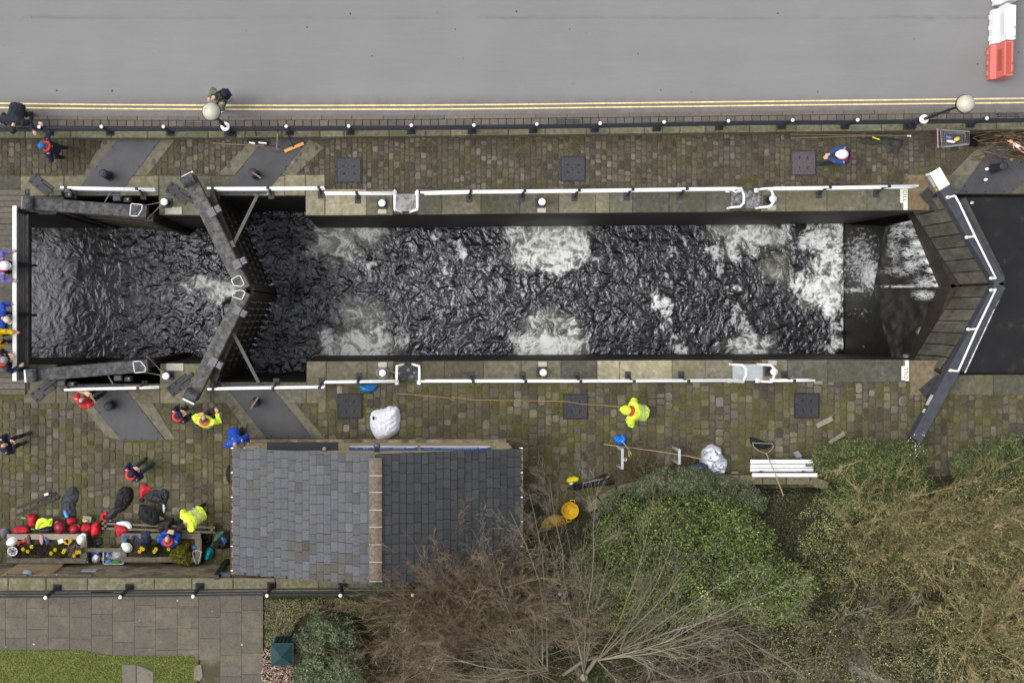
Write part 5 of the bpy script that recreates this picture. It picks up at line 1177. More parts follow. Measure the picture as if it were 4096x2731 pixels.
    if hold:
        for nm, mt_, sz, hnd in hold:
            el, wr = J[hnd]; q = wr+(wr-el).normalized()*.11+Vector((0, -.05*hnd, .02)); m = MB()
            if nm == 'sandwich': m.box(q, (.13, .12, .045), bev=.015)
            else: m.box(q, sz, bev=.006)
            hw = Matrix.Rotation(rz, 3, 'Z')@q+Vector(loc); o = m.build(nm, mt_, None)
            o.data.transform(Matrix.Translation(-q)); o.location = hw; o.rotation_euler = (0, 0, rz)
            tag(o, {'sandwich': 'half eaten sandwich held by the %s', 'phone': 'dark phone held by the %s'}[nm] % ' '.join(label.split()[:9]), 'sandwich' if nm == 'sandwich' else 'phone')
    return t
NAVYJ = ('navy_jacket', (.012, .014, .034)); REDC = ('red_collar', (.50, .04, .03)); HV = ('hi_vis_yellow', (.62, .80, .06)); BLUEJ = ('royal_blue_jacket', (.012, .055, .34))
BREAD = mat('bread', (.50, .33, .18), .9, .2, 30); PHN = mat('phone_black', (.012, .012, .014), .3, 0)
person('person in a black quilted puffer jacket leaning over the roadside railing', (48, 515), ROADZ, 268, 60, (.62, .50, .95), (.40, -.48, .9), (.0, .14), (-.10, -.10), jacket=('puffer_black', (.012, .014, .022)), hat='beanie', hatc=(.012, .014, .02), bulk=1.28)
person('person in navy with a blue cap and red collar reaching up to the railing', (165, 582), 0, 183, 10, (.15, .35, .95), (.22, -.62, 1.35), (.06, .14), (-.06, -.14), collar=REDC, hat='beanie', hatc=(.03, .09, .30))
person('person in green camouflage walking on the road behind the street lamp', (857, 388), ROADZ-.06, 212, 4, (.3, .2, 1.0), (.25, -.2, 1.05), (.12, .1), (-.14, -.1), jacket=('camouflage', (.10, .12, .075)), trousers=('camouflage_trousers', (.075, .085, .06)), hair=(.035, .03, .025), pack=('backpack_black', (.008, .012, .03)), shoes=(.55, .55, .55))
person('striding person in a white helmet and red vest with dark blue sleeves', (3374, 616), 0, 178, 22, (.55, .05, 1.02), (.52, -.06, 1.05), (.42, .1), (-.25, -.12), jacket=('navy_top', (.015, .03, .10)), sleeve=('navy_blue_sleeve', (.02, .045, .16)), hat='helmet', hatc=(.75, .75, .75), vest=('red_vest', (.42, .02, .04)))
person('person in a white helmet, red vest and lilac sleeves on the footbridge', (14, 1062), .11, 2, 22, (.40, .42, 1.1), (.40, -.42, 1.1), jacket=('lilac_top', (.08, .08, .22)), sleeve=('lilac_sleeve', (.13, .12, .38)), hat='helmet', hatc=(.75, .75, .75), vest=('red_vest', (0, 0, 0)))
person('person in a royal blue jacket and cream cap leaning on the footbridge handrail', (22, 1275), .11, -6, 38, (.46, .42, 1.05), (.42, -.16, 1.05), jacket=BLUEJ, hat='cap', hatc=(.55, .48, .38), bulk=1.15, look=-40)
person('person in a yellow jacket with dark hair reaching for the footbridge handrail', (-12, 1352), .11, 5, 14, (.58, .12, 1.12), (.2, -.2, 1.0), jacket=('yellow_jacket', (.75, .48, .01)), hair=(.02, .015, .012))
person('person in grey beanie and navy jacket eating on the footbridge', (12, 1440), .11, 25, 14, (.32, .12, 1.25), (.42, -.30, 1.12), collar=REDC, hat='beanie', hatc=(.20, .21, .23), hold=[('sandwich', BREAD, None, 1)])
person('brown haired person in navy holding up a phone at the left edge', (10, 1783), 0, 22, 8, (.32, .06, 1.35), (.34, -.08, 1.35), (.38, .1), (.1, -.12), hair=(.09, .05, .03), hold=[('phone', PHN, (.012, .16, .08), 1)])
person('person in a red t-shirt eating beside the white lock side rail', (322, 1604), 0, 58, 4, (.30, .10, 1.38), (.32, -.12, 1.38), (.20, .12), (.32, -.16), jacket=('red_shirt', (.50, .02, .025)), hair=(.06, .055, .05), bare=True, hold=[('sandwich', BREAD, None, 1)])
person('person in navy and red collar eating beside the closed gate beam', (712, 1662), 0, 42, 6, (.24, .05, 1.40), (.26, -.08, 1.40), collar=REDC, hat='beanie', hatc=(.012, .014, .035), hold=[('sandwich', BREAD, None, 1)])
person('person in a hi-vis yellow coat with grey hair facing the lock', (813, 1675), 0, 82, 8, (.22, .16, 1.35), (.34, -.30, 1.28), jacket=HV, collar=('orange_red_collar', (.55, .09, .04)), hair=(.07, .07, .07), bulk=1.2, stripe=1)
person('person in dark purple navy with a red collar in the middle of the towpath', (523, 1896), 0, 45, 6, (.25, .08, 1.36), (.27, -.07, 1.36), (.2, .12), (.25, -.14), jacket=('purple_navy_jacket', (.016, .012, .045)), trousers=('faded_jeans', (.03, .06, .13)), collar=REDC, hat='beanie', hatc=(.012, .013, .03))
person('bald person in a royal blue jacket sitting eating on the right hand planter', (668, 2158), 0, 85, 12, (.34, .05, .92), (.36, -.08, .92), (.42, .12), (.40, -.12), hip=.52, jacket=BLUEJ, collar=REDC, hair=None, seat=True, bulk=1.15, hold=[('sandwich', BREAD, None, 1)])
person('person in a hi-vis yellow coat and black cap bending over the planter', (724, 2106), 0, 212, 42, (.45, .25, .75), (.42, -.22, .80), (.02, .12), (-.06, -.12), jacket=HV, hat='cap', hatc=(.012, .012, .016), bulk=1.25, stripe=1)
person('grey haired person in royal blue at the corner of the slate roofed building', (941, 1793), 0, -70, 30, (.38, .30, .95), (.35, -.12, .95), jacket=BLUEJ, hair=(.22, .17, .14))
person('person in hi-vis yellow and yellow helmet hauling the orange rope', (2508, 1641), 0, 168, 48, (.36, .30, .85), (.42, -.08, .95), (.10, .16), (-.25, -.14), jacket=HV, collar=REDC, hat='helmet', hatc=(.62, .78, .05), bulk=1.25, stripe=1)
# ================================================================ THINGS ON THE TOWPATH
def dpoly(x, y, poly):
    b_ = 1e9; n = len(poly)
    for i in range(n):
        ax, ay = poly[i]; bx_, by_ = poly[(i+1) % n]; dx, dy = bx_-ax, by_-ay; t_ = max(0, min(1, ((x-ax)*dx+(y-ay)*dy)/(dx*dx+dy*dy+1e-9)))
        b_ = min(b_, math.hypot(x-ax-dx*t_, y-ay-dy*t_))
    return b_
def heapmesh(poly, z0, h, seed=1, fold=.5, edge=.12, step=.018, smoothp=True):
    """crumpled cloth with real height over a pixel outline (pixels at height z0)"""
    q = [P(x, y, z0+h*.5) for x, y in poly]; pl = [(p.x, p.y) for p in q]
    # soften the outline
    if smoothp:
        for _ in range(2):
            r_ = []
            for i in range(len(pl)):
                a, b_ = pl[i], pl[(i+1) % len(pl)]; r_ += [(a[0]*.75+b_[0]*.25, a[1]*.75+b_[1]*.25), (a[0]*.25+b_[0]*.75, a[1]*.25+b_[1]*.75)]
            pl = r_
    xs = [p[0] for p in pl]; ys = [p[1] for p in pl]; nx_ = int((max(xs)-min(xs))/step)+3; ny_ = int((max(ys)-min(ys))/step)+3
    x0_, y0_ = min(xs)-step, min(ys)-step; ins = {}; vs = []
    for j in range(ny_):
        for i in range(nx_):
            x, y = x0_+i*step, y0_+j*step
            if inpoly(x, y, pl):
                d = dpoly(x, y, pl); k = 1-math.exp(-(d/edge)**1.3) if d > 0 else 0
                v = Vector((x*6.5+seed*7.3, y*6.5, seed*1.9)); w_ = mn.noise(v*.6)
                f = abs(mn.noise(v+Vector((w_*1.6, w_, 0)))); f2 = abs(mn.noise(v*2.3+Vector((0, w_*2, 3))))
                z = h*k*(1-fold*.5+fold*(.9-2.0*f)*.85-fold*.55*f2+.35*mn.noise(v*.25))
                ins[(i, j)] = len(vs); vs.append((x, y, z0+max(z, .006)))
    fs = []
    for (i, j), a in ins.items():
        b_, c_, d = ins.get((i+1, j)), ins.get((i+1, j+1)), ins.get((i, j+1))
        if b_ is not None and c_ is not None and d is not None: fs.append((a, b_, c_, d))
    return vs, fs
def heap(name, label, cat, poly, z0, h, mt, seed=1, fold=.5, edge=.10, group=None, parent=None, step=.018):
    vs, fs = heapmesh(poly, z0, h, seed, fold, edge, step); m = MB(); m.add(vs, fs)
    # skirt down to the surface so that it has a real edge
    o = m.build(name, mt, parent, smooth=True)
    sd = o.modifiers.new('t', 'SOLIDIFY'); sd.thickness = .012; sd.offset = 1
    if parent is None: tag(o, label, cat, group)
    elif label: o['label'] = label
    return o
def S(pts, ox, oy, s_): return [(ox+x*s_, oy+y*s_) for x, y in pts]
A6 = lambda pts: S(pts, 380, 1900, .46875); A5 = lambda pts: S(pts, 0, 1930, .390625)
GREYSUIT = cloth_mat('charcoal_suit', (.030, .031, .036), .6); BLK = cloth_mat('black_cloth', (.008, .008, .009), .7); REDM = cloth_mat('red_nylon', (.42, .015, .03), .6); REDB = cloth_mat('bright_red_nylon', (.58, .02, .03), .6); HVM = cloth_mat('hi_vis_yellow', (0, 0, 0))
NAVC = cloth_mat('navy_fleece', (.018, .028, .055)); WHC = cloth_mat('white_sheet', (.66, .68, .74), .6, .05); BLUC = cloth_mat('sky_blue_cloth', (.09, .33, .62)); TEAL = cloth_mat('teal_nylon', (.01, .24, .28), .5); GRC = cloth_mat('grey_wool', (.14, .14, .15))
heap('dry_suit', 'charcoal dry suit laid flat on the setts above the red buoyancy aids', 'dry suit', A5([(700, 60), (745, 35), (790, 70), (805, 130), (790, 200), (760, 230), (785, 340), (740, 360), (640, 360), (600, 350), (620, 260), (615, 200), (640, 130)]), .02, .13, GREYSUIT, 3)
t = thing('waders', 'crumpled black waders with a red lined grey top', 'waders', P(470, 2020, 0))
heap('legs', None, None, A6([(190, 125), (250, 95), (320, 110), (325, 190), (290, 260), (240, 310), (190, 330), (155, 290), (165, 220)]), .02, .16, BLK, 5, .9, parent=t)
heap('chest_bib', None, None, A6([(95, 330), (150, 270), (200, 285), (185, 340), (130, 385), (80, 375)]), .03, .14, GREYSUIT, 6, parent=t); heap('red_lining', None, None, A6([(38, 350), (70, 310), (105, 310), (100, 350), (70, 350), (75, 375), (130, 392), (105, 408), (50, 380)]), .03, .10, REDB, 7, edge=.05, parent=t)
heap('towel', 'small white towel under the red lined waders', 'towel', A6([(55, 400), (90, 392), (130, 378), (145, 385), (120, 410), (70, 418)]), .02, .05, WHC, 8)
t = thing('dry_suit', 'red topped dry suit with charcoal legs beside the black fleece', 'dry suit', P(620, 1990, 0))
heap('red_top', None, None, A6([(378, 85), (415, 72), (435, 88), (495, 108), (450, 150), (418, 160), (410, 198), (374, 196)]), .02, .12, REDM, 9, .3, parent=t)
heap('charcoal_legs', None, None, A6([(420, 170), (500, 118), (545, 135), (600, 115), (635, 150), (620, 215), (600, 250), (590, 300), (560, 300), (545, 250), (500, 235), (440, 225)]), .02, .17, GREYSUIT, 10, .9, parent=t)
heap('reflective_strip', None, None, A6([(578, 235), (600, 250), (600, 310), (585, 332), (572, 290)]), .16, .03, mat('reflective_tape', (0, 0, 0)), 3, edge=.03, parent=t)
heap('boot_cuff', None, None, A6([(375, 198), (410, 195), (425, 215), (400, 240), (375, 230)]), .02, .08, BLK, 4, parent=t)
heap('fleece', 'thick black fleece jacket thrown over the bench', 'jacket', A6([(370, 250), (400, 245), (490, 270), (530, 310), (550, 370), (545, 410), (510, 440), (460, 430), (400, 405), (355, 340), (370, 300)]), .40, .20, BLK, 11, .35, edge=.16)
heap('sheepskin', 'cream sheepskin scrap beside the black fleece', 'sheepskin', A6([(545, 345), (580, 365), (600, 370), (570, 392), (540, 388)]), .12, .10, cloth_mat('cream_fleece', (.55, .47, .36)), 3, edge=.05)
heap('waxed_coat', 'dark brown waxed coat trailing off the bench beside the blue seated person', 'coat', A6([(520, 440), (560, 400), (600, 385), (650, 390), (655, 430), (610, 450), (570, 490), (530, 478)]), .42, .14, cloth_mat('waxed_brown', (.022, .019, .016)), 12)
t = thing('buoyancy_aid', 'red and white buoyancy aid propped against the bench end', 'buoyancy aid', P(490, 2110, .1))
heap('red_body', None, None, A6([(152, 425), (200, 430), (255, 440), (285, 480), (240, 505), (195, 535), (175, 500)]), .38, .16, REDM, 13, .3, parent=t); heap('white_panel', None, None, A6([(165, 410), (215, 392), (290, 392), (325, 450), (290, 470), (262, 440), (200, 430)]), .40, .16, WHC, 14, .3, parent=t)
heap('buoyancy_aid', 'square cherry red buoyancy aid with green strap ends beside the hi-vis jacket', 'buoyancy aid', A5([(262, 328), (300, 322), (380, 330), (376, 400), (372, 455), (330, 460), (280, 456)]), .06, .20, REDM, 21, .15, edge=.06, group='red buoyancy aids')
m = MB(); 
for x, y in ((240, 360), (335, 475)): p = P(*A5([(x, y)])[0], .12); m.box(p, (.12, .03, .02), rz=-.1)
t0 = m.build('webbing_strap', mat('green_webbing', (.12, .55, .15), .7, .1)); tag(t0, 'bright green webbing straps either side of the square red buoyancy aid', 'strap')
heap('jacket', 'folded hi-vis yellow jacket on the planter edge by the red bags', 'jacket', A5([(352, 490), (355, 430), (378, 372), (430, 362), (500, 378), (525, 350), (532, 380), (528, 455), (470, 452), (400, 478)]), .30, .20, HVM, 16, .7)
heap('holdall', 'dark grey holdall under the folded hi-vis jacket', 'bag', A5([(365, 495), (420, 470), (530, 450), (525, 512), (430, 520)]), .18, .20, GREYSUIT, 17, .4)
heap('holdall', 'plump red holdall at the left corner of the planter', 'bag', A5([(115, 480), (150, 445), (255, 450), (298, 485), (285, 530), (200, 540), (130, 542)]), .18, .28, REDM, 18, .4)
heap('jumper', 'grey striped jumper at the far left of the planter', 'jumper', A5([(-20, 480), (40, 460), (85, 490), (98, 540), (60, 575), (0, 575)]), .05, .22, GRC, 19, .9)
heap('buoyancy_aid', 'cherry red buoyancy aid behind the two dark red helmets', 'buoyancy aid', A5([(662, 385), (720, 350), (785, 378), (770, 415), (700, 450)]), .12, .20, REDM, 22, .3, edge=.06, group='red buoyancy aids')
heap('buoyancy_aid', 'cherry red buoyancy aid left of the brightest one', 'buoyancy aid', A5([(805, 500), (840, 415), (900, 418), (945, 455), (930, 495), (870, 520)]), .18, .22, REDM, 23, .3, edge=.06, group='red buoyancy aids')
heap('buoyancy_aid', 'brightest red buoyancy aid at the right end of the pile', 'buoyancy aid', A5([(915, 430), (1000, 392), (1020, 430), (1035, 525), (990, 545), (930, 572), (920, 510)]), .10, .24, REDB, 24, .3, edge=.06, group='red buoyancy aids')
def helmet(label, x, y, z, col, nm, r_=.14, up=True, rz=0):
    p = P(x, y, z+.1); t = thing('safety_helmet', label, 'helmet', (p.x, p.y, z), 'helmets left by the planters'); t.rotation_euler = (0, 0, R(rz))
    hm = mat('helmet_'+nm, col, .35, .05, 6, bump=0, spec=.5); m = MB()
    if up:
        m.ell((0, 0, .02), (r_, r_*.84, .13), 20, 12, zmin=-.05); m.lathe((0, 0, .01), [(r_*.95, 0), (r_*1.12, -.005), (r_*1.12, .01), (r_*.9, .03)], 22, M=Matrix.Diagonal((1, .86, 1)))
        m.ell((r_*1.05, 0, .01), (.05, .08, .012), 10, 5)
        for k in (-1, 0, 1): m.tube([(-r_*.8, k*.04, .09), (0, k*.045, .152), (r_*.8, k*.04, .09)], .009, 6)
        m.build('shell', hm, t, smooth=True, world=False)
    else:
        m.lathe((0, 0, 0), [(.02, .0), (.10, .03), (r_*.98, .12), (r_*1.08, .125), (r_*1.05, .13), (r_*.9, .12), (.09, .05), (.0, .03)], 22, M=Matrix.Diagonal((1, .9, 1)), cap=False); m.build('shell', hm, t, smooth=True, world=False)
        m = MB()
        for k in range(3): a = math.pi*k/3+.3; m.beam((r_*.9*math.cos(a), r_*.8*math.sin(a), .115), (-r_*.9*math.cos(a), -r_*.8*math.sin(a), .115), .022, .008)
        m.build('harness', mat('harness_dark', (.04, .045, .06), .7), t, world=False)
    return t
helmet('white helmet right way up at the left corner of the flower bed', *A5([(118, 608)])[0], .46, (.78, .78, .78), 'white', up=True, rz=200)
helmet('white helmet upside down showing its harness', *A5([(130, 700)])[0], .46, (.6, .62, .65), 'offwhite', up=False)
helmet('white helmet at the right corner of the left planter', *A5([(825, 585)])[0], .46, (.78, .78, .78), 'white', rz=60)
helmet('white helmet resting on the left corner of the right hand planter', *A6([(270, 620)])[0], .46, (.76, .75, .68), 'white', rz=150)
helmet('larger dark red helmet among the buoyancy aids', *A5([(602, 465)])[0], .25, (.25, .012, .03), 'darkred', .17, rz=120)
helmet('smaller dark red helmet with black straps among the buoyancy aids', *A5([(752, 480)])[0], .25, (.30, .012, .03), 'darkred2', .14, rz=30)
# planters with their bench boards
WOOD = mat('weathered_oak', (.085, .072, .052), .9, .25, 9, (.19, .165, .125), bump=.5); WOODL = mat('pale_bench_wood', (.20, .17, .13), .9, .2, 9, (.32, .28, .23), bump=.4)
DIRT = mat('planting_soil', (.018, .014, .010), .98, .4, 16, (.06, .045, .03), bump=.9)
def planter(label, x0_, y0_, x1_, y1_, topm):
    A, B = P(x0_, y0_, .45), P(x1_, y1_, .45); t = thing('wooden_planter', label, 'planter', ((A.x+B.x)/2, (A.y+B.y)/2, 0), 'timber planters along the stained wall')
    w_ = .15
    for nm, c_, d, mt_ in (('back_board', ((A.x+B.x)/2, B.y+w_/2), (B.x-A.x, w_), WOOD), ('front_board', ((A.x+B.x)/2, A.y-w_/2), (B.x-A.x, w_*1.1), topm), ('end_board', (A.x+w_/2, (A.y+B.y)/2), (w_, A.y-B.y-2*w_), WOOD), ('end_board', (B.x-w_/2, (A.y+B.y)/2), (w_*1.3, A.y-B.y-2*w_), WOOD)):
        m = MB(); m.box((*c_, .43), (*d, .05), bev=.008); m.box((*c_, .2), (d[0]*.97 if d[0] > d[1] else d[0]*.5, d[1]*.5 if d[0] > d[1] else d[1], .4)); m.build(nm, mt_, t)
    m = MB(); m.box(((A.x+B.x)/2, (A.y+B.y)/2, .36), (B.x-A.x-.2, A.y-B.y-.2, .04)); m.build('soil', DIRT, t); return t
planter('left hand timber planter with white helmets on its corners', 28, 2136, 345, 2252, WOODL); planter('right hand timber planter with the yellow green shrub', 486, 2133, 803, 2248, WOOD)
A, B = P(348, 2192, .4), P(486, 2206, .4); t = thing('bench', 'low timber board linking the two planters behind the boots', 'bench', ((A.x+B.x)/2, A.y, 0)); m = MB(); m.box(((A.x+B.x)/2, (A.y+B.y)/2, .4), (B.x-A.x, .12, .04), bev=.006); m.build('seat_board', WOOD, t)
for x in (A.x+.08, B.x-.08): m = MB(); m.box((x, (A.y+B.y)/2, .19), (.06, .1, .38)); m.build('leg', WOOD, t)
A, B = P(406, 2094, .42), P(860, 2120, .42); t = thing('bench', 'long narrow timber bench in front of the right hand planter', 'bench', ((A.x+B.x)/2, A.y, 0))
for k, y in enumerate((A.y, A.y-.14)): m = MB(); m.beam((A.x, y, .36), (B.x, y-.12, .36), .06, .04); m.build('seat_slat', WOOD, t)
for f in (.03, .5, .97): m = MB(); m.box((lerp(A.x, B.x, f), A.y-.07-.12*f, .19), (.07, .22, .38)); m.build('leg', WOOD, t)
# flowers
PET = mat('daffodil_yellow', (.80, .55, .02), .6, .1, bump=0); STEM = mat('daffodil_stem', (.06, .12, .025), .7, .3, bump=0)
for i, (x, y, g_) in enumerate([(*q, 0) for q in A5([(235, 680), (322, 655), (282, 703), (522, 722), (563, 686), (660, 690), (648, 710), (757, 748), (787, 712), (812, 710)])]+[(*q, 1) for q in A6([(395, 622), (410, 630), (380, 650), (505, 652), (520, 632), (628, 630)])]):
    r_ = random.Random(i); p = P(x, y, .68); t = thing('daffodil', 'yellow daffodil in flower in the %s planter' % (('left', 'right')[g_]), 'flower', (p.x, p.y, .38), 'daffodils in the %s planter' % ('left', 'right')[g_])
    m = MB(); m.tube([(p.x+r_.uniform(-.04, .04), p.y+r_.uniform(-.04, .04), .38), (p.x, p.y, .66)], .006, 5)
    for k in range(5 if g_ else 3): a = r_.uniform(0, 6.28); l_ = r_.uniform(.12, .26); m.add([(p.x-.01*math.sin(a), p.y+.01*math.cos(a), .38), (p.x+.01*math.sin(a), p.y-.01*math.cos(a), .38), (p.x+l_*.6*math.cos(a)+.008*math.sin(a), p.y+l_*.6*math.sin(a), .6), (p.x+l_*math.cos(a), p.y+l_*math.sin(a), .55)], [(0, 1, 2), (0, 2, 3)])
    m.build('leaves', STEM, t); m = MB()
    for k in range(6): a = k*math.pi/3; m.add([(p.x, p.y, .67), (p.x+.045*math.cos(a-.35), p.y+.045*math.sin(a-.35), .68), (p.x+.062*math.cos(a), p.y+.062*math.sin(a), .675), (p.x+.045*math.cos(a+.35), p.y+.045*math.sin(a+.35), .68)], [(0, 1, 2, 3)])
    m.lathe((p.x, p.y, .67), [(.012, 0), (.018, .03), (.026, .045)], 8, cap=False); m.build('bloom', PET, t)
def tuft(name, label, cat, x, y, z, rx, ry, h, n, cols, seed, lw=.012, ll=.10, parent=None, spiky=False):
    """small plant: many leaf faces spread through a dome, over short stems"""
    r_ = random.Random(seed); c_ = P(x, y, z); m = MB(); rx, ry = rx/SCL, ry/SCL
    for k in range(n):
        a = r_.uniform(0, 6.283); q = math.sqrt(r_.random()); e = 1+.22*math.sin(3*a+seed)+.12*math.sin(7*a+seed*2); px_ = c_.x+rx*q*e*math.cos(a); py_ = c_.y+ry*q*e*math.sin(a)
        zz = z+h*(1-q*q*.8)*r_.uniform(.35, 1); d = Vector((math.cos(a)*q+r_.uniform(-.5, .5), math.sin(a)*q+r_.uniform(-.5, .5), r_.uniform(-.1, .8) if not spiky else r_.uniform(.3, 1.2))).normalized()
        s_ = d.cross(Vector((r_.uniform(-1, 1), r_.uniform(-1, 1), r_.uniform(-1, 1)))).normalized()*lw*r_.uniform(.6, 1.3); L = ll*r_.uniform(.5, 1.2); p = Vector((px_, py_, zz)); v = r_.uniform(.55, 1.4); cc = tuple(w_*v for w_ in r_.choice(cols))
        m.add([p, p+d*L*.5+s_, p+d*L, p+d*L*.5-s_], [(0, 1, 2, 3)], cc)
    o = m.build(name if parent is None else 'foliage', mat('plant_leaf', (.9, .9, .9), .6, .15, 4, (1.1, 1.1, 1.1), attr=True, bump=0, spec=.4), parent)
    if parent is None: tag(o, label, cat)
    return o
tuft('dwarf_conifer', 'dense yellow green dwarf conifer in the right hand planter', 'shrub', 727, 2212, .38, 38, 42, .42, 3200, [(.17, .16, .012), (.24, .22, .02), (.10, .10, .012)], 4, .010, .055)
tuft('garden_plant', 'spiky green plant among the daffodils of the left planter', 'plant', *A5([(590, 690)])[0], .38, 24, 24, .22, 600, [(.06, .09, .02), (.11, .14, .03)], 5, .006, .13, spiky=True)
tuft('garden_plant', 'dried beige flower heads at the right of the left planter', 'plant', *A5([(750, 690)])[0], .38, 24, 26, .22, 700, [(.22, .16, .12), (.14, .10, .07), (.30, .24, .19)], 6, .012, .03)
tuft('garden_plant', 'dark purple brown low plant at the centre of the left planter', 'plant', *A5([(430, 690)])[0], .38, 36, 24, .16, 900, [(.03, .022, .025), (.05, .04, .03), (.03, .04, .015)], 7, .010, .05)
tuft('garden_plant', 'reddish stalky plant at the left of the left planter', 'plant', *A5([(220, 700)])[0], .38, 30, 24, .18, 500, [(.07, .035, .02), (.05, .05, .02), (.10, .06, .03)], 8, .005, .12, spiky=True)
tuft('garden_plant', 'dark leafy ground plant around the right planter daffodils', 'plant', *A6([(560, 640)])[0], .38, 60, 20, .12, 900, [(.015, .025, .008), (.03, .04, .012)], 9, .010, .06)
# small picnic things
def blob_obj(name, label, cat, x, y, z, r3, mt_, rz=0, dis=.12, sd=1, group=None):
    p = P(x, y, z+r3[2]); m = MB(); m.ell((0, 0, 0), r3, 14, 9, dis=dis, sd=sd); o = m.build(name, mt_, None, smooth=True); o.location = p; o.rotation_euler = (0, 0, R(rz)); return tag(o, label, cat, group)
def glove(label, x, y, z, rz, mt_, grp=None):
    p = P(x, y, z); m = MB(); m.tube([(-.09, 0, .02), (-.02, 0, .025), (.05, 0, .022)], [.035, .04, .045], 8, flat=.45)
    for k in range(4): m.tube([(.04, (k-1.5)*.023, .02), (.09, (k-1.5)*.030, .022), (.125, (k-1.5)*.036, .014)], [.012, .011, .009], 6)
    m.tube([(-.02, .035, .02), (.02, .07, .02), (.05, .085, .015)], [.013, .012, .01], 6); o = m.build('work_glove', mt_, None, smooth=True); o.location = p; o.rotation_euler = (0, 0, R(rz)); return tag(o, label, 'glove', grp)
RG = cloth_mat('faded_red_glove', (.38, .07, .05)); BG = cloth_mat('blue_glove', (.04, .13, .26)); PK = cloth_mat('pink_cloth', (.50, .24, .22))
glove('faded red work glove nearest the white helmet', *A5([(190, 610)])[0], .47, 190, RG); glove('faded red work glove nearest the pink sleeve', *A5([(255, 592)])[0], .47, 15, RG)
glove('blue work glove with a pale cuff beside the pink sleeve', *A5([(475, 585)])[0], .47, -60, BG); glove('blue work glove on the left corner of the right planter', *A6([(262, 548)])[0], .47, 80, BG); glove('blue work glove on the black coat beside the building', *A6([(1095, 548)])[0], .40, -50, BG); glove('blue work glove next to the blue seated person', *A6([(540, 545)])[0], .47, 100, BG)
heap('sock', 'long pink sock hanging over the planter edge', 'sock', A5([(398, 525), (440, 530), (450, 590), (445, 635), (410, 635), (400, 580)]), .46, .05, PK, 3, .3, edge=.04)
heap('scarf', 'brown scarf beside the faded red gloves', 'scarf', A5([(280, 530), (305, 525), (318, 600), (305, 640), (275, 630), (270, 580)]), .46, .05, cloth_mat('brown_knit', (.10, .06, .05)), 4, .3, edge=.04)
YR = mat('yellow_rope', (.70, .45, .03), .8, .2, 40); c_ = P(*A5([(695, 600)])[0], .47); m = MB(); r_ = random.Random(2)
for k in range(5):
    a0 = k*1.3; m.tube([(c_.x+(.10+.05*math.sin(k+a))*math.cos(a+a0)*(1.3 if k % 2 else .7), c_.y+.085*math.sin(a+a0), .475+.006*k) for a in np.linspace(0, 6.0, 20)], .008, 6)
tag(m.build('rope_coil', YR), 'yellow rope tied in a small coil above the left flower bed', 'rope')
def boxobj(name, label, cat, x, y, z, d, mt_, rz=0, bev=.008, grp=None):
    p = P(x, y, z+d[2]); m = MB(); m.box((0, 0, d[2]/2), d, bev=bev); o = m.build(name, mt_); o.location = (p.x, p.y, z); o.rotation_euler = (0, 0, R(rz)); return tag(o, label, cat, grp)
boxobj('food_packet', 'white paper food packet left of the yellow rope coil', 'packet', *A5([(620, 600)])[0], .47, (.16, .12, .04), WB, 20)
heap('map_booklet', 'orange and grey map booklet behind the red buoyancy aids', 'booklet', A5([(835, 380), (900, 372), (905, 405), (850, 408)]), .30, .03, mat('orange_card', (.62, .34, .08), .7, .2), 1, .1, edge=.02)
boxobj('equipment_box', 'grey plastic equipment box next to the orange booklet', 'box', *A5([(890, 372)])[0], .12, (.26, .17, .14), mat('grey_plastic', (.13, .13, .12), .6, .2, 20, (.3, .3, .28)), -8, .012)
heap('cool_pack', 'bright blue cool pack on the charcoal dry suit', 'cool pack', A5([(640, 285), (672, 272), (705, 345), (700, 365), (660, 365)]), .12, .10, BLUC, 2, .3, edge=.04)
for i, (x, y, lab) in enumerate(((885, 735, 'leftmost'), (945, 718, 'middle'), (992, 710, 'rightmost'))):
    q = P(*A5([(x, y)])[0], .18); t = thing('food_tub', 'white tub with round blue lid, %s of the three between the planters' % lab, 'tub', (q.x, q.y, .02), 'blue lidded tubs')
    m = MB(); m.lathe((q.x, q.y, .02), [(.05, 0), (.058, .12)], 16); m.build('tub', WB, t); m = MB(); m.lathe((q.x+.01, q.y-.01, .14), [(.064, 0), (.066, .02), (.05, .026)], 18); m.build('lid', mat('blue_lid', (.02, .12, .55), .4, .1, bump=0), t)
heap('blue_cloth', 'folded light blue cloth over the blue lidded tubs', 'cloth', A5([(940, 665), (980, 660), (985, 690), (950, 700)]), .18, .06, BLUC, 3, .4, edge=.03)
GLS = mat('clear_plastic', (.32, .35, .35), .25, .3, 8, (.52, .55, .54), bump=.2, spec=.6)
q = P(*A5([(980, 780)])[0], .2); m = MB(); m.lathe((q.x, q.y, .02), [(.10, 0), (.125, .05), (.125, .2), (.09, .23), (.09, .25), (0, .25)], 18, cap=False); tag(m.build('storage_jar', GLS, smooth=True), 'large clear plastic jar with a paper label between the planters', 'jar')
boxobj('paper_note', 'white paper note lying on the clear jar', 'note', *A5([(978, 762)])[0], .272, (.13, .12, .004), WB, 50, 0)
boxobj('milk_carton', 'small white carton standing left of the clear jar', 'carton', *A5([(887, 797)])[0], .02, (.07, .13, .16), WB, 0, .006)
boxobj('drinks_bottle', 'dark brown bottle between carton and clear jar', 'bottle', *A5([(918, 800)])[0], .02, (.07, .07, .2), mat('brown_glass', (.05, .03, .025), .2), 0, .02); boxobj('snack_packet', 'small orange snack packet right of the clear jar', 'packet', *A5([(1043, 782)])[0], .02, (.06, .10, .12), mat('orange_packet', (.7, .22, .08), .5), 5)
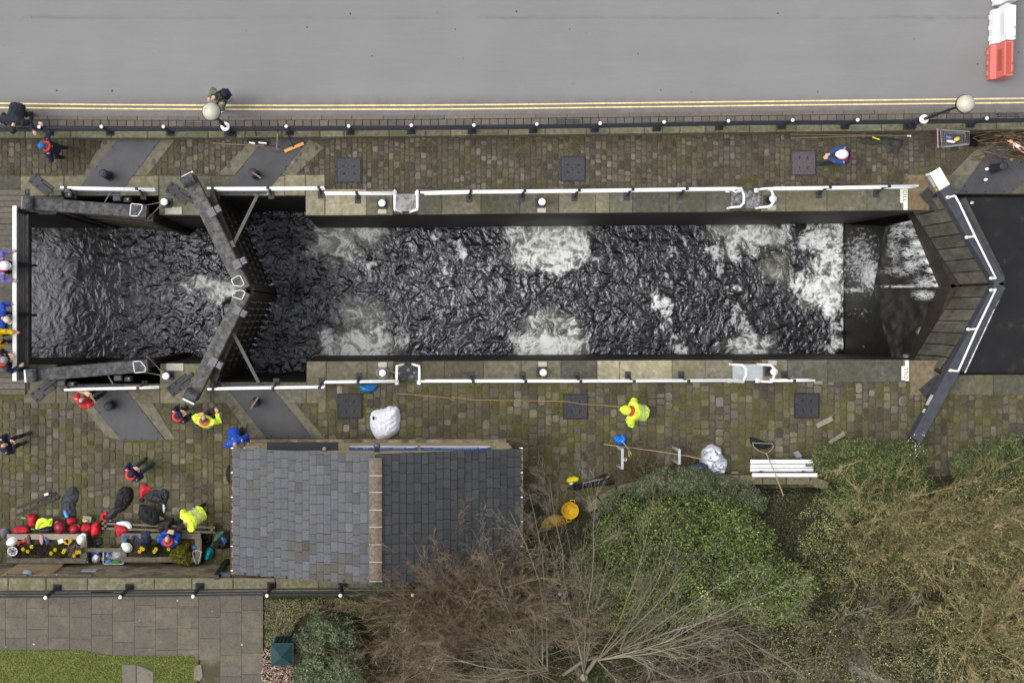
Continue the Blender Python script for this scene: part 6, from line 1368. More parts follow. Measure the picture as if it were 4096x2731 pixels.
# clear crate with food
A, B = P(414, 2198, .22), P(494, 2254, .22); t = thing('plastic_crate', 'clear plastic crate holding tubs and bags between the planters', 'crate', ((A.x+B.x)/2, (A.y+B.y)/2, .02))
m = MB(); cx, cy, w_, h_ = (A.x+B.x)/2, (A.y+B.y)/2, B.x-A.x, A.y-B.y
for c_, d in (((cx, A.y), (w_, .012)), ((cx, B.y), (w_, .012)), ((A.x, cy), (.012, h_)), ((B.x, cy), (.012, h_))): m.box((*c_, .13), (*d, .22)); m.box((*c_, .24), (d[0]+.02, d[1]+.02, .012))
m.box((cx, cy, .03), (w_, h_, .012)); m.build('crate_shell', GLS, t)
for x, y, rz_, nm in ((430, 2215, 70, 'upper'), (425, 2245, 10, 'lower')): q = P(x, y, .22); m = MB(); m.lathe((0, 0, 0), [(.045, -.09), (.048, .09)], 14, M=Matrix.Rotation(R(rz_), 3, 'Z')@Matrix.Rotation(R(90), 3, 'Y')); m.lathe((0, 0, 0), [(.052, .085), (.052, .12)], 14, M=Matrix.Rotation(R(rz_), 3, 'Z')@Matrix.Rotation(R(90), 3, 'Y')); o = m.build('milk_bottle', mat('blue_white_bottle', (.05, .16, .55), .4, .1, 6, (.7, .72, .76), thr=(.48, .52), bump=0)); o.location = (q.x, q.y, .15); tag(o, 'white bottle with blue cap, the %s one in the clear crate' % nm, 'bottle')
heap('plastic_bag', 'scrunched clear plastic bag in the crate', 'bag', [(448, 2200), (490, 2200), (497, 2225), (470, 2242), (445, 2232)], .08, .2, GLS, 5, .9); heap('salad_bag', 'bag of green leaves at the bottom of the clear crate', 'bag', [(438, 2240), (480, 2238), (488, 2250), (440, 2254)], .10, .1, mat('salad_green', (.10, .28, .05), .7, .4, 20), 6, .9, edge=.04)
for i, (x, y) in enumerate(((985, 590), (990, 630))):
    q = P(*A5([(x, y)])[0], .1); m = MB(); m.ell((0, 0, .05), (.15, .055, .05), 12, 7); m.lathe((-.07, 0, .05), [(.05, 0), (.055, .09), (.045, .09), (.04, .03)], 10, cap=False); m.box((0, 0, .01), (.29, .1, .02), bev=.005); o = m.build('walking_boot', cloth_mat('grey_boot', (.045, .043, .042)), smooth=False); o.location = (q.x, q.y, .02); o.rotation_euler = (0, 0, R(12+6*i)); tag(o, 'grey walking boot beside the linking board, %s of the pair' % ('upper', 'lower')[i], 'boot', 'grey walking boots')
heap('coat', 'navy padded coat spread over the right hand planter', 'coat', A6([(295, 530), (330, 505), (365, 520), (400, 480), (450, 475), (498, 510), (485, 560), (440, 615), (390, 600), (350, 570), (305, 570)]), .42, .20, NAVC, 31, .8)
heap('rucksack', 'soft black bag at the foot of the right planter by the conifer', 'bag', A6([(545, 700), (570, 665), (640, 690), (665, 735), (640, 765), (560, 765), (540, 740)]), .10, .32, BLK, 32, .4)
t = thing('rucksack', 'dark blue rucksack with pale straps beside the yellow green conifer', 'rucksack', P(788, 2230, .1)); heap('pack_body', None, None, A6([(825, 660), (860, 640), (905, 650), (920, 740), (905, 775), (830, 772), (820, 730)]), .05, .38, cloth_mat('petrol_nylon', (.015, .045, .075)), 33, .3, parent=t)
m = MB()
for pts in ([(832, 655), (840, 700), (862, 755)], [(905, 650), (898, 700), (880, 755)], [(835, 650), (870, 640), (915, 655)]): m.tube([P(*q, .46) for q in A6(pts)], .014, 6)
m.build('shoulder_strap', mat('pale_webbing', (.40, .38, .38), .8), t)
heap('stuff_sack', 'teal stuff sack beside the dark blue rucksack', 'bag', A6([(920, 700), (935, 640), (970, 617), (1005, 630), (1012, 670), (985, 735), (940, 740), (915, 725)]), .08, .34, TEAL, 34, .35)
heap('fleece_hat', 'crumpled petrol blue hat and gloves above the rucksack', 'hat', A6([(820, 600), (850, 592), (870, 605), (895, 610), (880, 640), (830, 640)]), .42, .10, BG, 35, .8, edge=.05)
heap('jacket', 'green jacket half under a black coat against the building', 'jacket', A6([(1005, 560), (1030, 500), (1070, 475), (1110, 480), (1085, 520), (1050, 560), (1010, 575)]), .15, .25, cloth_mat('sage_green', (.05, .13, .085)), 36, .5)
heap('coat', 'black coat piled against the building wall over a green jacket', 'coat', A6([(1010, 580), (1060, 520), (1130, 480), (1170, 500), (1175, 580), (1120, 640), (1040, 640), (1000, 620)]), .12, .32, BLK, 37, .7)
heap('harness', 'tangle of black straps and buckles at the right end of the planter', 'harness', A6([(910, 490), (960, 475), (1000, 490), (995, 580), (960, 620), (915, 590)]), .05, .22, BLK, 38, 1.1)
heap('coat', 'black coat on a low stone at the building corner', 'coat', [(905, 1870), (918, 1855), (935, 1875), (935, 1930), (915, 1940), (900, 1910)], .2, .25, BLK, 39, .6)
# black walking poles
for i, (a, b_) in enumerate((((170, 262), (520, 125)), ((165, 335), (560, 165)))):
    a, b_ = A5([a])[0], A5([b_])[0]; t = thing('tripod', 'folded black tripod with %s on the mossy setts' % ('a white collar', 'no collar')[i], 'tripod', P(*a, 0)); A, B = P(*a, .05), P(*b_, .07); d = (B-A).normalized(); s_ = Vector((-d.y, d.x, 0))
    for k in (-1, 0, 1): m = MB(); m.tube([A+s_*.02*k, A.lerp(B, .5)+s_*.024*k+Vector((0, 0, .01)), B+s_*.03*k], [.009, .013, .016], 6); m.build('leg', IRON, t)
    m = MB(); m.ell(B, (.06, .05, .05)); m.tube([B, B+d*.12+Vector((0, 0, .03))], .02, 8); m.tube([B+s_*.03, B+s_*.15], .013, 6); m.box(B+d*.1, (.1, .07, .05), rz=.4, bev=.01); m.build('tripod_head', IRON, t)
    if i == 0: m = MB(); q = P(*A5([(475, 118)])[0], .12); m.box(q, (.13, .07, .06), rz=R(15), bev=.015); m.build('white_collar', WB, t)
# trellis, wall lamp, plate, downpipe on the retaining wall
TR = mat('trellis_wood', (.28, .20, .11), .85, .25, 20, (.42, .32, .20)); t = thing('trellis', 'wooden garden trellis leaning on the stained wall behind the left planter', 'trellis', ((178-NX)/SCL, YW, 0))
xa_, xb_ = (88-NX)/SCL, (266-NX)/SCL; yy = YW+.06
for k in range(13): m = MB(); z = .12+k*.148; m.box(((xa_+xb_)/2, yy+.012, z), (xb_-xa_, .014, .028)); m.build('lath', TR, t)
for k in range(11): x = xa_+(xb_-xa_)*k/10; m = MB(); m.box((x, yy-.006, 1.0), (.026 if k not in (0, 5, 10) else .04, .014, 1.86)); m.build('upright', TR, t)
x = XP(108, 1.9); t = thing('bulkhead_light', 'grey domed light fixed on the wall above the trellis', 'light', (x, YW, 1.8)); m = MB(); m.box((x, YW+.03, 1.8), (.42, .05, .14), bev=.01); m.build('base', IRON, t)
m = MB(); m.ell((x, YW+.1, 1.84), (.16, .13, .10), 14, 8); m.build('dome', mat('grey_dome', (.16, .18, .21), .4, .2), t, smooth=True)
x = XP(362, 1.0); m = MB(); m.box((x, YW+.04, 1.1), (.44, .04, .30), bev=.004); tag(m.build('wall_plate', mat('pale_sign_grey', (.30, .33, .36), .5, .1)), 'small blank grey plate fixed on the stained wall', 'plate')
m = MB(); a, b_ = P(905, 2236, .1), P(868, 2306, 2.1); m.beam((a.x, YW+.09, .05), (a.x+.02, YW+.09, 2.25), .13, .13); tag(m.build('downpipe', BLACK), 'square black downpipe on the wall beside the slate roofed building', 'pipe')
boxobj('flue_box', 'small black flue box on the wall next to the downpipe', 'flue', 902, 2300, 1.95, (.30, .16, .14), mat('flue_black', (.04, .045, .05), .5), 0, .02)
# big white bags, trugs
t = thing('bulk_bag', 'large white woven bulk bag standing near the blue banners', 'bulk bag', P(1540, 1695, 0)); heap('bag_body', None, None, [(1492, 1640), (1545, 1634), (1552, 1624), (1566, 1626), (1600, 1628), (1601, 1700), (1596, 1728), (1560, 1755), (1518, 1768), (1492, 1745), (1477, 1700), (1480, 1660)], .02, .42, WHC, 41, .14, edge=.14, parent=t)
m = MB(); q = P(1494, 1673, .5); m.ell((q.x, q.y, .40), (.035, .065, .04)); m.build('dark_opening', mat('deep_navy', (.01, .012, .03), .9), t); m = MB(); m.tube([P(1556, 1632, .45), P(1560, 1625, .55), P(1574, 1630, .45)], .018, 6, flat=.4); m.build('lifting_loop', WHC, t)
t = thing('bulk_bag', 'crumpled white bulk bag half behind the shrub with the long fork on it', 'bulk bag', P(2860, 1840, 0)); heap('bag_body', None, None, [(2808, 1812), (2828, 1790), (2852, 1776), (2872, 1786), (2894, 1794), (2896, 1828), (2922, 1846), (2910, 1880), (2906, 1905), (2850, 1900), (2815, 1880), (2802, 1845)], .02, .5, WHC, 42, .7, edge=.12, parent=t)
t = thing('trug', 'floppy blue plastic trug lying against the white rail', 'trug', P(1472, 1552, 0)); BT = mat('blue_trug', (.01, .13, .34), .5, .15, 5, bump=.1)
heap('bucket', None, None, [(1433, 1552), (1450, 1538), (1475, 1534), (1500, 1532), (1509, 1538), (1507, 1556), (1492, 1570), (1468, 1574), (1445, 1569)], .02, .28, BT, 43, .3, edge=.08, parent=t); m = MB(); m.tube([P(1440, 1545, .3), P(1465, 1556, .34), P(1488, 1560, .34), P(1506, 1540, .3)], .012, 6); m.build('rim', mat('blue_trug_rim', (.02, .2, .5), .4), t)
q = P(2281, 2042, .42); t = thing('trug', 'round yellow plastic trug with a loop handle behind bare twigs', 'trug', (q.x, q.y, 0)); YT = mat('yellow_plastic', (.72, .46, .01), .45, .08, 4, bump=.03)
m = MB(); m.lathe((q.x, q.y, .02), [(.0, .05), (.18, .05), (.235, .40), (.255, .40), (.25, .38), (.20, 0), (0, 0)], 26, cap=False); m.build('bucket', YT, t, smooth=True)
for s_ in (1, -1): m = MB(); m.tube([(q.x+.05*s_-.06, q.y+.24*s_, .40), (q.x+.05*s_-.04, q.y+.32*s_, .46), (q.x+.05*s_+.06, q.y+.32*s_, .46), (q.x+.05*s_+.08, q.y+.24*s_, .40)], .014, 6); m.build('handle', YT, t)
heap('sack', 'mustard yellow sack spread under the twigs below the yellow trug', 'sack', [(2153, 2152), (2158, 2110), (2175, 2080), (2210, 2058), (2250, 2062), (2292, 2082), (2285, 2100), (2250, 2118), (2238, 2150), (2190, 2158)], .05, .3, cloth_mat('mustard_cloth', (.50, .30, .05)), 44, .7)
boxobj('crate', 'blue plastic crate under the mustard yellow sack', 'crate', 2212, 2158, .05, (.5, .22, .25), mat('blue_crate', (.02, .08, .40), .5), 4)
t = thing('tool_case', 'bright yellow tool case with a white cloth in it', 'case', P(2290, 1918, 0)); heap('case_shell', None, None, [(2262, 1922), (2280, 1906), (2316, 1906), (2320, 1916), (2312, 1930), (2275, 1938)], .05, .22, mat('bright_yellow_plastic', (.78, .66, .02), .4, .08), 45, .1, edge=.05, parent=t); heap('white_cloth', None, None, [(2272, 1932), (2290, 1926), (2296, 1932), (2282, 1944)], .26, .05, WHC, 3, edge=.02, parent=t)
heap('debris_heap', 'heap of charred black debris under the twigs', 'debris', [(2255, 1955), (2330, 1930), (2400, 1900), (2440, 1890), (2470, 1930), (2440, 1945), (2350, 1950), (2300, 1965)], .02, .18, BLK, 46, 1.2)
m = MB(); m.tube([P(2330, 1932, .3), P(2412, 1914, .32)], .022, 8); tag(m.build('iron_bar', mat('grey_bar', (.15, .14, .14), .6)), 'short grey iron bar on the charred debris', 'bar')
q = P(2478, 1756, .15); t = thing('carrier_bag', 'knotted blue carrier bag with a litter picker through it', 'bag', P(2478, 1756, 0)); heap('bag_body', None, None, [(2452, 1744), (2475, 1742), (2504, 1738), (2509, 1762), (2495, 1778), (2478, 1784), (2462, 1770)], .02, .2, mat('carrier_blue', (.01, .17, .62), .4, .2, 5, bump=.3), 47, .7, edge=.06, parent=t)
t = thing('litter_picker', 'yellow handled litter picker standing in the blue carrier bag', 'litter picker', P(2510, 1790, 0)); m = MB(); m.tube([P(2488, 1762, .22), P(2517, 1800, .3)], .010, 6); m.build('shaft', mat('picker_alu', (.4, .4, .4), .4), t); m = MB(); m.tube([P(x, y, .3) for x, y in ((2516, 1803), (2513, 1818), (2520, 1830), (2527, 1818), (2519, 1804), (2522, 1812), (2516, 1820))], .010, 6); m.build('handle', mat('bright_yellow_plastic', (0, 0, 0)), t)
# rope to the hi-vis worker
OR = mat('orange_rope', (.36, .17, .05), .8, .3, 30, (.40, .30, .10)); m = MB(); m.tube([P(x, y, z) for x, y, z in ((1584, 1573, .04), (1700, 1582, .04), (1795, 1591, .04), (1812, 1600, .05), (1820, 1594, .06), (1805, 1587, .05), (1900, 1599, .05), (2000, 1601, .05), (2120, 1602, .05), (2200, 1603, .05), (2265, 1605, .07), (2330, 1616, .06), (2400, 1620, .2), (2478, 1626, .7))], .008, 6)
tag(m.build('rope', OR), 'long orange rope stretched over the setts to the hi-vis worker', 'rope')
m = MB(); q = P(1530, 1492, .2)
for k in range(5): m.tube([(q.x+(.15+.02*k)*math.cos(a)+.22*(k > 2), q.y+(.14+.01*k)*math.sin(a)-.12*(k > 2), .08+.012*k) for a in np.linspace(0, 6.2, 20)], .009, 5)
tag(m.build('rope_coil', ROPE), 'thin brown rope looped round the bollard behind the blue trug', 'rope')
# white bench with tools
t = thing('park_bench', 'white slatted bench with a landing net and spade across it', 'bench', P(3128, 1865, 0))
BW = mat('bench_white', (.70, .71, .70), .6, .1, 18, bump=.1)
for y0_, y1_, z, x0_, x1_ in ((1838, 1853, .45, 3002, 3254), (1856, 1870, .45, 3002, 3254), (1872, 1886, .46, 3002, 3255), (1892, 1907, .80, 3010, 3270)):
    a, b_ = P(x0_, y0_, z), P(x1_, y1_, z); m = MB(); m.box(((a.x+b_.x)/2, (a.y+b_.y)/2, z-.02), (b_.x-a.x, a.y-b_.y, .035), bev=.006); m.build('slat', BW, t)
a = P(3128, 1900, .65); m = MB(); m.box((a.x+.06, a.y+.02, .62), (1.85, .03, .10)); m.build('back_slat', BW, t)
for x in (3040, 3210): m = MB(); a, b_ = P(x, 1842, .4), P(x, 1885, .4); m.box((a.x, a.y-.03, .2), (.06, .06, .4)); m.box((b_.x, b_.y, .3), (.06, .06, .6)); m.beam((b_.x, b_.y, .4), (b_.x, P(x, 1898, .75).y, .78), .06, .06); m.beam((a.x, a.y, .4), (b_.x, b_.y, .4), .06, .05); m.build('leg', IRON, t)
TANW = mat('ash_handle', (.30, .20, .13), .8, .2, 20, (.42, .30, .20))
t = thing('landing_net', 'long handled landing net with a black mesh across the white bench', 'net', P(3065, 1810, .1)); m = MB(); m.tube([P(3065, 1812, .30), P(3095, 1880, .86), P(3134, 1982, .9)], .015, 8); m.build('handle', TANW, t)
m = MB(); m.tube([P(x, y, .25) for x, y in ((3010, 1770), (3090, 1774), (3094, 1785), (3085, 1800), (3064, 1814), (3035, 1802), (3015, 1786), (3010, 1770))], .010, 6); m.build('hoop', mat('net_hoop', (.32, .27, .25), .5), t)
heap('mesh_bag', None, None, [(3000, 1745), (3025, 1752), (3070, 1768), (3092, 1776), (3080, 1795), (3040, 1800), (3010, 1785), (2998, 1765)], .02, .14, mat('net_mesh', (.012, .014, .014), .95, .5, 60, bump=.8, bsc=90), 48, .8, parent=t)
t = thing('spade', 'small spade with a grey blade leaning on the white bench', 'spade', P(3195, 1830, 0)); m = MB(); q = [P(*a, .15) for a in ((3173, 1808), (3193, 1802), (3210, 1824), (3186, 1832))]; m.prism([(v.x, v.y) for v in q], .14, .155); m.build('blade', mat('blade_steel', (.20, .20, .20), .5, .2), t)
m = MB(); m.tube([P(3200, 1827, .16), P(3226, 1858, .5)], .016, 8); m.build('shaft', mat('grey_shaft', (.25, .26, .28), .5), t); m = MB(); m.tube([P(3222, 1862, .5), P(3246, 1861, .5)], .022, 8); m.build('handle', BLACK, t)
t = thing('garden_fork', 'very long handled fork lying across the ground to the white bag', 'fork', P(2420, 1776, 0)); m = MB(); m.tube([P(2415, 1776, .08), P(2600, 1800, .22), P(2750, 1823, .45), P(2865, 1848, .6)], .014, 8); m.build('shaft', TANW, t)
m = MB(); m.tube([P(2413, 1770, .06), P(2413, 1784, .05)], .01, 6)
for k in range(4): m.tube([P(2413, 1768+k*5.3, .06), P(2402, 1767+k*5.6, .05)], .006, 5)
m.build('tines', IRON, t)
for i, (x, y0_, y1_) in enumerate(((2489, 1797, 1872), (2717, 1800, 1852))):
    m = MB(); a, b_ = P(x, y0_, .75), P(x, y1_, .75); m.box((a.x, (a.y+b_.y)/2, .76), (.07, a.y-b_.y, .05)); m.box((a.x, a.y, .38), (.07, .07, .76)); m.box((a.x, b_.y, .38), (.07, .07, .76)); tag(m.build('hitching_rail', mat('galvanised_rail', (.38, .39, .40), .5, .15)), ('pale metal rail by the blue carrier bag', 'pale metal rail crossed by the long fork handle')[i], 'rail')
q = P(2500, 1837, .8); m = MB(); m.lathe((q.x, q.y, .78), [(.03, 0), (.042, .09), (.036, .09), (.027, .01)], 14, cap=False); m.tube([(q.x-.04, q.y, .86), (q.x-.08, q.y, .83), (q.x-.04, q.y, .8)], .006, 5); tag(m.build('mug', WB), 'white mug on the pale metal rail', 'mug')
heap('holdall', 'dark blue holdall half hidden by the shrub beside the white bag', 'bag', [(2736, 1880), (2760, 1862), (2800, 1850), (2835, 1855), (2835, 1880), (2800, 1905), (2755, 1905), (2740, 1895)], .3, .3, cloth_mat('slate_blue_nylon', (.03, .055, .11)), 49, .4)
blob_obj('plant_pot', 'orange red plastic pot poking out of the shrub', 'pot', 2646, 1914, .7, (.10, .08, .09), mat('orange_red_plastic', (.65, .09, .03), .5), 0, .05)
# brooms, rake and poles by the parapet
BR1 = mat('orange_bristle', (.55, .26, .07), .9, .3, 60, (.70, .38, .12), bump=.6)
t = thing('broom', 'wide broom with orange bristles lying head down on the plate', 'broom', P(1175, 590, 0)); m = MB(); m.tube([P(1136, 498, .95), P(1174, 590, .10)], .016, 8); m.build('handle', BLACK, t)
m = MB(); a, b_ = P(1138, 605, .08), P(1215, 573, .08); m.beam(a, b_, .10, .09); m.build('bristles', BR1, t); m = MB(); m.beam(a+Vector((-.02, .06, .03)), b_+Vector((-.02, .06, .03)), .05, .05); m.build('broom_head', BLACK, t)
t = thing('broom', 'broom with a white edged dark head against the parapet', 'broom', P(1030, 572, 0)); m = MB(); m.tube([P(1019, 500, 1.0), P(1028, 568, .12)], .016, 8); m.build('handle', BLACK, t)
m = MB(); m.beam(P(990, 566, .12), P(1070, 573, .12), .10, .09); m.build('broom_head', cloth_mat('dark_brown_bristle', (.03, .018, .012)), t)
for x0_, x1_ in ((996, 1020), (1034, 1066)): m = MB(); m.beam(P(x0_, 570.5, .17), P(x1_, 574, .17), .045, .012); m.build('white_edge', WB, t)
t = thing('rake', 'spring tine rake with a wooden handle on the plate between the brooms', 'rake', P(1109, 590, 0)); m = MB(); m.tube([P(1113, 496, 1.0), P(1110, 530, .7)], .018, 8); m.build('grip', BLACK, t); m = MB(); m.tube([P(1110, 530, .7), P(1108, 592, .08)], .016, 8); m.build('handle', TANW, t)
m = MB()
for k in range(15): f = k/14-.5; m.tube([P(1108, 590, .08), P(1108+f*50, 600+6*(1-4*f*f), .09), P(1108+f*62, 606+8*(1-4*f*f), .03)], .005, 4)
m.build('tines', mat('tine_grey', (.14, .14, .14), .6), t)
m = MB(); m.tube([P(851, 573, .06), P(960, 579, .06), P(1058, 583, .06)], .016, 8); m.tube([P(1056, 583, .06), P(1094, 585, .06)], .012, 6, col=(.2, .2, .2)); tag(m.build('pole', mat('ash_pole', (.24, .17, .12), .8, .25, 20, attr=True)), 'long pale wooden pole lying beside the brooms', 'pole')
for i, (a, b_, lab) in enumerate((((3160, 537), (3645, 544), 'with a white tip'), ((3165, 553), (3560, 541), 'without a tip'))):
    m = MB(); m.tube([P(*a, .08), P(*[(a[k]+b_[k])/2 for k in (0, 1)], .10), P(*b_, .08)], .018, 8); o = m.build('boat_pole', mat('boat_pole_wood', (.13, .095, .07), .85, .25, 20, (.22, .17, .13))); tag(o, 'very long brown boat pole under the parapet, the one '+lab, 'pole')
    if i == 0: m = MB(); m.tube([P(3628, 543.5, .08), P(3644, 544, .08)], .024, 8); m.build('pole_tip', WB, o)
heap('tarpaulin', 'dark grey green tarpaulin crumpled under the boat poles', 'tarpaulin', [(3438, 556), (3470, 548), (3520, 552), (3540, 548), (3618, 556), (3612, 580), (3600, 605), (3592, 618), (3574, 600), (3562, 618), (3548, 605), (3540, 575), (3500, 582), (3445, 574)], .02, .14, cloth_mat('tarp_green', (.035, .037, .03)), 51, .9)
m = MB(); m.beam(P(3489, 549, .15), P(3518, 559, .15), .03, .02); tag(m.build('spirit_level', mat('bright_yellow_plastic', (0, 0, 0))), 'short yellow tool on the dark tarpaulin', 'tool')
# shopping trolley
t = thing('shopping_trolley', 'rusty shopping trolley lying by the parapet with litter inside', 'shopping trolley', P(3815, 555, 0)); TW = mat('trolley_wire', (.26, .23, .23), .5, .4, 30, (.42, .44, .48), metal=.3)
top4 = [P(x, y, .85) for x, y in ((3762, 520), (3878, 526), (3876, 578), (3768, 591))]; bot4 = [P(x, y, .35) for x, y in ((3785, 533), (3857, 533), (3857, 581), (3785, 584))]
m = MB()
for L4, r_ in ((top4, .012), (bot4, .009)): m.tube(L4+[L4[0]], r_, 6)
for i in range(4):
    for f in np.linspace(0, 1, 14 if i % 2 == 0 else 7): m.tube([top4[i].lerp(top4[(i+1) % 4], f), bot4[i].lerp(bot4[(i+1) % 4], f)], .0035, 4)
for f in np.linspace(0, 1, 12): m.tube([bot4[0].lerp(bot4[1], f), bot4[3].lerp(bot4[2], f)], .0035, 4)
for f in (.33, .66): m.tube([top4[i].lerp(bot4[i], f) for i in (0, 1, 2, 3, 0)], .005, 4)
m.build('basket', TW, t); m = MB(); m.tube([P(3750, 514, .98), P(3752, 592, .98)], .018, 8); m.build('push_handle', mat('faded_pink_grip', (.36, .22, .24), .7), t)
m = MB(); m.tube([P(3752, 520, .97), P(3775, 532, .2), P(3860, 535, .16), P(3868, 575, .16), P(3775, 585, .2), P(3753, 588, .97)], .013, 6); m.build('chassis', TW, t)
for x, y in ((3778, 531), (3862, 535), (3866, 578), (3778, 587)): m = MB(); q = P(x, y, .1); m.lathe((q.x, q.y, .08), [(.055, -.02), (.06, 0), (.055, .02)], 12, M=Matrix.Rotation(R(90), 3, 'X')); m.build('wheel', BLACK, t)
for i, (x, y, mt_, rz_, lab, sz) in enumerate(((3797, 549, mat('crisp_blue', (.15, .2, .6), .4), -10, 'purple and white packet in the trolley', (.20, .08)), (3806, 566, WB, -8, 'white bottle lying in the trolley', (.28, .08)), (3830, 556, mat('crisp_yellow', (.75, .55, .08), .5), 20, 'yellow wrapper in the trolley', (.18, .12)))):
    q = P(x, y, .45); m = MB(); m.ell((0, 0, 0), (sz[0]/2, sz[1]/2, .04), 12, 7, dis=.2, sd=i); o = m.build('litter_packet', mt_, smooth=True); o.location = (q.x, q.y, .42); o.rotation_euler = (0, 0, R(rz_)); tag(o, lab, 'litter', 'litter inside the trolley')
q = P(3888, 558, .05); boxobj('paving_slab', 'loose grey paving slab under the twig heap beside the trolley', 'slab', 3892, 562, .03, (.36, .34, .07), PARST, -14, .015)
# heap of dead branches and the doll on it
t = thing('branch_heap', 'heap of wet dead branches and leaves under the parapet', 'branches', P(4020, 560, 0)); m = MB(); r_ = random.Random(5)
for k in range(190):
    x, y = r_.uniform(3880, 4200), r_.uniform(522, 640)
    if y > 590 and r_.random() < .6: continue
    a = r_.gauss(0, .35); L = r_.uniform(.3, 1.3); p = P(x, y, r_.uniform(.03, .22)); pts = [p]; d = Vector((math.cos(a), math.sin(a), 0))
    for j in range(4): d = (d+Vector((r_.gauss(0, .15), r_.gauss(0, .15), r_.gauss(0, .08)))).normalized(); q = pts[-1]+d*L/4; q.z = max(q.z, .02); pts.append(q)
    v = r_.choice((.5, .7, 1, 1.8)); m.tube(pts, [.012, .010, .008, .006, .003], 5, col=(v, v*.92, v*.8))
m.build('branches', mat('dead_branch', (.075, .055, .038), .9, .3, 12, (.16, .12, .08), attr=True), t)
heap('leaf_layer', None, None, [(3860, 535), (3950, 530), (4200, 525), (4200, 700), (4120, 690), (4060, 620), (3990, 590), (3930, 585), (3870, 575)], .0, .10, mat('wet_leaves', (.012, .009, .006), .8, .5, 25, (.05, .032, .02), bump=1), 61, 1.1, edge=.3, step=.03, parent=t)
q = P(4068, 582, .2); t = thing('doll', 'fair haired doll in a white and red dress on the branch heap', 'doll', (q.x, q.y, .14), None, R(-35)); t.scale = (.62,)*3; DS = mat('doll_skin', (.66, .40, .32), .5, .03, bump=0)
m = MB(); m.ell((-.30, 0, .06), (.085, .07, .08)); m.tube([(-.24, 0, .05), (-.18, 0, .05)], .03, 8); m.tube([(-.18, 0, .05), (0, 0, .06), (.06, 0, .05)], [.06, .07, .08], 10)
for s_ in (1, -1): m.tube([(-.15, s_*.07, .05), (-.05, s_*.16, .05), (.06, s_*.22+(-.05), .04)], [.026, .022, .018], 8); m.tube([(.06, s_*.045, .05), (.26, s_*.09, .07), (.44, s_*.07, .04)], [.05, .038, .024], 8); m.ell((.47, s_*.07, .05), (.04, .022, .025)); m.ell((.08, s_*.17, .04), (.026, .02, .015))
remesh(m.build('body', DS, t, world=False), .008, 1); m = MB(); m.tube([(-.16, 0, .05), (-.02, 0, .065), (.1, 0, .06)], [.075, .08, .115], 12); m.build('dress', mat('doll_dress', (.70, .66, .70), .7, .1, 9, (.65, .12, .10), thr=(.5, .54), bump=0), t, world=False)
m = MB(); m.ell((-.34, 0, .06), (.09, .085, .08), dis=.2); m.tube([(-.36, .0, .05), (-.45, -.06, .04), (-.52, -.02, .03)], [.05, .04, .01], 8); m.build('hair', mat('doll_hair', (.55, .36, .14), .8), t, world=False)
for i, (x, y, mt_, nm, lab) in enumerate(((3948, 676, WB, 'paper_cup', 'crushed white cup on the dirty plate'), (3943, 719, WB, 'tissue', 'small white tissue on the dirty plate'), (4046, 637, mat('orange_leaf', (.42, .18, .06), .8), 'fallen_leaf', 'orange fallen leaf beside the branch heap'), (3888, 811, WB, 'paper_scrap', 'white paper scrap floating behind the top gate'))):
    z = .05 if y < 775 else -.53; blob_obj(nm, lab, 'litter', x, y, z, (.06, .045, .012 if nm != 'paper_cup' else .035), mt_, 20, .25, i)
# loose stones
for i, (x, y, w_, h_, rz_, lab) in enumerate(((3275, 1530, 34, 13, 0, 'pale oblong stone off the end of the shortest white rail'), (3300, 1688, 70, 20, 27, 'loose pale kerb stone askew above the white bench'), (3350, 1752, 72, 16, 32, 'loose kerb stone askew nearer the shrub'))):
    boxobj('loose_stone', lab, 'stone', x, y, .02, (w_/SCL, h_/SCL, .06), mat('loose_stone', (.16, .14, .11), .9, .3, 14, (.28, .25, .19), bump=.5), rz_, .015)
# litter bin with a pyramid lid on the upper ground
t = thing('litter_bin', 'dark green slatted litter bin with a pyramid lid beside the shrub', 'litter bin', P(1128, 2620, TOPZ)); GB = mat('bin_green', (.008, .032, .034), .6, .2, 6, (.016, .055, .058)); q = P(1127, 2620, TOPZ+1.1); hs_ = .29
m = MB(); m.add([(q.x-hs_, q.y-hs_, TOPZ+1.0), (q.x+hs_, q.y-hs_, TOPZ+1.0), (q.x+hs_, q.y+hs_, TOPZ+1.0), (q.x-hs_, q.y+hs_, TOPZ+1.0), (q.x, q.y, TOPZ+1.3)], [(0, 1, 4), (1, 2, 4), (2, 3, 4), (3, 0, 4), (3, 2, 1, 0)]); m.box((q.x, q.y, TOPZ+.985), (2*hs_+.03, 2*hs_+.03, .03)); m.build('pyramid_lid', GB, t)
for k in range(5):
    for (dx, dy) in ((0, 1), (0, -1), (1, 0), (-1, 0)):
        o_ = (k-2)*.105; m = MB(); m.box((q.x+(o_ if dx == 0 else dx*.25), q.y+(o_ if dy == 0 else dy*.25), TOPZ+.46), (.07 if dx == 0 else .025, .07 if dy == 0 else .025, .86)); m.build('side_slat', GB, t)
m = MB(); m.box((q.x, q.y, TOPZ+.42), (.42, .42, .78)); m.build('liner', BLACK, t)
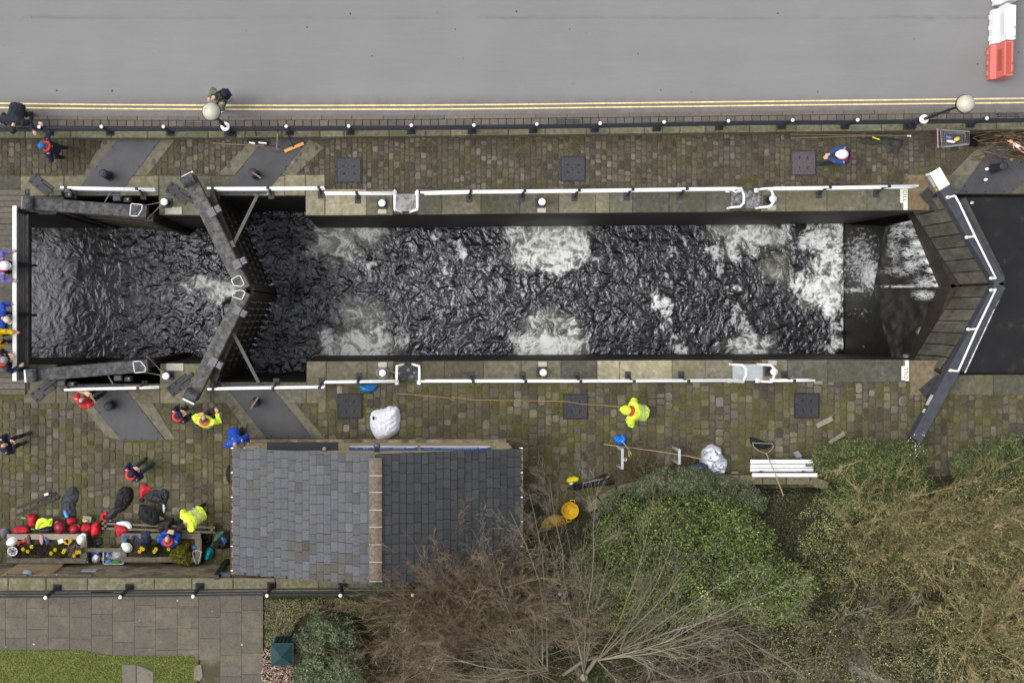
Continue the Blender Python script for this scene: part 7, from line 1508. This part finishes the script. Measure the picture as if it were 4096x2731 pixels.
# ================================================================ VEGETATION
def terr(x, y):
    """height of the garden soil under a pixel position"""
    if y > 2365: return TOPZ-.03
    return min(TOPZ-.05, .25+max(0, (y-1950))*.0042)
m = MB(); xs = np.linspace(2080, 4500, 60); ysr = np.linspace(1930, 2372, 16); vs = []; fs = []
for j, y in enumerate(ysr):
    for i, x in enumerate(xs):
        y0_ = itab([(2080, 2150), (2300, 2090), (2400, 2010), (2600, 1950), (3300, 1945), (3420, 1930), (3600, 1900), (4500, 1890)], x); yy = lerp(y0_, 2372, (y-1930)/442.0)
        z = terr(x, yy)+.05*fbm(Vector((x*.01, y*.01, 0)), 3)-(.0 if j else .3); p = P(x, yy, z); vs.append(tuple(p))
n = len(xs); fs = [(j*n+i, (j+1)*n+i, (j+1)*n+i+1, j*n+i+1) for j in range(len(ysr)-1) for i in range(n-1)]
m.add(vs, fs); tag(m.build('garden_bed', SOIL), kind='structure')
m = MB(); kp = [(2355, 2045), (2400, 2000), (2470, 1962), (2560, 1938), (2700, 1922), (2860, 1918), (3240, 1918), (3312, 1945)]
for a, b_ in zip(kp, kp[1:]):
    A, B = P(*a, .42), P(*b_, .42); L = (B-A).length; n = max(1, int(L/.6))
    for k in range(n): v = rnd.uniform(.85, 1.2); m.beam((*A.lerp(B, (k+.02)/n).xy, .2), (*A.lerp(B, (k+.98)/n).xy, .2), .26, .46, (v, v, v*.94))
tag(m.build('planter_wall', PARST), 'low curved stone wall edging the shrub bed behind the white bench', 'wall')
# ivy and litter scattered on the upper ground
LEAFS = mat('shrub_leaf', (.92, .92, .92), .5, .12, 3, (1.08, 1.08, 1.08), attr=True, bump=0, spec=.45)
TWIG = mat('bare_twig', (.8, .8, .8), .85, .25, 9, (1.2, 1.2, 1.2), attr=True, bump=0)
def foliage(nm, poly, zf, h, n, size, cols, seed, clump=1.0, holes=.0, par=None, upw=.5, edge=70):
    r_ = random.Random(seed); m = MB(); xs = [p[0] for p in poly]; ys_ = [p[1] for p in poly]; k = 0; tries = 0
    while k < n and tries < n*6:
        tries += 1; x, y = r_.uniform(min(xs), max(xs)), r_.uniform(min(ys_), max(ys_))
        if not inpoly(x, y, poly): continue
        v = Vector((x*.011*clump+seed, y*.011*clump, 0)); f = mn.noise(v)*.6+mn.noise(v*2.7)*.4
        d = min(1, dpoly(x, y, poly)/edge)
        if f < -.35+holes*.5 and r_.random() < holes+.3: continue
        if d < .5 and r_.random() > d*1.7+.12+f: continue
        z0_ = zf(x, y); zt = h*(.35+.65*d**.6)*(1+.55*f); z = z0_+max(.03, zt*(1-.55*r_.random()**2)); p = P(x, y, z)
        a = r_.uniform(0, 6.283); el = r_.uniform(-.35, 1)*upw; dd = Vector((math.cos(a)*math.cos(el), math.sin(a)*math.cos(el), math.sin(el)))
        sd = dd.cross(Vector((r_.gauss(0, .35), r_.gauss(0, .35), 1))).normalized(); L = size*r_.uniform(.55, 1.3); w_ = L*.26
        nr = sd.cross(dd)*.12*L
        vv = r_.uniform(.45, 1.6)*(1+.55*mn.noise(v*6))*(1+.35*f); cc = tuple(q*vv for q in r_.choice(cols))
        m.add([p, p+dd*L*.45+sd*w_-nr, p+dd*L, p+dd*L*.45-sd*w_-nr, p+dd*L*.45], [(0, 1, 4), (1, 2, 4), (0, 4, 3), (4, 2, 3)], cc); k += 1
    return m.build(nm, LEAFS, par)
def stem(m, p, d, L, r0, nseg, wob, rs, col, up=0.0, sides=4):
    pts = [p]; d = d.normalized()
    for j in range(nseg):
        d = (d+Vector((rs.gauss(0, wob), rs.gauss(0, wob), rs.gauss(0, wob*.6)+up))).normalized(); pts.append(pts[-1]+d*(L/nseg))
    m.tube(pts, [r0*(1-.78*i/nseg) for i in range(nseg+1)], sides, col, cap=False); return pts, d
def branchy(m, pts, r0, rs, col, depth, n, L, wob=.12, ang=.6, up=.02, sides=3, rmin=.0035, start=.15):
    """side shoots growing off a stem, recursively"""
    for k in range(n):
        f = rs.uniform(start, 1.0); i = min(int(f*(len(pts)-1)), len(pts)-2); q = pts[i].lerp(pts[i+1], f*(len(pts)-1)-i); d = (pts[i+1]-pts[i]).normalized()
        o = Vector((rs.gauss(0, 1), rs.gauss(0, 1), rs.gauss(0, .55))); o = (o-d*o.dot(d)).normalized(); a = rs.uniform(ang*.5, ang*1.3); dd = d*math.cos(a)+o*math.sin(a)
        l_ = L*rs.uniform(.5, 1.15)*(1.1-.55*f); r1 = max(rmin, r0*(1-.75*f)*.5); v = rs.uniform(.75, 1.3); cc = tuple(c_*v for c_ in col)
        p2, _ = stem(m, q, dd, l_, r1, 4, wob, rs, cc, up, sides)
        if depth > 1: branchy(m, p2, r1, rs, col, depth-1, max(2, n//2), l_*.55, wob, ang, up, sides, rmin, .2)
GREENS = [(.055, .085, .010), (.085, .125, .014), (.125, .170, .028), (.020, .032, .006), (.19, .22, .06), (.010, .015, .004)]
OLIVE = [(.085, .095, .024), (.13, .140, .038), (.18, .18, .06), (.03, .04, .012), (.23, .22, .09)]
DKG = [(.028, .042, .012), (.046, .066, .020), (.075, .098, .035), (.012, .018, .007), (.12, .14, .065)]
def shrub(name, label, poly, base, h, n, size, cols, seed, zf=terr, stems=14, cat='shrub', scol=(.06, .045, .03), twigs=0, tl=.5, **kw):
    c_ = P(*base, zf(*base)); t = thing(name, label, cat, c_); rs = random.Random(seed+100)
    foliage('foliage', poly, zf, h, n, size, cols, seed, par=t, **kw); m = MB()
    for k in range(stems):
        x, y = rs.choice(poly); f = rs.uniform(.3, .85); e = P(lerp(base[0], x, f), lerp(base[1], y, f), zf(*base)+h*.8); d = e-c_
        p2, _ = stem(m, c_+Vector((rs.gauss(0, .1), rs.gauss(0, .1), 0)), d+Vector((0, 0, .3)), d.length, .018, 6, .12, rs, scol)
        if twigs: branchy(m, p2, .012, rs, scol, 2, twigs, tl)
    m.build('stems', TWIG, t); return t
shrub('laurel_shrub', 'broad glossy green shrub filling the bed below the white bench', [(2250, 2330), (2290, 2200), (2370, 2110), (2480, 2000), (2600, 1975), (2760, 1960), (2900, 1975), (3020, 2030), (3110, 2140), (3150, 2230), (3270, 2290), (3290, 2370), (3220, 2470), (3120, 2520), (3000, 2515), (2850, 2480), (2700, 2520), (2520, 2580), (2380, 2480)], (2800, 2250), 1.25, 46000, .062, GREENS, 11, holes=.05)
shrub('euonymus_shrub', 'loose grey green small leaved shrub above the glossy one, under the white bag', [(2360, 2080), (2440, 1960), (2560, 1915), (2640, 1870), (2740, 1850), (2830, 1870), (2900, 1900), (3000, 1925), (3080, 1990), (3060, 2080), (2960, 2050), (2800, 2000), (2640, 1990), (2500, 2040), (2420, 2110)], (2780, 1960), 1.0, 15000, .05, [(.055, .072, .030), (.09, .11, .048), (.13, .15, .075), (.03, .042, .018)], 12, zf=lambda x, y: .35, holes=.15)
shrub('hedge_shrub', 'dark green bush to the right of the white bench with white blossom on top', [(3250, 1790), (3400, 1740), (3540, 1760), (3680, 1745), (3740, 1790), (3700, 1880), (3780, 1960), (3700, 2060), (3500, 2080), (3350, 2080), (3240, 2020), (3210, 1960), (3330, 1940), (3240, 1870)], (3500, 1900), 1.0, 22000, .055, [(.05, .072, .012), (.08, .105, .02), (.024, .036, .009), (.13, .15, .04)], 13, zf=lambda x, y: .1, holes=.25)
t = shrub('hedge_shrub', 'green bush at the right edge beyond the long dark beam', [(3830, 1800), (3900, 1760), (4000, 1735), (4110, 1740), (4400, 1750), (4400, 2100), (4096, 2080), (3960, 2000), (3820, 1940), (3790, 1860)], (4030, 1880), 1.0, 17000, .055, [(.055, .078, .014), (.085, .11, .025), (.026, .038, .010), (.13, .15, .045)], 14, zf=lambda x, y: .1, holes=.2)
WF = mat('white_blossom', (.62, .60, .62), .7, .1, bump=0); m = MB(); rs = random.Random(3)
for k in range(26): q = P(3664+rs.gauss(0, 16), 1790+rs.gauss(0, 26), 1.15+rs.uniform(-.1, .15)); m.ell(q, rs.uniform(.008, .018), 6, 4)
tag(m.build('blossom_spray', WF), 'spray of small white blossom at the foot of the long dark beam', 'blossom')
shrub('holly_shrub', 'dark green shrub beside the green litter bin', [(1160, 2560), (1210, 2480), (1270, 2440), (1340, 2460), (1400, 2455), (1440, 2520), (1460, 2600), (1480, 2760), (1190, 2800), (1160, 2700), (1200, 2640)], (1310, 2620), 1.2, 17000, .065, DKG, 15, holes=.2, twigs=3, scol=(.13, .11, .08))
shrub('ivy_patch', 'small leafy climber creeping over the back of the ridge', [(1465, 2300), (1500, 2290), (1560, 2310), (1600, 2320), (1640, 2345), (1560, 2360), (1470, 2345), (1440, 2320)], (1530, 2340), .35, 1300, .05, [(.04, .075, .015), (.06, .10, .03), (.03, .045, .015)], 16, zf=lambda x, y: 3.3, edge=30, stems=4)
# grassy brown plant by the rails
def twigbush(name, label, base, z0, reach, H, n, cols, seed, dirs=None, tw=6, tl=.35, r0=.012, depth=1, spread=.35, wob=.10, spr=1.0, cat='shrub', leafn=0, leafcols=None, poly=None, up=.03):
    c_ = P(*base, z0); t = thing(name, label, cat, c_); rs = random.Random(seed); m = MB()
    for k in range(n):
        a = rs.uniform(*(dirs or (0, 2*math.pi))); L = reach*rs.uniform(.45, 1.1); h_ = H*rs.uniform(.4, 1.1); off = Vector((rs.gauss(0, spread), rs.gauss(0, spread), 0)); d = Vector((math.cos(a)*L, math.sin(a)*L, h_)); v = rs.uniform(.7, 1.35); col = rs.choice(cols); cc = tuple(q*v for q in col)
        p2, _ = stem(m, c_+off, d, d.length, r0*rs.uniform(.6, 1.2), 7, wob, rs, cc, up)
        branchy(m, p2, r0*.8, rs, col, depth, tw, tl, wob*1.1, .42)
    m.build('branches', TWIG, t)
    if leafn: foliage('foliage', poly, lambda x, y: z0, H*.78, leafn, .045, leafcols, seed, par=t, holes=.3)
    return t
BRN = [(.20, .145, .09), (.14, .098, .062), (.27, .20, .13), (.17, .11, .08)]; TAN = [(.36, .275, .14), (.25, .195, .09), (.46, .36, .20), (.16, .135, .06)]; GRYB = [(.20, .18, .145), (.27, .25, .205), (.15, .13, .10)]
DRY = [(.14, .115, .065), (.10, .08, .045), (.19, .16, .10), (.08, .055, .035)]
twigbush('dried_grass_plant', 'tussock of dry brown stems beside the pale metal rail', (2545, 1905), .1, .85, .75, 330, DRY, 21, tw=5, tl=.2, r0=.006, spread=.28)
twigbush('dried_grass_plant', 'smaller dry brown tussock between the two pale metal rails', (2760, 1830), .05, .65, .5, 150, DRY, 22, tw=4, tl=.16, r0=.006, spread=.3)
twigbush('dried_grass_plant', 'small dry reddish tussock above the long fork handle', (2550, 1765), .02, .3, .3, 60, DRY, 23, tw=3, tl=.1, r0=.005, spread=.1)
# reddish brown coppice in front of the building
ru = (R(20), R(200))
twigbush('coppiced_shrub', 'large brown bare twigged shrub spreading over the east roof slope', (1850, 2470), 2.1, 2.7, 4.0, 190, BRN, 31, dirs=(R(25), R(200)), tw=15, tl=.8, r0=.010, depth=2, spread=.5, wob=.06)
twigbush('coppiced_shrub', 'brown bare twigged shrub in the centre below the east roof slope', (2040, 2430), 2.0, 2.3, 3.6, 140, BRN+DRY, 32, dirs=(R(5), R(180)), tw=14, tl=.75, r0=.010, depth=2, spread=.5, wob=.06)
twigbush('coppiced_shrub', 'brown bare twigged shrub left of centre along the bottom edge', (1640, 2690), 2.0, 2.3, 1.8, 90, BRN+DRY, 33, dirs=(R(-10), R(200)), tw=10, tl=.7, r0=.016, depth=2, spread=.6)
twigbush('coppiced_shrub', 'tangled brown twigs along the bottom edge below the pale tree', (2050, 2720), 2.0, 2.4, 1.5, 80, BRN+GRYB, 34, tw=9, tl=.7, r0=.014, depth=2, spread=.8)
twigbush('coppiced_shrub', 'tangled pinkish brown twigs at the bottom right of the pale tree', (2800, 2690), 2.0, 2.6, 1.7, 100, [(.17, .13, .105), (.12, .09, .07), (.22, .18, .14)], 35, tw=10, tl=.8, r0=.015, depth=2, spread=.9)
# big olive and tan twiggy shrubs to the right
for i, (bx_, by_, z0, rc, H_, nn, sd, lab, pl, ln) in enumerate(((3560, 2180, 1.0, 2.0, 2.0, 210, 41, 'olive twiggy evergreen shrub right of the dark hollow', [(3200, 2030), (3330, 1960), (3500, 1940), (3650, 1960), (3760, 2060), (3800, 2250), (3740, 2400), (3560, 2450), (3380, 2430), (3240, 2330), (3180, 2180)], 17000),
        (3900, 2130, 1.0, 2.1, 2.1, 220, 42, 'tan twiggy evergreen shrub at the right edge', [(3720, 2000), (3850, 1900), (4000, 1880), (4200, 1880), (4350, 2000), (4350, 2450), (4100, 2480), (3850, 2420), (3730, 2250)], 17000),
        (3950, 2560, 1.9, 2.2, 1.6, 170, 43, 'olive twiggy evergreen shrub in the bottom right corner', [(3650, 2420), (3850, 2330), (4100, 2380), (4350, 2400), (4350, 2850), (3700, 2850), (3560, 2640)], 17000),
        (3400, 2560, 2.0, 2.0, 1.3, 100, 44, 'mixed green and brown shrub at the bottom between pale tree and corner', [(3080, 2520), (3250, 2430), (3450, 2400), (3640, 2460), (3700, 2650), (3650, 2850), (3100, 2850), (3000, 2680)], 12000))):
    twigbush('evergreen_shrub', lab, (bx_, by_), z0, rc, H_, nn, TAN+[(.13, .13, .06)] if i < 3 else GRYB+DRY, sd, tw=14, tl=.55, r0=.010, depth=2 if i != 3 else 2, spread=.65, leafn=int(ln*.6), leafcols=OLIVE, poly=pl)
# pale lichen covered tree, seen from above
root = P(2335, 2705, 2.6); rs = random.Random(77); t = thing('bare_tree', 'pale lichened bare tree with long radiating branches at the bottom centre', 'tree', (root.x, root.y, TOPZ))
m = MB(); LC = [(.22, .20, .145), (.17, .15, .105), (.27, .25, .19), (.17, .155, .085), (.13, .11, .075)]
m.tube([(root.x, root.y, TOPZ-.1), (root.x+.03, root.y, 2.3), (root.x-.02, root.y+.02, 2.75)], [.16, .13, .10], 10, (.20, .18, .13)); b2 = P(2165, 2680, 3.0)
m.tube([(root.x, root.y, 2.6), P(2390, 2625, 2.9), P(2335, 2640, 3.0), P(2250, 2700, 3.05)], [.06, .055, .05, .04], 8, (.16, .14, .10)); m.build('trunk', TWIG, t)
tips = [(2105, 1975, 5.4), (2030, 2040, 5.2), (2200, 1930, 5.6), (2250, 2010, 5.0), (2390, 1940, 5.8), (2350, 2090, 5.4), (2470, 2050, 5.4), (2610, 1950, 5.6), (2560, 2130, 4.8), (2690, 2080, 5.2), (2740, 2230, 4.6), (2830, 2200, 5.0), (1960, 2180, 4.9), (1880, 2110, 4.8), (1830, 2380, 4.2), (1720, 2300, 4.6), (1620, 2530, 4.2), (1800, 2560, 3.9), (1750, 2690, 3.8), (1950, 2690, 3.6), (2980, 2290, 4.6), (3050, 2390, 4.2), (3150, 2330, 4.4), (3080, 2520, 3.8), (2950, 2600, 3.6), (2860, 2430, 4.2), (2100, 2760, 3.4), (2550, 2790, 3.4), (2800, 2740, 3.4), (2350, 2860, 4.0), (2150, 2420, 4.8), (1900, 2290, 4.6), (2060, 2250, 5.0), (2180, 2130, 5.2), (2300, 2220, 5.0), (2440, 2230, 4.9), (2640, 2260, 4.7), (1700, 2440, 4.2), (1560, 2610, 3.8), (2000, 2560, 3.9), (2650, 2420, 4.2), (2900, 2520, 3.9), (3180, 2450, 3.8)]
m = MB()
for k, (x, y, z) in enumerate(tips):
    s0 = [P(2335, 2690, 2.7), P(2165, 2700, 2.9), P(2390, 2640, 2.8), P(2480, 2600, 2.9)][(0 if 2150 < x < 2700 else 1) if x < 2500 else (2 if k % 2 else 3)]
    if x < 2150: s0 = P(2190-(k % 3)*20, 2680, 2.85)
    e = P(x, y, z); L = (e-s0).length; n = 9; pts = []; bend = Vector((rs.gauss(0, .07), rs.gauss(0, .07), .14))*L; w_ = Vector((0, 0, 0))
    for j in range(n+1): f = j/n; w_ += Vector((rs.gauss(0, .018), rs.gauss(0, .018), rs.gauss(0, .01)))*L*.35; pts.append(s0.lerp(e, f)+bend*math.sin(math.pi*f)*.55+w_*math.sin(math.pi*min(1, f*.9)))
    r0 = rs.uniform(.012, .023); cc = rs.choice(LC); m.tube(pts, [r0*(1-.82*j/n) for j in range(n+1)], 6, cc, cap=False)
    branchy(m, pts, r0, rs, cc, 3, 15, L*.32, .13, .5, .02, 3, .003, .12)
m.build('crown', TWIG, t)
# yellow leaves on the pale tree, flat ground cover
foliage('fallen_leaves', [(1050, 2600), (1110, 2580), (1200, 2690), (1200, 2800), (1040, 2800)], lambda x, y: TOPZ, .05, 1500, .06, [(.22, .15, .11), (.14, .09, .06), (.30, .22, .17)], 51, upw=.2, edge=10)
tag(bpy.data.objects['fallen_leaves'], 'pinkish brown fallen leaves around the green litter bin', 'leaves', kind='stuff')
o = foliage('ground_ivy', [(1650, 2360), (3300, 2360), (4400, 2360), (4400, 2900), (1500, 2900), (1480, 2600), (1500, 2420)], lambda x, y: TOPZ, .22, 34000, .06, [(.020, .032, .010), (.035, .05, .014), (.05, .038, .022), (.028, .018, .012), (.06, .07, .02)], 52, holes=.3, upw=.5)
tag(o, 'dark ivy and leaf litter under the bare shrubs', 'ground cover', kind='stuff')
o = foliage('bed_undergrowth', [(2100, 2130), (2320, 2060), (2420, 2000), (2600, 1950), (3300, 1950), (3420, 1930), (4300, 1900), (4300, 2370), (2090, 2370)], terr, .35, 26000, .055, [(.020, .032, .010), (.035, .05, .014), (.045, .034, .02), (.05, .06, .02)], 53, holes=.3)
tag(o, 'dark low undergrowth covering the garden bed', 'ground cover', kind='stuff')
o = foliage('verge_undergrowth', [(1052, 2395), (1400, 2390), (1500, 2440), (1460, 2480), (1300, 2430), (1200, 2470), (1150, 2560), (1060, 2590)], lambda x, y: TOPZ, .09, 5200, .05, [(.05, .07, .012), (.08, .10, .02), (.10, .08, .05), (.16, .11, .08)], 54, holes=.25, edge=15)
tag(o, 'patchy grass and dead leaves beside the upper pavement', 'ground cover', kind='stuff')
m = MB(); rs = random.Random(8)
for x, y in [(2805, 2345), (2820, 2365), (2812, 2385), (2830, 2400), (2835, 2460), (3040, 2430)]: 
    for k in range(4): q = P(x+rs.gauss(0, 8), y+rs.gauss(0, 8), 3.4); a = rs.uniform(0, 6.3); d = Vector((math.cos(a), math.sin(a), .2))*.06; s_ = Vector((-d.y, d.x, 0))*.35; m.add([q, q+d*.5+s_, q+d, q+d*.5-s_], [(0, 1, 2, 3)])
tag(m.build('variegated_sprig', mat('pale_yellow_leaf', (.50, .42, .16), .6, .2, bump=0)), 'sprig of pale yellow leaves over the glossy green shrub', 'leaves')
